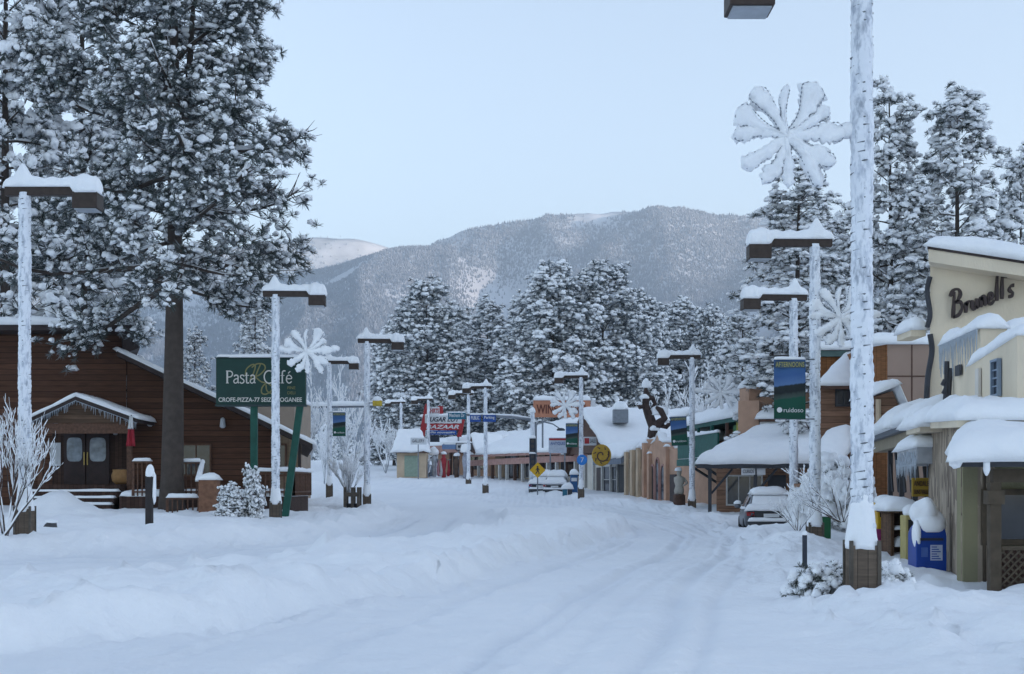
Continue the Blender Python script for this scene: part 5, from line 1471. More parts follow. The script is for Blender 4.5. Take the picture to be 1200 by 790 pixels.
# --- traffic signal with its mast arm and street name signs
Yt = 100.0; sg_ = thing('traffic_signal', 'steel traffic signal pole with a long mast arm and stacked signal heads', 'traffic signal', (sx(625, Yt), Yt, 1))
k = MB().tube([(sx(624, Yt), Yt, .4), (sx(624, Yt), Yt, sz(482, Yt))], .16, 10); k.build('pole', FPOLE, sg_, True)
k = MB().tube([(sx(624, Yt), Yt, sz(492, Yt)), (sx(600, Yt), Yt, sz(489, Yt)), (sx(541, Yt), Yt, sz(486, Yt))], [.11, .09, .06], 8); ma = k.build('mast_arm', STEEL, sg_, True)
s = MB().tube([(sx(622, Yt), Yt, sz(491, Yt) + .06), (sx(600, Yt), Yt, sz(488, Yt) + .09), (sx(541, Yt), Yt, sz(485.3, Yt) + .05)], [.08, .08, .05], 6); s.build('snow', SNOW, ma, True)
s = MB().blob((sx(624, Yt), Yt, sz(482, Yt)), .22, .22, .3, 2, .2); s.build('snow', SNOW, sg_, True)
for i, py in enumerate((523, 541)):
    z_ = sz(py, Yt); h_ = MB().box(sx(624, Yt) - .22, sx(624, Yt) + .22, Yt - .5, Yt - .18, z_ - .62, z_ + .55); hd = h_.build('signal_head', INK, sg_, bevel=.03)
    for j in range(3):
        q = MB().lathe([(.12, 0), (.13, .02), (.02, .03)], (0, 0, 0), 12); q.v = [(x + sx(624, Yt), Yt - .502 - z__, y + z_ - .4 + j * .37) for x, y, z__ in q.v]; q.build('lens', mat('signal_lens', (.06, .05, .05), .3), hd)
    s = MB().snow((sx(624, Yt) - .22, Yt - .55, z_ + .553), (sx(624, Yt) + .22, Yt - .55, z_ + .553), (sx(624, Yt) + .22, Yt - .16, z_ + .553), (sx(624, Yt) - .22, Yt - .16, z_ + .553), .2, .03, i); s.build('snow', SNOW, hd)
k = MB().tube([(sx(628, Yt), Yt, 1), (sx(628, Yt), Yt, sz(497, Yt)), (sx(636, Yt), Yt, sz(494, Yt)), (sx(648, Yt), Yt, sz(497, Yt)), (sx(657, Yt), Yt, sz(503, Yt))], [.09, .08, .06, .05, .04], 6); k.build('curved_arm', STEEL, sg_, True)
k = MB().blob((sx(657, Yt), Yt, sz(504, Yt)), .3, .18, .14, 3, .1); k.build('arm_lamp', DGREY, sg_, True)
for i, (a, c, py0, py1, m_, wd, lab) in enumerate(((525, 546, 483.5, 491.5, TEAL, 'Mechem Dr', 'teal overhead street name sign at the end of the mast arm'), (550.5, 563.5, 486, 494.5, BLUE, 'PUBLIC', 'left one of the two blue overhead signs on the mast arm'), (566, 581, 486, 494.5, BLUE, 'Parking', 'right one of the two blue overhead signs on the mast arm'))):
    Ys = Yt - .2; o_ = thing('street_sign', lab, 'street sign', (sx((a + c) / 2, Ys), Ys, sz(py1, Ys)), 'overhead street name signs')
    k = MB().box(sx(a, Ys), sx(c, Ys), Ys - .03, Ys + .03, sz(py1, Ys), sz(py0, Ys)); k.build('panel', m_, o_, bevel=.02)
    text(wd, (sx(a + 1.5, Ys), Ys - .034, sz(py1 - 2.6, Ys)), U3, V3, .26, SIGNW, o_, width=sx(c - 1.5, Ys) - sx(a + 1.5, Ys), bold=.02)
    s = MB().snow((sx(a, Ys), Ys - .04, sz(py0, Ys) + .003), (sx(c, Ys), Ys - .04, sz(py0, Ys) + .003), (sx(c, Ys), Ys + .05, sz(py0, Ys) + .003), (sx(a, Ys), Ys + .05, sz(py0, Ys) + .003), .06, .02, i); s.build('snow', SNOW, o_)
# crossing sign
Yc = 97.0; cs = thing('crossing_sign', 'yellow diamond sign with a walking person symbol on a post', 'road sign', (sx(630, Yc), Yc, .8))
c0 = Vector((sx(630, Yc), Yc, sz(551, Yc))); r_ = 9.3 / FOC * Yc
k = MB().prism([c0 + Vector((r_, 0, 0)), c0 + Vector((0, 0, r_)), c0 + Vector((-r_, 0, 0)), c0 + Vector((0, 0, -r_))], (0, .03, 0)); pn = k.build('panel', mat('sign_yellow', (.62, .36, .012), .5, 0, .08, 5), cs)
k = MB(); q = c0 + Vector((0, -.012, 0)); g_ = r_
k.blob((q.x, q.y, q.z + g_ * .42), .07 * g_ * 1.5, .01, .07 * g_ * 1.5, 1, 0, 1, 10, 8, -1)
for pts, w_ in (([(0, .30), (.02, -.02)], .10), ([(.02, -.02), (.16, -.25), (.2, -.5)], .06), ([(.02, -.02), (-.1, -.25), (-.24, -.46)], .06), ([(.0, .26), (.18, .1), (.26, -.02)], .045), ([(0, .26), (-.16, .12), (-.2, -.04)], .045)):
    ribbon(k, [(q.x + x * g_, q.z + y * g_) for x, y in pts], [w_ * g_] * len(pts), q.y + .006, .006)
k.build('walking_symbol', INK, pn)
k = MB().tube([(c0.x, Yc + .09, .3), (c0.x, Yc + .09, c0.z + .3)], .05, 6); k.build('post', STEEL, cs)
# blue round sign with arrow, collection box, pale round beacon
Yb = 88.5; rs_ = thing('round_sign', 'round light blue sign with a white seven on the lamp left of the yellow sign', 'road sign', (sx(682, Yb), Yb, sz(539, Yb)))
k = MB().lathe([(.01, 0), (.33, 0), (.33, .03), (.01, .03)], (0, 0, 0), 24); c_ = Vector((sx(682, Yb), Yb, sz(539, Yb))); k.v = [(c_.x + x, c_.y - z_, c_.z + y) for x, y, z_ in k.v]; k.build('disc', mat('sign_sky_blue', (.03, .20, .58), .5), rs_)
text('7', (c_.x - .08, c_.y - .035, c_.z - .15), U3, V3, .3, SIGNW, rs_); k = MB().box(c_.x - .12, c_.x + .12, Yb, Yb + 1.35, c_.z - .03, c_.z + .03); k.build('bracket', STEEL, rs_)

Yd = 95.0; db = thing('collection_box', 'blue collection box with a snow cap behind the lamp bearing the blue disc', 'mailbox', (sx(673, Yd), Yd, .7))
k = MB().box(sx(668.5, Yd), sx(677, Yd), Yd, Yd + .6, .6, sz(556, Yd)); k.build('body', mat('box_blue', (.03, .10, .24), .5, .1, .1, 4), db, bevel=.06)
k = MB().box(sx(669.5, Yd), sx(676, Yd), Yd - .03, Yd - .003, sz(564, Yd), sz(560, Yd)); k.build('label_plate', SIGNW, db)
s = MB().snow((sx(668, Yd), Yd - .03, sz(556, Yd) + .003), (sx(677.5, Yd), Yd - .03, sz(556, Yd) + .003), (sx(677.5, Yd), Yd + .65, sz(556, Yd) + .003), (sx(668, Yd), Yd + .65, sz(556, Yd) + .003), .35, .05, 3); s.build('snow', SNOW, db)
bc = thing('beacon', 'yellow hooded beacon with a thick snow cap by the tall left lamp', 'beacon', (sx(442, 64.6), 64.6, sz(474, 64.6)))
k = MB().box(sx(437, 64.6), sx(447.5, 64.6), 64.4, 64.8, sz(476, 64.6), sz(469.5, 64.6)); k.build('body', mat('beacon_yellow', (.50, .36, .04), .5, 0, .2, 6), bc, bevel=.04)
s = MB().blob((sx(442, 64.6), 64.6, sz(469, 64.6)), .24, .24, .20, 2, .15, 1, 14, 9, -.2); s.build('snow', SNOW, bc, True)
k = MB().tube([(sx(432, 64.6), 64.8, sz(472, 64.6)), (sx(439, 64.6), 64.7, sz(472, 64.6))], .03, 6); k.build('bracket', STEEL, bc)
k = MB().tube([(sx(355, 90), 90, sz(477, 90)), (sx(440, 90), 90, sz(476, 90))], .09, 8)
ma2 = thing('mast_arm', 'snow laden horizontal pole behind the two left lamps', 'mast arm', (sx(355, 90), 90, 1)); k.build('arm', STEEL, ma2, True)
s = MB().snow((sx(355, 90), 89.86, sz(477, 90) + .05), (sx(440, 90), 89.86, sz(476, 90) + .05), (sx(440, 90), 90.14, sz(476, 90) + .05), (sx(355, 90), 90.14, sz(477, 90) + .05), .26, .04, 3); s.build('snow', SNOW, ma2)
k = MB().tube([(sx(355, 90), 90, .5), (sx(355, 90), 90, sz(475, 90))], .13, 8); k.build('pole', STEEL, ma2, True)

# --- shop with the great plain snow roof and gable
f = Fac(8.5, 97.5, 5.7, 107.5); z0 = base(f)
b = thing('gable_shop', 'pale shop with one great unbroken snow roof and a brown gable', 'building', (8, 103, .8))
fbox(f, 'wall', STUCW, b, 0, f.L, z0, f.tz(715, 530)[1] - .1, -6, 0)
t0 = f.t(720); tap = f.t(691); t1 = 2 * tap - t0 - 1.0; e0 = f.tz(720, 527)[1]; rdg = f.tz(691, 482)[1]; dp = -6.4
P = [f.p(t0, e0, .6), f.p(tap, rdg, .6), f.p(tap, rdg, dp), f.p(t0 - 1.0, e0 - .3, dp)]
k = MB().slab(P, .25); ro = k.build('roof', BRNT, b); s = MB().snow(*[p + Vector((0, 0, .004)) for p in P], .42, .12, 4, .3); s.build('roof_snow', SNOW, ro)
P2 = [f.p(tap, rdg, .6), f.p(t1, e0, .6), f.p(t1, e0, dp), f.p(tap, rdg, dp)]; k = MB().slab(P2, .25); r2_ = k.build('roof', BRNT, b); s = MB().snow(*[p + Vector((0, 0, .004)) for p in P2], .42, .12, 6, .3); s.build('roof_snow', SNOW, r2_)
k = MB().prism([f.p(t0 + .2, e0 - .15, .25), f.p(tap, rdg - .32, .25), f.p(t1 - .2, e0 - .15, .25)], -f.n * .2); k.build('gable', BRNT, b)
P3_ = [f.p(-2.5, e0 - .1, .3), f.p(t0 - .1, e0 - .1, .3), f.p(t0 - .1, e0 + 1.0, -7), f.p(-2.5, e0 + 1.0, -7)]; k = MB().slab(P3_, .2); lw = k.build('low_roof', BRNT, b); s = MB().snow(*[p + Vector((0, 0, .004)) for p in P3_], .45, .12, 8, .3); s.build('roof_snow', SNOW, lw)
vc = Vector((sx(727, 104.5), 104.5, sz(486, 104.5))); k = MB().box(vc.x - .55, vc.x + .55, vc.y - .5, vc.y + .5, vc.z - .6, vc.z + .35); vt = k.build('roof_vent', STEEL, b)
s = MB().blob((vc.x, vc.y, vc.z + .5), .62, .6, .5, 4, .15, 1, 14, 9, -.3); s.build('snow', SNOW, vt, True)
aw = MB(); t0, t1 = f.t(752), f.t(718); za = f.tz(735, 537)[1]
A_ = [f.p(t0, za, 1.5), f.p(t1, za, 1.5), f.p(t1, za + .9, .01), f.p(t0, za + .9, .01)]; aw.slab(A_, .45); awo = aw.build('awning', mat('awning_slate', (.17, .20, .25), .7, 0, .1, 3), b)
s = MB().snow(*[p + Vector((0, 0, .004)) for p in A_], .35, .08, 4); s.build('snow', SNOW, awo)
for a, c, py, m_ in ((726, 737, 545, DGREY), (700, 706, 548, DOORM), (742, 748, 545, DGREY)):
    t0, t1 = sorted((f.t(a), f.t(c))); fbox(f, 'door', m_, b, t0, t1, z0 + .4, f.tz((a + c) / 2, py)[1], .004, .08)
for a, c in ((708, 716), (718, 724)): window(f, a, 547, c, 577, b, POSTW, (1, 2), 0, .08)
for px in (697, 707, 717, 725, 738, 749): t_ = f.t(px); fbox(f, 'pilaster', POSTW, b, t_ - .09, t_ + .09, z0, f.tz(px, 541)[1], .005, .16)
Yy = 93.0; c_ = Vector((sx(705, Yy), Yy, sz(533.5, Yy))); ys = thing('round_shop_sign', 'round yellow shop sign with a brown swirl pattern', 'sign', tuple(c_))
k = MB().lathe([(.01, 0), (.60, 0), (.64, .06), (.60, .12), (.01, .12)], (0, 0, 0), 28); k.v = [(c_.x + x, c_.y - z_ + .12, c_.z + y * 1.12) for x, y, z_ in k.v]; dsc = k.build('disc', mat('gold_yellow', (.42, .26, .03), .5, 0, .2, 4), ys)
k = MB(); pts = [(c_.x + (.06 + .042 * i) * math.cos(i * .62), c_.z + (.06 + .042 * i) * 1.05 * math.sin(i * .62)) for i in range(12)]
ribbon(k, pts, [.05] * 12, c_.y - .004, .01)
for i in range(7):
    a = i * .9; ribbon(k, [(c_.x + .40 * math.cos(a), c_.z + .44 * math.sin(a)), (c_.x + .56 * math.cos(a + .3), c_.z + .6 * math.sin(a + .3))], [.05, .02], c_.y - .004, .01)
k.build('swirl', BRNT, dsc); k = MB().box(c_.x - .04, c_.x + .04, Yy + .13, Yy + 6, c_.z + .3, c_.z + .38); k.build('bracket', STEEL, ys)
sb = thing('shop_sign', 'small white and red sign under the brown gable', 'sign', (sx(690, 104), 104, sz(522, 104)))
k = MB().box(sx(684, 104), sx(699, 104), 104, 104.1, sz(522, 104), sz(512, 104)); bd_ = k.build('board', SIGNW, sb); k = MB().box(sx(685, 104), sx(690.5, 104), 103.97, 103.997, sz(520, 104), sz(513.5, 104)); k.build('red_panel', RED, bd_)
text('SALE', (sx(691.3, 104), 103.99, sz(519, 104)), U3, V3, .3, INK, sb, width=.42)
for dz in (0, 1): k = MB().box(sx(686 + 11 * dz, 104) - .04, sx(686 + 11 * dz, 104) + .04, 104.1, 105.8, sz(512, 104) - .1, sz(512, 104) - .02); k.build('bracket', STEEL, sb)
wb = thing('shop_sign', 'pale blue white hoarding with a red top line left of the lamp', 'sign', (sx(653, 106), 106, sz(530, 106)))
k = MB().box(sx(643, 106), sx(664, 106), 106, 106.15, sz(531, 106), sz(513, 106)); bd_ = k.build('board', mat('board_pale', (.50, .54, .62), .6), wb); k = MB().box(sx(643.5, 106), sx(663.5, 106), 105.97, 105.997, sz(516, 106), sz(513.8, 106)); k.build('red_line', RED, bd_)
text('ANTIQUES', (sx(645, 106), 105.99, sz(522, 106)), U3, V3, .26, BLUE, bd_, width=1.1)
for px in (645, 662): k = MB().box(sx(px, 106) - .05, sx(px, 106) + .05, 106.16, 106.26, 1, sz(514, 106)); k.build('leg', STEEL, wb)

# --- adobe styled shop with pilasters
f = Fac(9.9, 84, 7.75, 94.5); z0 = base(f)
b = thing('adobe_shop', 'tan adobe shop front with tall pilasters, narrow arched windows and a stepped parapet', 'building', (9, 89, .5))
tm = f.t(757); zt1 = f.tz(772, 527)[1]; zt2 = f.tz(745, 527)[1]
fbox(f, 'wall', STUC2, b, -.1, tm, z0, zt1, -10, 0); fbox(f, 'wall', STUC, b, tm + .002, f.L, z0, zt2, -10, -.05)
tc_ = f.t(770); k = MB(); ps_ = [f.p(tc_ - 1.9, zt1, -.02), f.p(tc_ + 1.9, zt1, -.02), f.p(tc_ + 1.2, zt1 + .45, -.02), f.p(tc_ + .45, zt1 + .6, -.02), f.p(tc_, zt1 + 1.0, -.02), f.p(tc_ - .45, zt1 + .6, -.02), f.p(tc_ - 1.2, zt1 + .45, -.02)]
k.prism(ps_, -f.n * .5); k.build('parapet', STUC2, b)
s = MB()
for i in range(2, 6):
    s.snow(ps_[i] + Vector((0, 0, .005)), ps_[i + 1] + Vector((0, 0, .005)), ps_[i + 1] - f.n * .5 + Vector((0, 0, .005)), ps_[i] - f.n * .5 + Vector((0, 0, .005)), .16, .05, i)
f.snow(s, -.1, f.L, zt1 - .02 if False else min(zt1, zt2) - .05, -10, -.55, .35); s.build('roof_snow', SNOW, b)
for px, dz in ((757, .5), (783, .15), (750, .1), (743, 0), (736, -.1), (763, -.2)):
    t_ = f.t(px); z_ = (zt1 if px >= 757 else zt2) + dz; p_ = fbox(f, 'pilaster', STUC if px < 757 else STUC2, b, t_ - .2, t_ + .2, z0, z_, .004, .22)
    fsnow(f, p_, t_ - .2, t_ + .2, z_ + .003, -.06, .22, .16, ov=.03, name='snow')


def arch(fac, parent, px0, px1, pyt, pyb, d=.004):
    t0, t1, za, zb__ = fac.rect(px0, pyt, px1, pyb); c = (t0 + t1) / 2; r = (t1 - t0) / 2
    pts = [fac.p(t0, za, d), fac.p(t1, za, d)] + [fac.p(c + r * math.cos(a), zb__ + r * 1.3 * math.sin(a), d) for a in np.linspace(0, math.pi, 9)]
    w_ = MB().prism(pts, fac.n * .02).build('window', MATS['window_glass'], parent)
    out = [(c + (r + .09) * math.cos(a), zb__ + (r * 1.3 + .09) * math.sin(a)) for a in np.linspace(0, math.pi, 9)]
    fr_ = MB(); inn = [(c + r * math.cos(a), zb__ + r * 1.3 * math.sin(a)) for a in np.linspace(0, math.pi, 9)]
    for i in range(8):
        fr_.prism([fac.p(*inn[i], d), fac.p(*out[i], d), fac.p(*out[i + 1], d), fac.p(*inn[i + 1], d)], fac.n * .07)
    fac.box(fr_, t0 - .09, t0 - .001, za, zb__, d, d + .07); fac.box(fr_, t1 + .001, t1 + .09, za, zb__, d, d + .07)
    fr_.build('frame', PINKF, w_); return w_


for a, c, t_, b_ in ((763.5, 767, 553, 585), (769, 772.5, 545, 588), (775, 780, 556, 586)): arch(f, b, a, c, t_, b_)
for a, c in ((738, 741.5), (745.5, 748.5), (752, 754.5)): window(f, a, 551, c, 575, b, STUC, (1, 1), -.05, .06)

# carved timber figure rearing over the roof
Yk = 92.0; ct = thing('roof_sculpture', 'gnarled dark timber sculpture loaded with snow above the adobe shop roof', 'sculpture', (sx(765, Yk), Yk, sz(517, Yk)))
k = MB()
P3 = lambda px, py, dy=0: (sx(px, Yk), Yk + dy, sz(py, Yk))
k.tube([P3(762, 524), P3(764, 512), P3(766, 500), P3(761, 488), P3(756, 474), P3(758, 462), P3(757, 452)], [.42, .36, .34, .30, .26, .22, .08], 10)
k.tube([P3(765, 502), P3(772, 496, -.3), P3(778, 490, -.5), P3(774, 482, -.5), P3(768, 478, -.3)], [.3, .28, .24, .2, .12], 9)
k.tube([P3(772, 497), P3(780, 501, -.3), P3(787, 494, -.4), P3(785, 489, -.4)], [.22, .18, .13, .07], 8)
k.tube([P3(757, 474), P3(750, 478, -.2), P3(746, 473, -.3)], [.2, .15, .07], 8); k.tube([P3(758, 466), P3(765, 466, .2), P3(768, 473, .2), P3(764, 478, .2)], [.2, .17, .13, .08], 8)
k.v = [(x + .06 * float(vnoise(x * 4, z * 4, y, 3)), y, z + .06 * float(vnoise(x * 4 + 9, z * 4, y, 4))) for x, y, z in k.v]
tk = k.build('timber', mat('sculpture_wood', (.055, .035, .030), .8, 0, .35, 6), ct, True)
for px, py, rx, rz in ((757.5, 452, .30, .42), (755, 466, .28, .22), (773, 484, .62, .42), (781, 495, .42, .16), (767, 503, .35, .3), (749, 474, .22, .16), (762, 517, .5, .3)): s = MB().blob(P3(px, py, -.15), rx, .34, rz, px, .3, 1.5); s.build('snow', SNOW, tk, True)
pd = MB().box(sx(757, Yk), sx(772, Yk), Yk - .5, Yk + .5, sz(530, Yk), sz(515, Yk)); pd.build('pedestal', STUC2, ct)

# rose brown shop with the pale statue by its door
f = Fac(11.0, 79, 9.9, 83.9); z0 = base(f)
b = thing('rose_shop', 'reddish brown shop wall with a pale lintel between the adobe front and the green posts', 'building', (11, 82, .4))
zt1 = f.tz(797, 520)[1]; fbox(f, 'wall', STUC2, b, -1.2, f.L, z0, zt1, -8, 0); fsnow(f, b, -1.2, f.L, zt1 + .003, -8, 0, .55, ov=.12)
fbox(f, 'lintel', mat('lintel_grey', (.34, .36, .40), .8), b, f.t(797), f.L - .1, f.tz(790, 553)[1], f.tz(790, 548)[1], .003, .2)
t0, t1 = sorted((f.t(786), f.t(793))); fbox(f, 'door', DOORM, b, t0, t1, z0 + .4, f.tz(790, 556)[1], .003, .07)
Ys_ = 76.5; st_ = thing('statue', 'pale weathered statue with snow on it beside the right middle lamp', 'statue', (sx(796, Ys_), Ys_, gz(sx(796, Ys_), Ys_)))
k = MB(); cx_, zb_ = sx(796, Ys_), gz(sx(796, Ys_), Ys_)
k.lathe([(.34, -.3), (.32, .55), (.2, .62)], (cx_, Ys_, zb_), 12); k.build('plinth', BRNT, st_)
k = MB(); k.lathe([(.24, .6), (.28, .8), (.2, 1.05), (.3, 1.3), (.27, 1.5), (.1, 1.6), (.15, 1.72), (.13, 1.88), (.03, 1.93)], (cx_, Ys_, zb_), 14); k.tube([(cx_ + .22, Ys_, zb_ + 1.45), (cx_ + .42, Ys_ - .1, zb_ + 1.2), (cx_ + .2, Ys_ - .25, zb_ + 1.05)], [.09, .08, .06], 7)
k.v = [(x + .05 * float(vnoise(x * 6, z * 6, y * 5, 3)), y, z) for x, y, z in k.v]; k.build('figure', mat('statue_stone', (.48, .44, .38), .9, 0, .15, 6), st_, True)
s = MB().blob((cx_ - .05, Ys_ - .05, zb_ + 1.9), .22, .2, .14, 4, .3); s.build('snow', SNOW, st_, True)
# ------------------------------------------------------------------ right side of the street
CREAMW = mat('stucco_cream', (.72, .62, .475), .9, 0, .11, 1.1, .3, 30, .2, (1, 1, .3))
OLIVE = mat('stucco_olive', (.25, .23, .14), .9, 0, .1, 1.2, .25, 30)
ORNG = planks('orange_boards', (.27, .115, .045), .16, 'XY', .06, .15)
TANP = mat('tan_panel', (.33, .235, .185), .85, 0, .06, 1)
LATT = mat('lattice_wood', (.085, .065, .045), .8, 0, .2, 8)


def stone_mat():
    m = mat('ledge_stone', (.22, .18, .14), .9, 0, .3, 3, .8, 9, .2, (1.6, 1.6, .7)); nt = m.node_tree; b = nt.nodes['Principled BSDF']
    tc = nt.nodes.new('ShaderNodeTexCoord'); mp = nt.nodes.new('ShaderNodeMapping'); mp.inputs['Scale'].default_value = (7, 5.5, 2.6)
    v = nt.nodes.new('ShaderNodeTexVoronoi'); v.inputs['Scale'].default_value = 1.0
    nt.links.new(tc.outputs['Object'], mp.inputs['Vector']); nt.links.new(mp.outputs['Vector'], v.inputs['Vector'])
    r = nt.nodes.new('ShaderNodeValToRGB'); e = r.color_ramp.elements; e[0].color = (.12, .09, .07, 1); e[1].color = (.46, .38, .29, 1); q = e.new(.5); q.color = (.29, .235, .18, 1)
    sp = nt.nodes.new('ShaderNodeSeparateColor'); nt.links.new(v.outputs['Color'], sp.inputs[0]); nt.links.new(sp.outputs[0], r.inputs['Fac'])
    mx = nt.nodes.new('ShaderNodeMix'); mx.data_type = 'RGBA'; mx.inputs['Factor'].default_value = .85
    src = b.inputs['Base Color'].links[0].from_socket
    nt.links.new(src, mx.inputs['A']); nt.links.new(r.outputs['Color'], mx.inputs['B']); nt.links.new(mx.outputs['Result'], b.inputs['Base Color'])
    return m


STONE = stone_mat()

# --- shop with the green balcony
f = Fac(11.4, 67, 10.15, 79.5); z0 = base(f)
b = thing('balcony_shop', 'two storey tan shop with a green balcony, green eaves and a yellowish green sign panel', 'building', (11, 73, .4))
zr = f.tz(845, 497)[1]; zb_ = f.tz(832, 535)[1]; zs = f.tz(832, 545)[1]
fbox(f, 'lower_wall', STUC, b, 0, f.L, z0, zs - .05, -9, -1.6); fbox(f, 'upper_wall', STUC2, b, 0, f.L, zs - .045, zr - .1, -9, -1.61)
ro = fbox(f, 'eave', GRNT, b, -.2, f.L + .6, zr - .1, zr + .14, -3, .6)
zt_ = sz(464, 69)
fsnow(f, ro, 1.5, f.L + .7, zr + .142, -4.5, .62, .55, zr + 1.4, ov=.12)
fbox(f, 'parapet', STUC2, b, -.2, 1.5, zr - .4, zr + 1.5, -3, .3); fsnow(f, b, -.25, 1.6, zr + 1.503, -6, .32, .45, ov=.1)
ds = fbox(f, 'balcony_floor', GRNT, b, 2.4, f.L + .3, zs, zs + .35, -1.59, .9)
t0, t1 = 3.6, f.L + .25
pn = fbox(f, 'balcony_rail', GRNT, b, t0, t1, zs + .40, zb_ + 1.1, .78, .86)
fsnow(f, ds, t0, t1, zs + .352, .4, .77, .25, name='snow')
s = MB(); f.snow(s, t0, t1, zb_ + 1.103, .74, .90, .14); s.build('snow', SNOW, pn)
for t_ in (2.45, 5.5, 8.5, f.L + .15): fbox(f, 'post', GRNT if t_ > 3 else BRNT, b, t_ - .07, t_ + .07, zs + .36, zr - .103, .6, .74)
sgp = fbox(f, 'sign_panel', mat('panel_green', (.055, .17, .055), .6, 0, .35, 2.0), b, -.1, 2.35, zs + .8, zr - .25, .3, .4)
yp = MB(); c_ = f.p(1.1, zs + 1.75, .41); f.box(yp, .5, 1.7, zs + 1.55, zs + 2.0, .402, .41); yp.build('yellow_mark', mat('mark_yellow', (.30, .26, .03), .6, 0, .4, 5), sgp)
window(f, 0, 0, 0, 0, b, GRNT, (2, 1), -1.61, .07, rect=(3.2, 5.2, zs + .9, zr - .6)); window(f, 0, 0, 0, 0, b, GRNT, (2, 1), -1.61, .07, rect=(7, 9, zs + .9, zr - .6))
for i, t_ in enumerate((2.6, 5.2, 7.8, 10.4)):
    k = MB(); k.tube([f.p(t_, zs - 1.4, -1.55), f.p(t_, zs - .06, .6)], .07, 4); k.build('strut', DGREY, b); fbox(f, 'pilaster', DGREY, b, t_ - .09, t_ + .09, z0, zs - .06, -1.595, -1.4)
for a, c in ((3.2, 4.9), (5.6, 7.4), (8.4, 9.9)): window(f, 0, 0, 0, 0, b, POSTW, (3, 1), -1.6, .08, rect=(a, c, z0 + 1.3, zs - .5))
fbox(f, 'door', mat('door_ochre', (.30, .17, .05), .7, 0, .15, 3), b, f.L - 1.3, f.L - .2, z0 + .4, zs - .4, -1.595, -1.5)

# --- store under the wide snow covered porch roof
f = Fac(8.55, 62.5, 14.2, 61.0); z0 = base(f)
b = thing('porch_store', 'low store under a wide sloping snow covered porch roof behind the parked car', 'building', (11, 64, .3))
ze_ = sz(543, 61.6); P = [f.p(-.3, ze_, 1.2), f.p(f.L, ze_, 1.2), f.p(f.L, sz(505, 65), -3.5), f.p(2.0, sz(505, 65), -3.5)]
k = MB().slab(P, .22); ro = k.build('porch_roof', DGREY, b); s = MB().snow(*[p + Vector((0, 0, .004)) for p in P], .42, .1, 4, .25); s.build('roof_snow', SNOW, ro)
fbox(f, 'wall', BRNW, b, .2, f.L, z0, ze_ - .2, -6, -2.0); fbox(f, 'upper_wall', mat('wall_white', (.60, .60, .60), .8, 0, .05, 1), b, 2.0, f.L, ze_ + 1.0, sz(495, 66), -5, -3.6)
uw = fbox(f, 'upper_trim', BRNT, b, 1.95, f.L, sz(495, 66) + .002, sz(493, 66) + .06, -5, -3.5); fsnow(f, uw, 1.9, f.L, sz(493, 66) + .063, -6, -3.45, .38, ov=.1, name='snow')
fbox(f, 'side_block', STUC2, b, 1.0, 1.95, ze_ + .8, sz(470, 66), -6, -3.7)
for t_ in (.25, 2.2, 4.0): fbox(f, 'post', DGREY, b, t_ - .07, t_ + .07, z0, ze_ - .221, .8, .95)
for t_ in (.32, 2.2): k = MB(); k.tube([f.p(t_, ze_ - 1.3, .87), f.p(t_ + .9, ze_ - .25, .87)], .05, 4); k.build('brace', DGREY, b)
window(f, 0, 0, 0, 0, b, POSTW, (3, 1), -2, .07, rect=(.7, 2.2, z0 + 1.1, ze_ - .55)); window(f, 0, 0, 0, 0, b, POSTW, (2, 1), -2, .07, rect=(3.6, 5.0, z0 + 1.2, ze_ - .6)); fbox(f, 'door', DGREY, b, 2.5, 3.3, z0 + .3, ze_ - .5, -1.99, -1.92)
for a, c, py0, py1, wd, lab in ((869, 885, 549, 556.5, 'CURIOS', 'long white sign with dark letters under the porch roof behind the car'), (887, 897, 545, 556.5, '', 'small square white sign under the porch roof behind the car')):
    Yp = 60.9; o_ = thing('hanging_sign', lab, 'sign', (sx((a + c) / 2, Yp), Yp, sz(py1, Yp)))
    k = MB().box(sx(a, Yp), sx(c, Yp), Yp, Yp + .06, sz(py1, Yp), sz(py0, Yp)); bo = k.build('board', SIGNW, o_)
    if wd: text(wd, (sx(a + 1.5, Yp), Yp - .004, sz(py1 - 2, Yp)), U3, V3, .15, INK, bo, width=sx(c - 1.5, Yp) - sx(a + 1.5, Yp))
    for px in (a + 1.5, c - 1.5): k = MB().tube([(sx(px, Yp), Yp + .03, sz(py0, Yp)), (sx(px, Yp), Yp + .03, ze_ - .2)], .012, 4); k.build('chain', STEEL, o_)


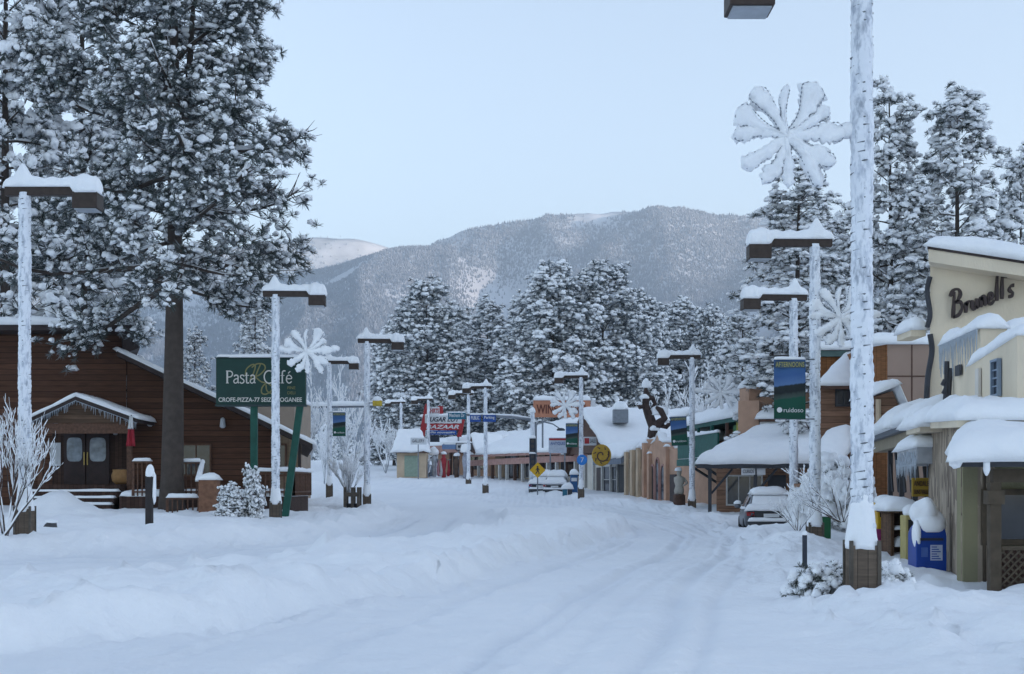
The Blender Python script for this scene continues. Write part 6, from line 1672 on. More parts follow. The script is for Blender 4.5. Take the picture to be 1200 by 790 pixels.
# --- parked car
def make_car(name, label, loc, yaw, paint, group=None, deep=.16):
    t = thing(name, label, 'car', (0, 0, 0), group); W = .90
    # local: x across, y forward (rear at y=0), z up
    st = [  # y, half width, sill z, shoulder z
        (-.02, .70, .50, .78), (.06, .84, .36, .93), (.5, .89, .30, .98), (1.1, W, .28, .97), (2.2, W, .27, .95), (3.2, W, .28, .93), (3.9, .86, .30, .88), (4.35, .76, .36, .74), (4.5, .58, .44, .64)]
    V = []; Fs = []; m = 12
    for y, hw, zl__, zh in st:
        mid = zl__ + (zh - zl__) * .55
        sec = [(-hw * .86, zl__), (-hw * .98, zl__ + .1), (-hw, mid), (-hw * .965, zh - .06), (-hw * .88, zh), (-hw * .4, zh + .02), (hw * .4, zh + .02), (hw * .88, zh), (hw * .965, zh - .06), (hw, mid), (hw * .98, zl__ + .1), (hw * .86, zl__)]
        V += [(x, y, z) for x, z in sec]
    for i in range(len(st) - 1):
        for j in range(m): Fs.append((i * m + j, i * m + (j + 1) % m, (i + 1) * m + (j + 1) % m, (i + 1) * m + j))
    Fs.append(tuple(range(m))); Fs.append(tuple(reversed(range((len(st) - 1) * m, len(st) * m))))
    b = MB().add(V, Fs); body = b.build('body', paint, t, True)
    cab = [(.10, .72, .72, .95, .96), (.62, .80, .60, .97, 1.40), (1.2, .83, .63, .97, 1.47), (2.1, .83, .62, .96, 1.44), (2.75, .80, .70, .95, .97)]
    V = []; Fs = []
    for y, hb, ht, zl__, zh in cab: V += [(-hb, y, zl__), (-ht, y, zh), (-ht * .6, y, zh + .03), (ht * .6, y, zh + .03), (ht, y, zh), (hb, y, zl__)]
    for i in range(4):
        for j in range(5): Fs.append((i * 6 + j, i * 6 + j + 1, (i + 1) * 6 + j + 1, (i + 1) * 6 + j))
    b = MB().add(V, Fs); b.build('cabin', paint, t, True)
    gl = MB(); gl.add([(-.62, .20, 1.02), (.62, .20, 1.02), (.53, .56, 1.34), (-.53, .56, 1.34)], [(0, 1, 2, 3)]); gl.v = [(x, y - .03, z + .015) for x, y, z in gl.v]; o = gl.build('rear_window', MATS['window_glass'], t)
    md = o.modifiers.new('thick', 'SOLIDIFY'); md.thickness = .012
    for s_ in (-1, 1):
        for y0, y1 in ((.66, 1.38), (1.46, 2.3)):
            k = MB(); q = [(s_ * .825, y0 + .02, 1.0), (s_ * .845, y1, 1.0), (s_ * .665, y1 - .12, 1.38), (s_ * .655, y0 + .08, 1.36)]; k.prism(q, (s_ * .012, 0, 0)); k.build('side_window', MATS['window_glass'], t)
        k = MB(); k.hexa([(s_ * .56, -.035, .72), (s_ * .80, .0, .72), (s_ * .84, .12, .74), (s_ * .56, .1, .74), (s_ * .56, .0, .86), (s_ * .80, .04, .86), (s_ * .85, .2, .87), (s_ * .56, .14, .87)]); k.build('tail_light', mat('tail_red', (.28, .012, .012), .25, 0, .1, 5), t, bevel=.015)
        k = MB().blob((s_ * 1.0, 2.35, 1.03), .12, .07, .08, 2, .05, 1, 10, 8, -1); k.build('mirror', paint, t, True)
        s2 = MB().blob((s_ * 1.0, 2.35, 1.13), .14, .1, .10, 5, .2); s2.build('mirror_snow', SNOW, t, True)
        for y in (.78, 3.55):
            k = MB(); pr = [(.20, -.10), (.31, -.10), (.335, -.06), (.335, .06), (.31, .10), (.20, .10)]; k.lathe(pr, (0, 0, 0), 24); k.v = [(s_ * .80 + z, y + x, .33 + y_) for x, y_, z in k.v]; w_ = k.build('wheel', mat('tyre', (.02, .02, .022), .8), t, True)
            k = MB(); k.lathe([(.03, .055), (.20, .06), (.205, .07), (.05, .08)], (0, 0, 0), 20); k.v = [(s_ * (.80 + z), y + x, .33 + y_) for x, y_, z in k.v]; k.build('rim', mat('rim_metal', (.30, .31, .33), .35, .8), w_)
    k = MB().hexa([(-.78, -.07, .36), (.78, -.07, .36), (.84, .1, .34), (-.84, .1, .34), (-.78, -.09, .56), (.78, -.09, .56), (.86, .1, .56), (-.86, .1, .56)]); k.build('bumper', mat('bumper_dark', (.05, .052, .058), .5, 0, .1, 5), t, bevel=.03)
    k = MB().box(-.26, .26, -.055, -.035, .68, .80); k.build('number_plate', SIGNW, t)
    k = MB().box(-.56, .56, -.045, -.02, .67, .84); k.build('boot_recess', mat('recess_dark', (.035, .036, .04), .5), t)
    sn = MB(); sn.snow((-.60, .52, 1.45), (.60, .52, 1.45), (.60, 2.2, 1.47), (-.60, 2.2, 1.47), deep, .05, 3, .12); sn.build('roof_snow', SNOW, t)
    sn = MB(); sn.snow((-.82, -.03, .93), (.82, -.03, .93), (.78, .30, 1.02), (-.78, .30, 1.02), deep * .9, .05, 5, .1); sn.build('boot_snow', SNOW, t)
    sn = MB(); sn.snow((-.66, .22, 1.06), (.66, .22, 1.06), (.58, .55, 1.38), (-.58, .55, 1.38), .07, .02, 4, .1); sn.build('window_snow', SNOW, t)
    sn = MB(); sn.snow((-.80, 2.7, .97), (.80, 2.7, .97), (.70, 4.35, .84), (-.70, 4.35, .84), deep, .05, 6, .12); sn.build('bonnet_snow', SNOW, t)
    sn = MB(); sn.snow((-.76, -.13, .56), (.76, -.13, .56), (.78, .0, .57), (-.78, .0, .57), .10, .02, 7, .1); sn.build('bumper_snow', SNOW, t)
    for s_ in (-1, 1): sn = MB(); a_ = [(s_ * .83, .3, .985), (s_ * .90, .3, .965), (s_ * .90, 2.6, .955), (s_ * .83, 2.6, .975)]; sn.snow(*(a_ if s_ > 0 else a_[::-1]), .05, .01, 8, .12); sn.build('sill_snow', SNOW, t)
    t.location = loc; t.rotation_euler = (0, 0, yaw); return t


PAINT = mat('car_silver', (.15, .16, .18), .35, .6, .05, 2); PAINT2 = mat('car_blue', (.10, .19, .33), .4, .3, .1, 2); PAINT3 = mat('car_white', (.55, .57, .60), .4, .1, .05, 2)
cz = gz(9.0, 51.5); make_car('parked_car', 'silver car deep in snow parked facing away beside the right kerb, red tail light showing', (sx(904, 47.8), 47.8, -.22), R(-6), PAINT, None, .2)
Yc = 101
for px, Yc, zz, yw, pt, lab in ((633, 99, .82, -12, PAINT2, 'light blue snow covered car parked under the crossing sign, the left one'), (650, 98, .80, -10, PAINT3, 'white heavily snow covered car parked just right of the crossing sign post')):
    c = make_car('parked_car', lab, (sx(px, Yc), Yc, zz - .05), R(yw), pt, None, .35)
rk = thing('newspaper_rack', 'low rack of boxes with snow on top left of the blue collection box', 'rack', (sx(664, 94), 94, .7))
for i, px in enumerate((662, 668)): k = MB().box(sx(px, 94) - .15, sx(px, 94) + .15, 94, 94.4, .6, sz(573, 94)); k.build('box', DGREY if i else TEAL, rk, bevel=.02)
s = MB().snow((sx(658.5, 94), 93.95, sz(573, 94) + .003), (sx(671.5, 94), 93.95, sz(573, 94) + .003), (sx(671.5, 94), 94.45, sz(573, 94) + .003), (sx(658.5, 94), 94.45, sz(573, 94) + .003), .4, .08, 3); s.build('snow', SNOW, rk)

# --- timber building with the hipped porch roof, tan panelled block
Y = 47.5
b = thing('timber_building', 'brown timber building with a hipped snow roof and a small window behind the right lamps', 'building', (sx(1000, Y), Y, 0))
zq_ = sz(410, Y + 1); k = MB().prism([(sx(957, Y + 1), Y + 1, -.5), (sx(1040, Y + 1), Y + 1, -.5), (sx(1040, Y + 1), Y + 1, zq_), (sx(957, Y + 1), Y + 1, zq_)], (2.0, 8, 0)); k.build('wall', ORNG, b)
k = MB().box(sx(955, Y + .9), sx(1004, Y + .9), Y + .85, Y + .995, sz(415, Y), sz(408, Y)); k.build('green_trim', mat('trim_slate_green', (.10, .16, .15), .7), b)
s = MB().snow((sx(952, Y + 1), Y + .8, sz(410, Y + 1) + .004), (sx(1030, Y + 1), Y + .8, sz(410, Y + 1) + .004), (sx(1030, Y + 1) + 2, Y + 9, sz(410, Y + 1) + .004), (sx(952, Y + 1) + 2, Y + 9, sz(410, Y + 1) + .004), .3, .08, 3); s.build('roof_snow', SNOW, b)
k = MB().box(sx(960, Y - .6), sx(1034, Y - .6), Y - .6, Y + .84, -.4, sz(450, Y - .6)); k.build('bay', BRNW, b)
P = [Vector((sx(957, Y - 1), Y - 1, sz(451, Y - 1))), Vector((sx(1038, Y - 1), Y - 1, sz(451, Y - 1))), Vector((sx(1021, Y + 1), Y + .98, sz(417, Y + 1))), Vector((sx(990, Y + 1), Y + .98, sz(417, Y + 1)))]
k = MB().slab(P, .14); hp = k.build('hip_roof', BRNT, b); s = MB().snow(*[p + Vector((0, 0, .004)) for p in P], .2, .03, 4, .14); s.build('roof_snow', SNOW, hp)
fw = Fac(sx(960, Y - .6), Y - .6, sx(1034, Y - .6), Y - .6); window(fw, 981, 457, 997, 474, b, DGREY, (2, 1)); window(fw, 1002, 459, 1014, 474, b, DGREY, (1, 1))
Y2 = 44.5
b = thing('panelled_block', 'flat roofed block of tan square panels with an orange boarded corner and a snow cap', 'building', (sx(1060, Y2), Y2, 0))
x0, xm, x1 = sx(1021, Y2), sx(1040, Y2), sx(1098, Y2)
k = MB().hexa([(x0, Y2 + 1.5, 0), (xm - .003, Y2, 0), (xm - .003, Y2 + 6, 0), (xm - .3, Y2 + 6, 0), (x0, Y2 + 1.5, sz(403, Y2)), (xm - .003, Y2, sz(403, Y2)), (xm - .003, Y2 + 6, sz(403, Y2)), (xm - .3, Y2 + 6, sz(403, Y2))]); k.build('boarded_corner', ORNG, b)
k = MB().prism([(xm, Y2, 0), (x1, Y2, 0), (x1, Y2, sz(403, Y2)), (xm, Y2, sz(403, Y2))], (2.4, 8, 0)); k.build('wall', TANP, b)
for px in (1068.5,): k = MB().box(sx(px, Y2) - .02, sx(px, Y2) + .02, Y2 - .012, Y2 - .003, 0, sz(404, Y2)); k.build('joint', BRNT, b)
k = MB().box(xm, x1, Y2 - .014, Y2 - .004, sz(441, Y2) - .02, sz(441, Y2) + .02); k.build('joint', BRNT, b)
s = MB().snow((x0 - .1, Y2 - .1, sz(403, Y2) + .004), (x1, Y2 - .1, sz(403, Y2) + .004), (x1 + 2.4, Y2 + 8, sz(403, Y2) + .004), (x0 + 2.0, Y2 + 8, sz(403, Y2) + .004), .34, .06, 6); s.build('roof_snow', SNOW, b)

# --- row of small fronts between: sagging snow roof, fascia, dark shop front
f = Fac(8.35, 28.6, 10.3, 40.5); z0 = base(f, -.4)
b = thing('arcade_shop', 'dark shop front under heavy drooping snow between the timber building and stone corner', 'building', (9.5, 34, 0))
zf0 = f.tz(1060, 521)[1]; zf1 = f.tz(1060, 500)[1]
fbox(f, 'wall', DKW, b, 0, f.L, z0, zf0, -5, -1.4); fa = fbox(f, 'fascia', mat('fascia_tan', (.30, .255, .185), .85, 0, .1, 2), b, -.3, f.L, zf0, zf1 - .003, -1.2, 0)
gt = fbox(f, 'gutter', mat('gutter_grey', (.13, .145, .17), .5, .3), b, 2.0, f.L + .2, zf1 - .12, zf1, .003, .16)
s = MB(); f.snow(s, -.5, f.L * .42, zf1 + .006, -3.2, .22, .48, ov=.14, seed=2); f.snow(s, f.L * .38, f.L + .3, zf1 + .006, -3.2, .25, .52, zf1 + .5, ov=.16, seed=7); s.build('roof_snow', SNOW, b)
for t_ in (1.5, 4.2, 7, 9.8): fbox(f, 'post', DGREY, b, t_ - .06, t_ + .06, z0, zf0 - .002, -.3, -.18)
for i, t_ in enumerate((2.1, 3.4, 4.8, 6.2, 7.7, 9.2)): k = MB().tube([f.p(t_, zf0 - 1.1, -.24), f.p(t_ + .8, zf0 - .05, -.24)], .035, 4); k.build('brace', DGREY, b)
window(f, 0, 0, 0, 0, b, DGREY, (4, 2), -1.4, .06, rect=(.6, 4.0, z0 + 1.1, zf0 - .4)); window(f, 0, 0, 0, 0, b, DGREY, (4, 2), -1.4, .06, rect=(5, 9.5, z0 + 1.1, zf0 - .4))
# heap of snow over the little dormer above it
Yg = 37.0; gb = MB()
A_ = [Vector((sx(1023, Yg), Yg, sz(462, Yg))), Vector((sx(1048, Yg), Yg, sz(452, Yg))), Vector((sx(1062, Yg), Yg, sz(486, Yg)))]
gb.prism([(sx(1024, Yg), Yg + .1, sz(505, Yg)), (sx(1058, Yg), Yg + .1, sz(505, Yg)), (sx(1058, Yg), Yg + .1, sz(484, Yg)), (sx(1047, Yg), Yg + .1, sz(458, Yg)), (sx(1024, Yg), Yg + .1, sz(466, Yg))], (0, 2, 0)); go = gb.build('dormer', BRNW, b)
s = MB(); d_ = Vector((0, 2.4, 0)); u_ = Vector((0, -.35, 0))
s.snow(A_[0] + u_, A_[1] + u_, A_[1] + d_, A_[0] + d_, .24, .08, 3); s.snow(A_[1] + u_, A_[2] + u_, A_[2] + d_, A_[1] + d_, .24, .08, 5); s.build('dormer_snow', SNOW, go)
k = MB().tube([(sx(1029, Yg), Yg - .02, sz(500, Yg)), (sx(1029, Yg), Yg - .02, sz(468, Yg))], .07, 6); k.build('dormer_post', STUC, go)
# icicle light awning and yellow hanging sign
f2 = Fac(7.75, 27.2, 8.45, 31.2)
aw = thing('icicle_awning', 'short awning edged with white icicle lights and capped with snow beside the stone corner', 'awning', (8, 29, 2))
za_ = f2.tz(1076, 540)[1]; t0, t1 = 0, f2.L
fr_ = fbox(f2, 'fascia', mat('awning_pale', (.40, .41, .43), .7), aw, t0, t1, za_ - .05, za_ + .28, -.9, 0); fsnow(f2, fr_, t0 - .1, t1 + .1, za_ + .283, -.9, .05, .28, ov=.06, name='snow')
rs = random.Random(9); ic = MB(); ic.tube([f2.p(t0, za_ - .06, .015), f2.p(t1, za_ - .06, .015)], .012, 4)
for i in range(80):
    t_ = t0 + (t1 - t0) * i / 79; L = rs.uniform(.08, .34); z_ = za_ + rs.uniform(-.07, .22); q = f2.p(t_, z_, .02); ic.tube([q, q + Vector((0, 0, -L))], [.013, .004], 4)
ic.build('icicle_lights', ICE, fr_)
ysn = thing('hanging_sign', 'yellow board with dark letters hanging under the icicle light awning', 'sign', (sx(1079, 28.4), 28.4, sz(582, 28.4)))
Yk = 28.4; x0, x1 = sx(1069, Yk), sx(1090, Yk); k = MB().box(x0, x1, Yk, Yk + .06, sz(582, Yk), sz(560, Yk)); bo = k.build('board', mat('sign_ochre', (.36, .23, .03), .6, 0, .1, 5), ysn, bevel=.01)
text('ANDALE', (x0 + .03, Yk - .005, sz(569.5, Yk)), U3, V3, .10, BRNT, bo, width=(x1 - x0) * .84); text('SUNS VALLE', (x0 + .03, Yk - .005, sz(579, Yk)), U3, V3, .09, BRNT, bo, width=(x1 - x0) * .84)
for x in (x0 + .05, x1 - .05): k = MB().tube([(x, Yk + .03, sz(560, Yk)), (x, Yk + .03, za_ - .05)], .01, 4); k.build('chain', STEEL, ysn)

# --- cream building with the script lettering
b = thing('script_sign_building', 'tall cream stucco building with brown script lettering, stepped parapets and a stone corner', 'building', (9, 26, 0))
Yw = 30.0; xw = sx(1090, Yw); fm = Fac(xw, Yw, xw + 7, Yw)
zc = lambda px: sz(np.interp(px, [1080, 1230], [297, 330]), Yw)
k = MB().prism([(xw, Yw, -.4), (sx(1290, Yw), Yw, -.4), (sx(1290, Yw), Yw, zc(1290) - .05), (xw, Yw, zc(1090) - .05)], (2.2, 6, 0)); k.build('main_wall', CREAMW, b)
R0 = [Vector((sx(1079, Yw), Yw - .55, zc(1080))), Vector((sx(1295, Yw), Yw - .55, zc(1295))), Vector((sx(1295, Yw), Yw + 6.4, zc(1295))), Vector((sx(1079, Yw) + 2.4, Yw + 6.4, zc(1080)))]
k = MB().slab(R0, .26); rf_ = k.build('roof', CREAMW, b); k = MB().slab([p + Vector((-.03 if i in (0, 3) else 0, -.03 if i < 2 else 0, .065)) for i, p in enumerate(R0)], .06); k.build('drip_edge', FASC, rf_)
s = MB().snow(*[p + Vector((0, -.03, .068)) for p in R0], .36, .06, 4, .14); s.build('roof_snow', SNOW, rf_)
bl = MB().box(xw - .32, xw - .003, Yw + .3, Yw + 1.4, sz(392, Yw), sz(384, Yw)); bo = bl.build('ledge', CREAMW, b); s = MB().snow((xw - .35, Yw + .2, sz(384, Yw) + .003), (xw - .01, Yw + .2, sz(384, Yw) + .003), (xw - .01, Yw + 1.4, sz(384, Yw) + .003), (xw - .35, Yw + 1.4, sz(384, Yw) + .003), .3, .05, 4); s.build('snow', SNOW, bo)
k = MB().tube(catmull([(xw - .08, Yw - .06, sz(y_, Yw)) if i % 2 else (xw - .02, Yw - .06, sz(y_, Yw)) for i, y_ in enumerate((325, 342, 368, 384))], 5), .055, 6); k.build('iron_ornament', DGREY, b)
k = MB().tube(catmull([(xw - .02, Yw - .06, sz(392, Yw)), (xw + .02, Yw - .06, sz(412, Yw)), (xw - .06, Yw - .06, sz(440, Yw)), (xw - .10, Yw - .06, sz(474, Yw))], 5), .06, 6); k.build('iron_ornament', DGREY, b)
SCRIPT = [  # brush script strokes of the sign, in letter heights
    [(.06, .0), (.12, .40), (.20, .95)], [(.02, .84), (.16, 1.02), (.38, .98), (.44, .78), (.32, .60), (.16, .54)], [(.22, .55), (.42, .48), (.46, .24), (.30, .04), (.06, .02)],
    [(.60, .02), (.64, .40)], [(.63, .28), (.70, .38), (.80, .40)],
    [(.90, .40), (.88, .14), (.95, .02), (1.06, .12)], [(1.10, .40), (1.07, .12), (1.13, .02)],
    [(1.24, .02), (1.28, .40)], [(1.27, .26), (1.36, .40), (1.45, .34), (1.43, .12), (1.48, .02)],
    [(1.58, .18), (1.74, .24), (1.76, .36), (1.67, .41), (1.58, .30), (1.59, .10), (1.68, .01), (1.82, .10)],
    [(1.92, .04), (1.96, .5), (2.02, .95)], [(2.14, .04), (2.18, .5), (2.24, .95)],
    [(2.38, .98), (2.35, .78)], [(2.42, .04), (2.54, .02), (2.60, .12), (2.50, .22), (2.48, .33), (2.58, .41), (2.68, .38)]]
a_ = R(20); ox, oz = sx(1113, Yw), sz(374, Yw); hh = .56
k = MB()
for stq in SCRIPT:
    P = catmull([(p[0], p[1], 0) for p in stq], 5); P = [((p.x + .12 * p.y) * hh * .94, p.y * hh) for p in P]
    P = [(ox + x * math.cos(a_) - z_ * math.sin(a_) * .55, oz + x * math.sin(a_) + z_ * math.cos(a_)) for x, z_ in P]
    ribbon(k, P, [.030 + .008 * math.sin(i * .5) for i in range(len(P))], Yw - .10, .06)
k.build('script_lettering', mat('letter_brown', (.05, .034, .032), .6), b)
# stepped side walls running towards the viewer
fs1 = Fac(7.95, 24.2, 8.5, 27.4)
def stepwall(name, pts, thick, dirv_, th=.26, m=CREAMW):
    """wall between plan points with its own top height at each end, snow on the coping"""
    (xa, ya, za), (xb, yb, zb__) = pts; d = Vector(dirv_) * thick; A = Vector((xa, ya, 0)); B = Vector((xb, yb, 0))
    T = lambda p, z_: Vector((p.x, p.y, z_))
    k = MB().hexa([T(A, 1.9), T(B, 1.9), T(B + d, 1.9), T(A + d, 1.9), T(A, za), T(B, zb__), T(B + d, zb__), T(A + d, za)]); o_ = k.build(name, m, b)
    e_ = Vector((.0, 0, .004)); s = MB().snow(T(A, za) + e_, T(B, zb__) + e_, T(B + d, zb__) + e_, T(A + d, za) + e_, th, .06, int(xa * 5), .1); s.build('coping_snow', SNOW, o_); return o_


def pz_(px, py, Y): return (sx(px, Y), Y, sz(py, Y))


w1 = stepwall('parapet_wall', (pz_(1104, 404, 29.0), pz_(1149, 384, 25.6)), .5, (1, .1, 0))
w1b = MB(); q0 = pz_(1149, 384, 25.6); w1b.box(q0[0] + .52, q0[0] + 4.5, 25.65, 26.1, 1.9, q0[2] - .15); o_ = w1b.build('cross_wall', CREAMW, b); s = MB().snow((q0[0] + .5, 25.6, q0[2] - .147), (q0[0] + 4.5, 25.6, q0[2] - .147), (q0[0] + 4.5, 26.15, q0[2] - .147), (q0[0] + .5, 26.15, q0[2] - .147), .3, .06, 4); s.build('coping_snow', SNOW, o_)
w2 = stepwall('parapet_wall', (pz_(1136, 428, 25.2), pz_(1192, 392, 22.2)), .5, (1, .1, 0), .28)
q2 = pz_(1192, 392, 22.2); k = MB().box(q2[0] + .51, q2[0] + 5, 22.25, 22.7, 1.9, q2[2] - .003); o_ = k.build('cross_wall', CREAMW, b); s = MB().snow((q2[0] + .3, 22.2, q2[2]), (q2[0] + 5, 22.2, q2[2]), (q2[0] + 5, 22.75, q2[2]), (q2[0] + .3, 22.75, q2[2]), .3, .06, 4); s.build('coping_snow', SNOW, o_)
A_, B_ = pz_(1104, 404, 29.0), pz_(1149, 384, 25.6); f3 = Fac(A_[0] - .02, A_[1], B_[0] - .02, B_[1])
t0, t1 = sorted((f3.t(1122), f3.t(1127.5))); fbox(f3, 'vent', DGREY, b, t0, t1, f3.tz(1125, 440)[1], f3.tz(1125, 428)[1], .003, .05)
rs = random.Random(5); ic = MB(); L3 = f3.L; ic.tube([f3.p(0, A_[2] - .03, .04), f3.p(L3, B_[2] - .03, .04)], .014, 4)
for i in range(70):
    u = i / 69; q = f3.p(L3 * u, A_[2] + (B_[2] - A_[2]) * u - .03, .04); L = rs.uniform(.15, .75) * (1.1 - .5 * abs(u - .4)); ic.tube([q, q + Vector((rs.uniform(-.02, .02), 0, -L))], [.010, .004], 4)
ic.build('icicle_lights', ICE, b)
A2, B2 = pz_(1136, 428, 25.2), pz_(1192, 392, 22.2); f4 = Fac(A2[0] - .01, A2[1], B2[0] - .01, B2[1])
window(f4, 1166, 424, 1173, 462, b, mat('frame_blue', (.22, .28, .36), .5), (1, 4), 0, .04)
t0, t1 = sorted((f4.t(1146), f4.t(1150))); fbox(f4, 'blind_door', STUCW, b, t0, t1, f4.tz(1148, 470)[1], f4.tz(1148, 432)[1], .003, .05)
t0, t1 = sorted((f4.t(1143.5), f4.t(1145.6))); 
# dark cactus shaped iron ornament on the wall
k = MB(); Yo = 28.0
for pts in ([(1107, 472), (1108.5, 450), (1109, 424)], [(1111, 470), (1112, 448), (1113.5, 432)], [(1104, 452), (1107, 446)], [(1105, 462), (1108, 456)], [(1110, 452), (1112, 444)]): k.tube([(sx(a, Yo) - .02, Yo - .1, sz(c, Yo)) for a, c in pts], [.05] * len(pts), 6)
k.build('iron_cactus', DGREY, b)
# lower storey: stone corner, olive wall, porch
fl_ = Fac(6.95, 22.0, 8.2, 28.0); zl0 = -.6; ztop = sz(494, 22.3)
fbox(fl_, 'stone_corner', STONE, b, .02, fl_.L, zl0, ztop, -.5, 0)
fo = Fac(6.965, 21.97, 12.5, 21.97)
ow = fbox(fo, 'olive_wall', OLIVE, b, 0, 5.5, zl0, ztop - .01, -.3, 0)
Pq = [Vector((6.75, 21.6, ztop)), Vector((12.6, 21.6, ztop)), Vector((12.6, 25.0, ztop + .12)), Vector((7.35, 25.0, ztop + .12))]
k = MB().slab(Pq, .12); lr = k.build('lower_roof', CREAMW, b); s = MB().snow(*[p + Vector((0, -.02, .004)) for p in Pq], .36, .10, 6, .12); s.build('roof_snow', SNOW, lr)
Pq = [Vector((7.2, 25.1, ztop + .05)), Vector((9.5, 25.1, ztop + .05)), Vector((10.2, 29.4, ztop + .15)), Vector((8.15, 29.4, ztop + .15))]
k = MB().slab(Pq, .1); lr2 = k.build('lower_roof', CREAMW, b); s = MB().snow(*[p + Vector((-.05, -.02, .004)) for p in Pq], .38, .12, 8, .12); s.build('roof_snow', SNOW, lr2)
# porch with post, beam, window and lattice
zp = sz(541, 20.6)
Pp = [Vector((sx(1118, 20.4), 20.4, zp + .02)), Vector((12.6, 20.4, zp + .02)), Vector((12.6, 21.97, zp + .30)), Vector((6.90, 21.97, zp + .30))]
k = MB().slab(Pp, .10); pr = k.build('porch_roof', DGREY, b); s = MB().snow(*[p + Vector((0, -.03, .004)) for p in Pp], .34, .12, 3, .09, .3); s.build('roof_snow', SNOW, pr)
s = MB().blob((sx(1158, 20.3), 20.36, zp - .06), .055, .05, .15, 4, .3, 1.6, 12, 8, -1); s.build('drooping_snow', SNOW, pr, True); s = MB().blob((sx(1123, 20.3), 20.4, zp - .02), .10, .06, .09, 5, .3, 1.6, 12, 8, -1); s.build('drooping_snow', SNOW, pr, True)
fp = Fac(sx(1126, 20.8), 20.8, 12.6, 20.8)
fbox(fp, 'beam', LATT, b, .45, 5.2, zp - .30, zp - .105, -.08, .08)
tp = fp.t(1165); fbox(fp, 'porch_post', LATT, b, tp - .08, tp + .08, -.5, zp - .302, -.08, .08); fbox(fp, 'post_capital', LATT, b, tp - .12, tp + .12, zp - .62, zp - .42, -.11, .11)
fbox(fp, 'porch_post', LATT, b, 3.6, 3.76, -.5, zp - .302, -.08, .08)
window(fo, 0, 0, 0, 0, b, LATT, (2, 1), 0, .09, rect=(fo.t(1156), 4.6, sz(632, 22), sz(580, 22)))
lt = MB(); t0, t1 = tp + .10, 3.58; z0_, z1_ = -.35, sz(640, 20.8)
fp.box(lt, t0, t1, z1_ - .06, z1_, -.03, .03); fp.box(lt, t0, t1, z0_, z0_ + .06, -.03, .03)
n_ = 26; H_ = z1_ - z0_ - .12
for i in range(-8, n_):
    for sg in (1, -1):
        a0 = t0 + (t1 - t0) * i / n_; a1 = a0 + H_ * 1.0; c0, c1 = max(a0, t0), min(a1, t1)
        if c1 - c0 < .05: continue
        za__ = z0_ + .06 + (c0 - a0) * 1.0; zb___ = z0_ + .06 + (c1 - a0) * 1.0
        if sg < 0: za__, zb___ = z0_ + z1_ - za__, z0_ + z1_ - zb___
        d0 = .004 if sg > 0 else -.012; q = [fp.p(c0, za__ - .02, d0), fp.p(c1, zb___ - .02, d0), fp.p(c1, zb___ + .02, d0), fp.p(c0, za__ + .02, d0)]; lt.prism(q, fp.n * .012)
lt.build('lattice', LATT, b)
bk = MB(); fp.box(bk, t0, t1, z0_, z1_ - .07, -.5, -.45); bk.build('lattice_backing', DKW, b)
k = MB(); fo.box(k, fo.t(1151), fo.t(1151) + .04, zl0, zp - .1, .003, .06); k.build('corner_board', LATT, b)

# --- street furniture at the right
Ym = 23.6; xm_ = sx(1087, Ym); zm = gz(xm_, Ym); mb_ = thing('mailbox', 'bright blue street mailbox wearing a tall double cap of snow', 'mailbox', (xm_, Ym, zm))
MBL = mat('mail_blue', (.012, .055, .30), .4, .1, .1, 4)
w_ = .25; zb0 = sz(672, Ym); k = MB(); prof = [(xm_ - w_, zb0), (xm_ + w_, zb0), (xm_ + w_, sz(628, Ym))] + [(xm_ + w_ * math.cos(a), sz(628, Ym) + .24 * math.sin(a)) for a in np.linspace(0, math.pi, 13)[1:-1]] + [(xm_ - w_, sz(628, Ym))]
k.prism([(x, Ym - .22, z_) for x, z_ in prof], (0, .5, 0)); bd = k.build('body', MBL, mb_, bevel=.012)
k = MB().box(xm_ - .02, xm_ + .18, Ym - .226, Ym - .2225, sz(656, Ym), sz(638, Ym)); lb = k.build('notice', mat('notice_pale', (.42, .46, .58), .6), bd)
k = MB()
for i in range(6): z_ = sz(654.5 - i * 2.7, Ym); k.box(xm_ + .0, xm_ + .15 - .03 * (i % 3), Ym - .2285, Ym - .2265, z_, z_ + .016)
k.build('notice_lines', MBL, lb); k = MB().box(xm_ - .17, xm_ - .06, Ym - .226, Ym - .2225, sz(652, Ym), sz(641, Ym)); k.build('emblem', mat('emblem_blue', (.06, .12, .36), .5), bd)
k = MB().box(xm_ - .19, xm_ + .19, Ym - .24, Ym - .2225, sz(633, Ym), sz(630, Ym)); k.build('slot', INK, bd)
for dx in (-.2, .2):
    for dy in (-.15, .22): k = MB().box(xm_ + dx - .03, xm_ + dx + .03, Ym + dy - .03, Ym + dy + .03, zm - .3, zb0 + .02 - .022); k.build('leg', MBL, mb_)
s = MB(); s.blob((xm_ + .02, Ym + .02, sz(614, Ym)), .27, .31, .22, 3, .2, 1.3, 22, 14, -.6); s.blob((xm_ - .05, Ym + .03, sz(602, Ym)), .22, .24, .25, 7, .2, 1.3, 22, 14, -.6); s.blob((xm_ - .22, Ym - .12, sz(626, Ym)), .07, .12, .24, 5, .2, 1.3, 12, 10, -1); s.build('snow', SNOW, bd, True)
Yn = 27.6; xn = sx(1072, Yn)
nb = thing('newspaper_box', 'pale yellow newspaper box half hidden behind the blue mailbox', 'newspaper box', (xn, Yn, gz(xn, Yn)))
k = MB().box(xn - .18, xn + .18, Yn, Yn + .4, gz(xn, Yn) - .1, sz(604, Yn)); bo = k.build('body', mat('box_pale_yellow', (.45, .38, .16), .6, 0, .1, 5), nb, bevel=.02); k = MB().box(xn - .13, xn + .13, Yn - .02, Yn - .003, sz(622, Yn), sz(609, Yn)); k.build('window', MATS['window_glass'], bo)
s = MB().blob((xn, Yn + .2, sz(601, Yn)), .2, .22, .16, 3, .2); s.build('snow', SNOW, nb, True)
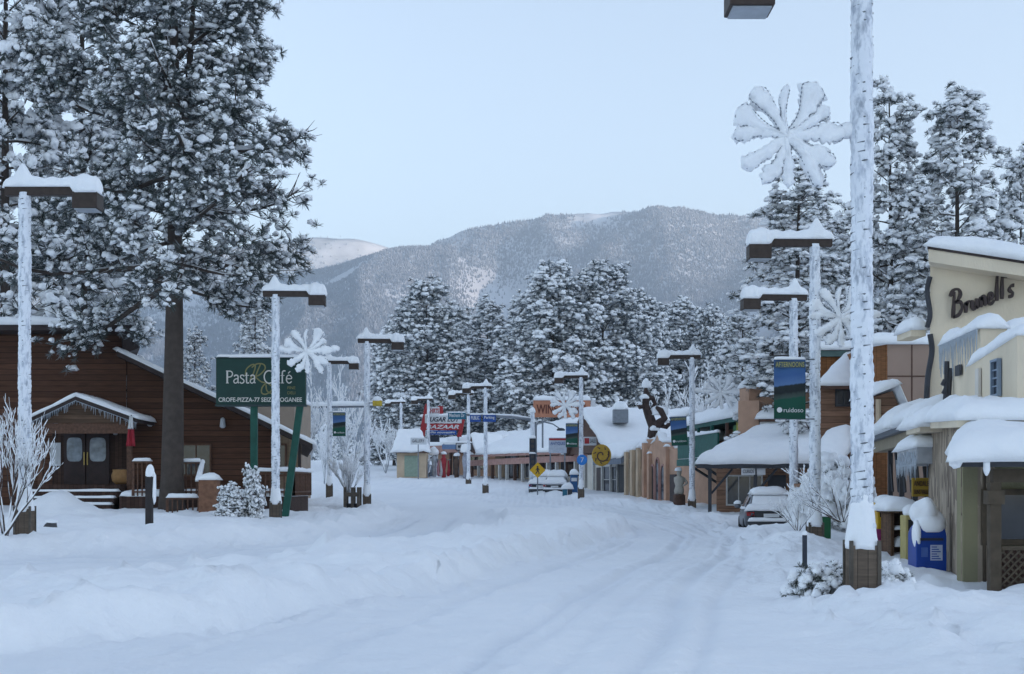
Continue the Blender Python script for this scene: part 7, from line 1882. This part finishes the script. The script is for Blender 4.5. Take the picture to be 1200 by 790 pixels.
Yn2 = 29.0
for px, c_, lab in ((1038, mat('box_yellow', (.55, .33, .015), .5, 0, .1, 5), 'yellow newspaper box standing left of the wooden kiosk'),):
    x = sx(px, Yn2); g0 = gz(x, Yn2); nb = thing('newspaper_box', lab, 'newspaper box', (x, Yn2, g0)); k = MB().box(x - .17, x + .17, Yn2, Yn2 + .4, sz(620, Yn2), sz(589, Yn2)); bo = k.build('body', c_, nb, bevel=.02)
    k = MB().box(x - .12, x + .12, Yn2 - .02, Yn2 - .003, sz(606, Yn2), sz(595, Yn2)); k.build('window', MATS['window_glass'], bo); k = MB().box(x - .17, x + .17, Yn2 + .02, Yn2 + .38, g0 - .2, sz(620, Yn2) - .003); k.build('stand', mat('stand_magenta', (.26, .03, .13), .6), nb)
    s = MB().blob((x, Yn2 + .2, sz(588, Yn2)), .2, .24, .13, 3, .2); s.build('snow', SNOW, nb, True)
Yk2 = 28.2; x0, x1 = sx(1044, Yk2), sx(1069, Yk2); g0 = gz((x0 + x1) / 2, Yk2)
ko = thing('kiosk', 'small wooden slatted kiosk with a thick snow roof between the yellow box and mailbox', 'kiosk', ((x0 + x1) / 2, Yk2, g0))
KW = planks('kiosk_wood', (.13, .075, .045), .09, 'XY', .12, .25)
for x in (x0, x1 - .06):
    for y in (Yk2, Yk2 + .7): k = MB().box(x, x + .06, y, y + .06, g0 - .2, sz(601, Yk2)); k.build('post', KW, ko)
k = MB().box(x0 + .062, x1 - .062, Yk2 + .62, Yk2 + .66, g0, sz(602, Yk2)); k.build('back_panel', DKW, ko); k = MB().box(x0 - .0, x0 + .05, Yk2 + .062, Yk2 + .69, g0, sz(602, Yk2)); k.build('side_panel', KW, ko)
for py in (620, 640): k = MB().box(x0 + .062, x1 - .062, Yk2 + .05, Yk2 + .6, sz(py, Yk2) - .03, sz(py, Yk2)); sh_ = k.build('shelf', KW, ko); s = MB().snow((x0 + .1, Yk2 + .04, sz(py, Yk2) + .003), (x1 - .1, Yk2 + .04, sz(py, Yk2) + .003), (x1 - .1, Yk2 + .4, sz(py, Yk2) + .003), (x0 + .1, Yk2 + .4, sz(py, Yk2) + .003), .06 if py == 620 else .2, .02, py % 7); s.build('snow', SNOW, sh_)
k = MB().box(x0 - .08, x1 + .08, Yk2 - .1, Yk2 + .8, sz(601, Yk2) + .002, sz(598, Yk2)); kr = k.build('roof', KW, ko)
s = MB().snow((x0 - .1, Yk2 - .12, sz(598, Yk2) + .003), (x1 + .1, Yk2 - .12, sz(598, Yk2) + .003), (x1 + .1, Yk2 + .82, sz(598, Yk2) + .003), (x0 - .1, Yk2 + .82, sz(598, Yk2) + .003), .25, .06, 4, .07); s.build('roof_snow', SNOW, kr)
Yp = 21.5; xp = sx(943, Yp); bp = thing('bollard', 'thin black post standing in the snow left of the nearest lamp box', 'post', (xp, Yp, gz(xp, Yp)))
k = MB().box(xp - .032, xp + .032, Yp - .032, Yp + .032, gz(xp, Yp) - .3, sz(627, Yp)); k.build('post', INK, bp, bevel=.006); s = MB().blob((xp, Yp, sz(626, Yp)), .045, .045, .05, 3, .2, 1, 10, 8, -.3); s.build('snow', SNOW, bp, True)
Yq = 17.95; xq = sx(1029, Yq); bp = thing('bollard', 'thin dark post touching the right side of the nearest lamp box', 'post', (xq, Yq, gz(xq, Yq)))
k = MB().box(xq - .02, xq + .02, Yq - .02, Yq + .02, gz(xq, Yq) - .3, sz(640, Yq)); k.build('post', INK, bp, bevel=.004); s = MB().blob((xq, Yq, sz(639, Yq)), .03, .03, .035, 3, .2, 1, 10, 8, -.3); s.build('snow', SNOW, bp, True)
gb_ = thing('recycling_bin', 'green bin peeping out behind the second lamp box', 'bin', (sx(968, 37), 37, 0)); k = MB().box(sx(962, 37), sx(974, 37), 37, 37.5, -.3, sz(606, 37)); k.build('body', mat('bin_green', (.02, .12, .05), .6), gb_, bevel=.03)
s = MB().blob((sx(968, 37), 37.25, sz(604, 37)), .18, .3, .1, 3, .2); s.build('snow', SNOW, gb_, True)

# shrubs
gsh = twig_geo(91, [((0, 0, 0), (-.95, -.1, .75)), ((0, .1, 0), (-.7, .2, 1)), ((.1, 0, 0), (-.25, 0, 1)), ((0, -.1, 0), (-1.1, .1, .45)), ((.1, .1, 0), (.1, .1, 1)), ((.1, 0, 0), (.5, 0, .9)), ((.1, .2, 0), (.75, .2, .8)), ((0, 0, 0), (-.5, -.3, .9)), ((0, .2, 0), (-1.0, .3, .8))], 1.2, .020, 3, .40, .25, (2, 4), .55, .85, 4)
sh = twig_plant('snowy_shrub', 'wide bare shrub with long snow lined branches behind the nearest lamp', 'shrub', gsh)
Ysh = 25.0; sh.location = (sx(985, Ysh), Ysh, sz(612, Ysh)); sh.scale = (.62, .62, .62)
sh2 = twig_plant('snowy_shrub', 'snow lined branching shrub in front of the parked car, beside the second lamp', 'shrub',
                 twig_geo(95, [((0, 0, 0), (-.6, 0, 1)), ((0, .1, 0), (-.2, .2, 1)), ((.1, 0, 0), (.3, 0, 1)), ((0, -.1, 0), (-.9, .1, .7)), ((.1, .1, 0), (.7, .1, .8)), ((0, 0, 0), (.05, -.2, 1))], 1.2, .022, 3, .5, .3, (3, 5), .6, 1.0, 4))
sh2.location = (sx(934, 33), 33, sz(624, 33)); sh2.scale = (.48, .48, .56)
leafy_clump('low_shrub', 'low snow covered leafy shrub left of the nearest lamp box', 'shrub', (sx(962, 18.3), 18.3, gz(sx(962, 18.3), 18.3) - .04), .40, .45, .40, 240, .075, 3, None, 'shrub_leaf', .88, .95)
leafy_clump('low_shrub', 'low snow covered leafy shrub right of the nearest lamp box', 'shrub', (sx(1045, 18.6), 18.6, gz(sx(1045, 18.6), 18.6) - .04), .30, .4, .36, 170, .075, 5, None, 'shrub_leaf', .88, .95)
leafy_clump('hedge', 'snow buried hedge along the front of the arcade, behind the nearest pole', 'hedge', (sx(975, 42), 42, .3), 1.2, 1.3, 1.9, 420, .20, 8, None, 'shrub_leaf', .98, 1.4)
P = [Vector((sx(944, 43), 43, sz(562, 43))), Vector((sx(985, 43), 43, sz(562, 43))), Vector((sx(1000, 45.5), 45.5, sz(505, 45.5))), Vector((sx(968, 45.5), 45.5, sz(508, 45.5)))]
hb = thing('lean_to', 'steep snow sheeted lean-to roof beside the timber building, behind the shrub', 'shed', (sx(965, 44), 44, 0))
k = MB().slab(P, .12); ro = k.build('roof', BRNT, hb); s = MB().snow(*[p + Vector((0, 0, .004)) for p in P], .3, .06, 4, .14); s.build('roof_snow', SNOW, ro)
k = MB().box(P[0].x + .1, P[1].x - .1, 43.15, 45.3, -.4, P[0].z - .12); k.build('wall', BRNW, hb)

Yr_ = 33.5; rk = thing('rock', 'small dark rock poking out of the snow right of the left edge lamp box', 'rock', (sx(61, Yr_), Yr_, gz(sx(61, Yr_), Yr_)))
k = MB().blob((sx(61, Yr_), Yr_, gz(sx(61, Yr_), Yr_) + .03), .16, .12, .12, 4, .4, 1.6, 12, 8, -.4); k.build('stone', mat('rock_grey', (.07, .07, .075), .9, 0, .3, 6), rk, True)
s = MB().blob((sx(61, Yr_) - .03, Yr_ + .02, gz(sx(61, Yr_), Yr_) + .13), .14, .12, .06, 6, .3); s.build('snow', SNOW, rk, True)
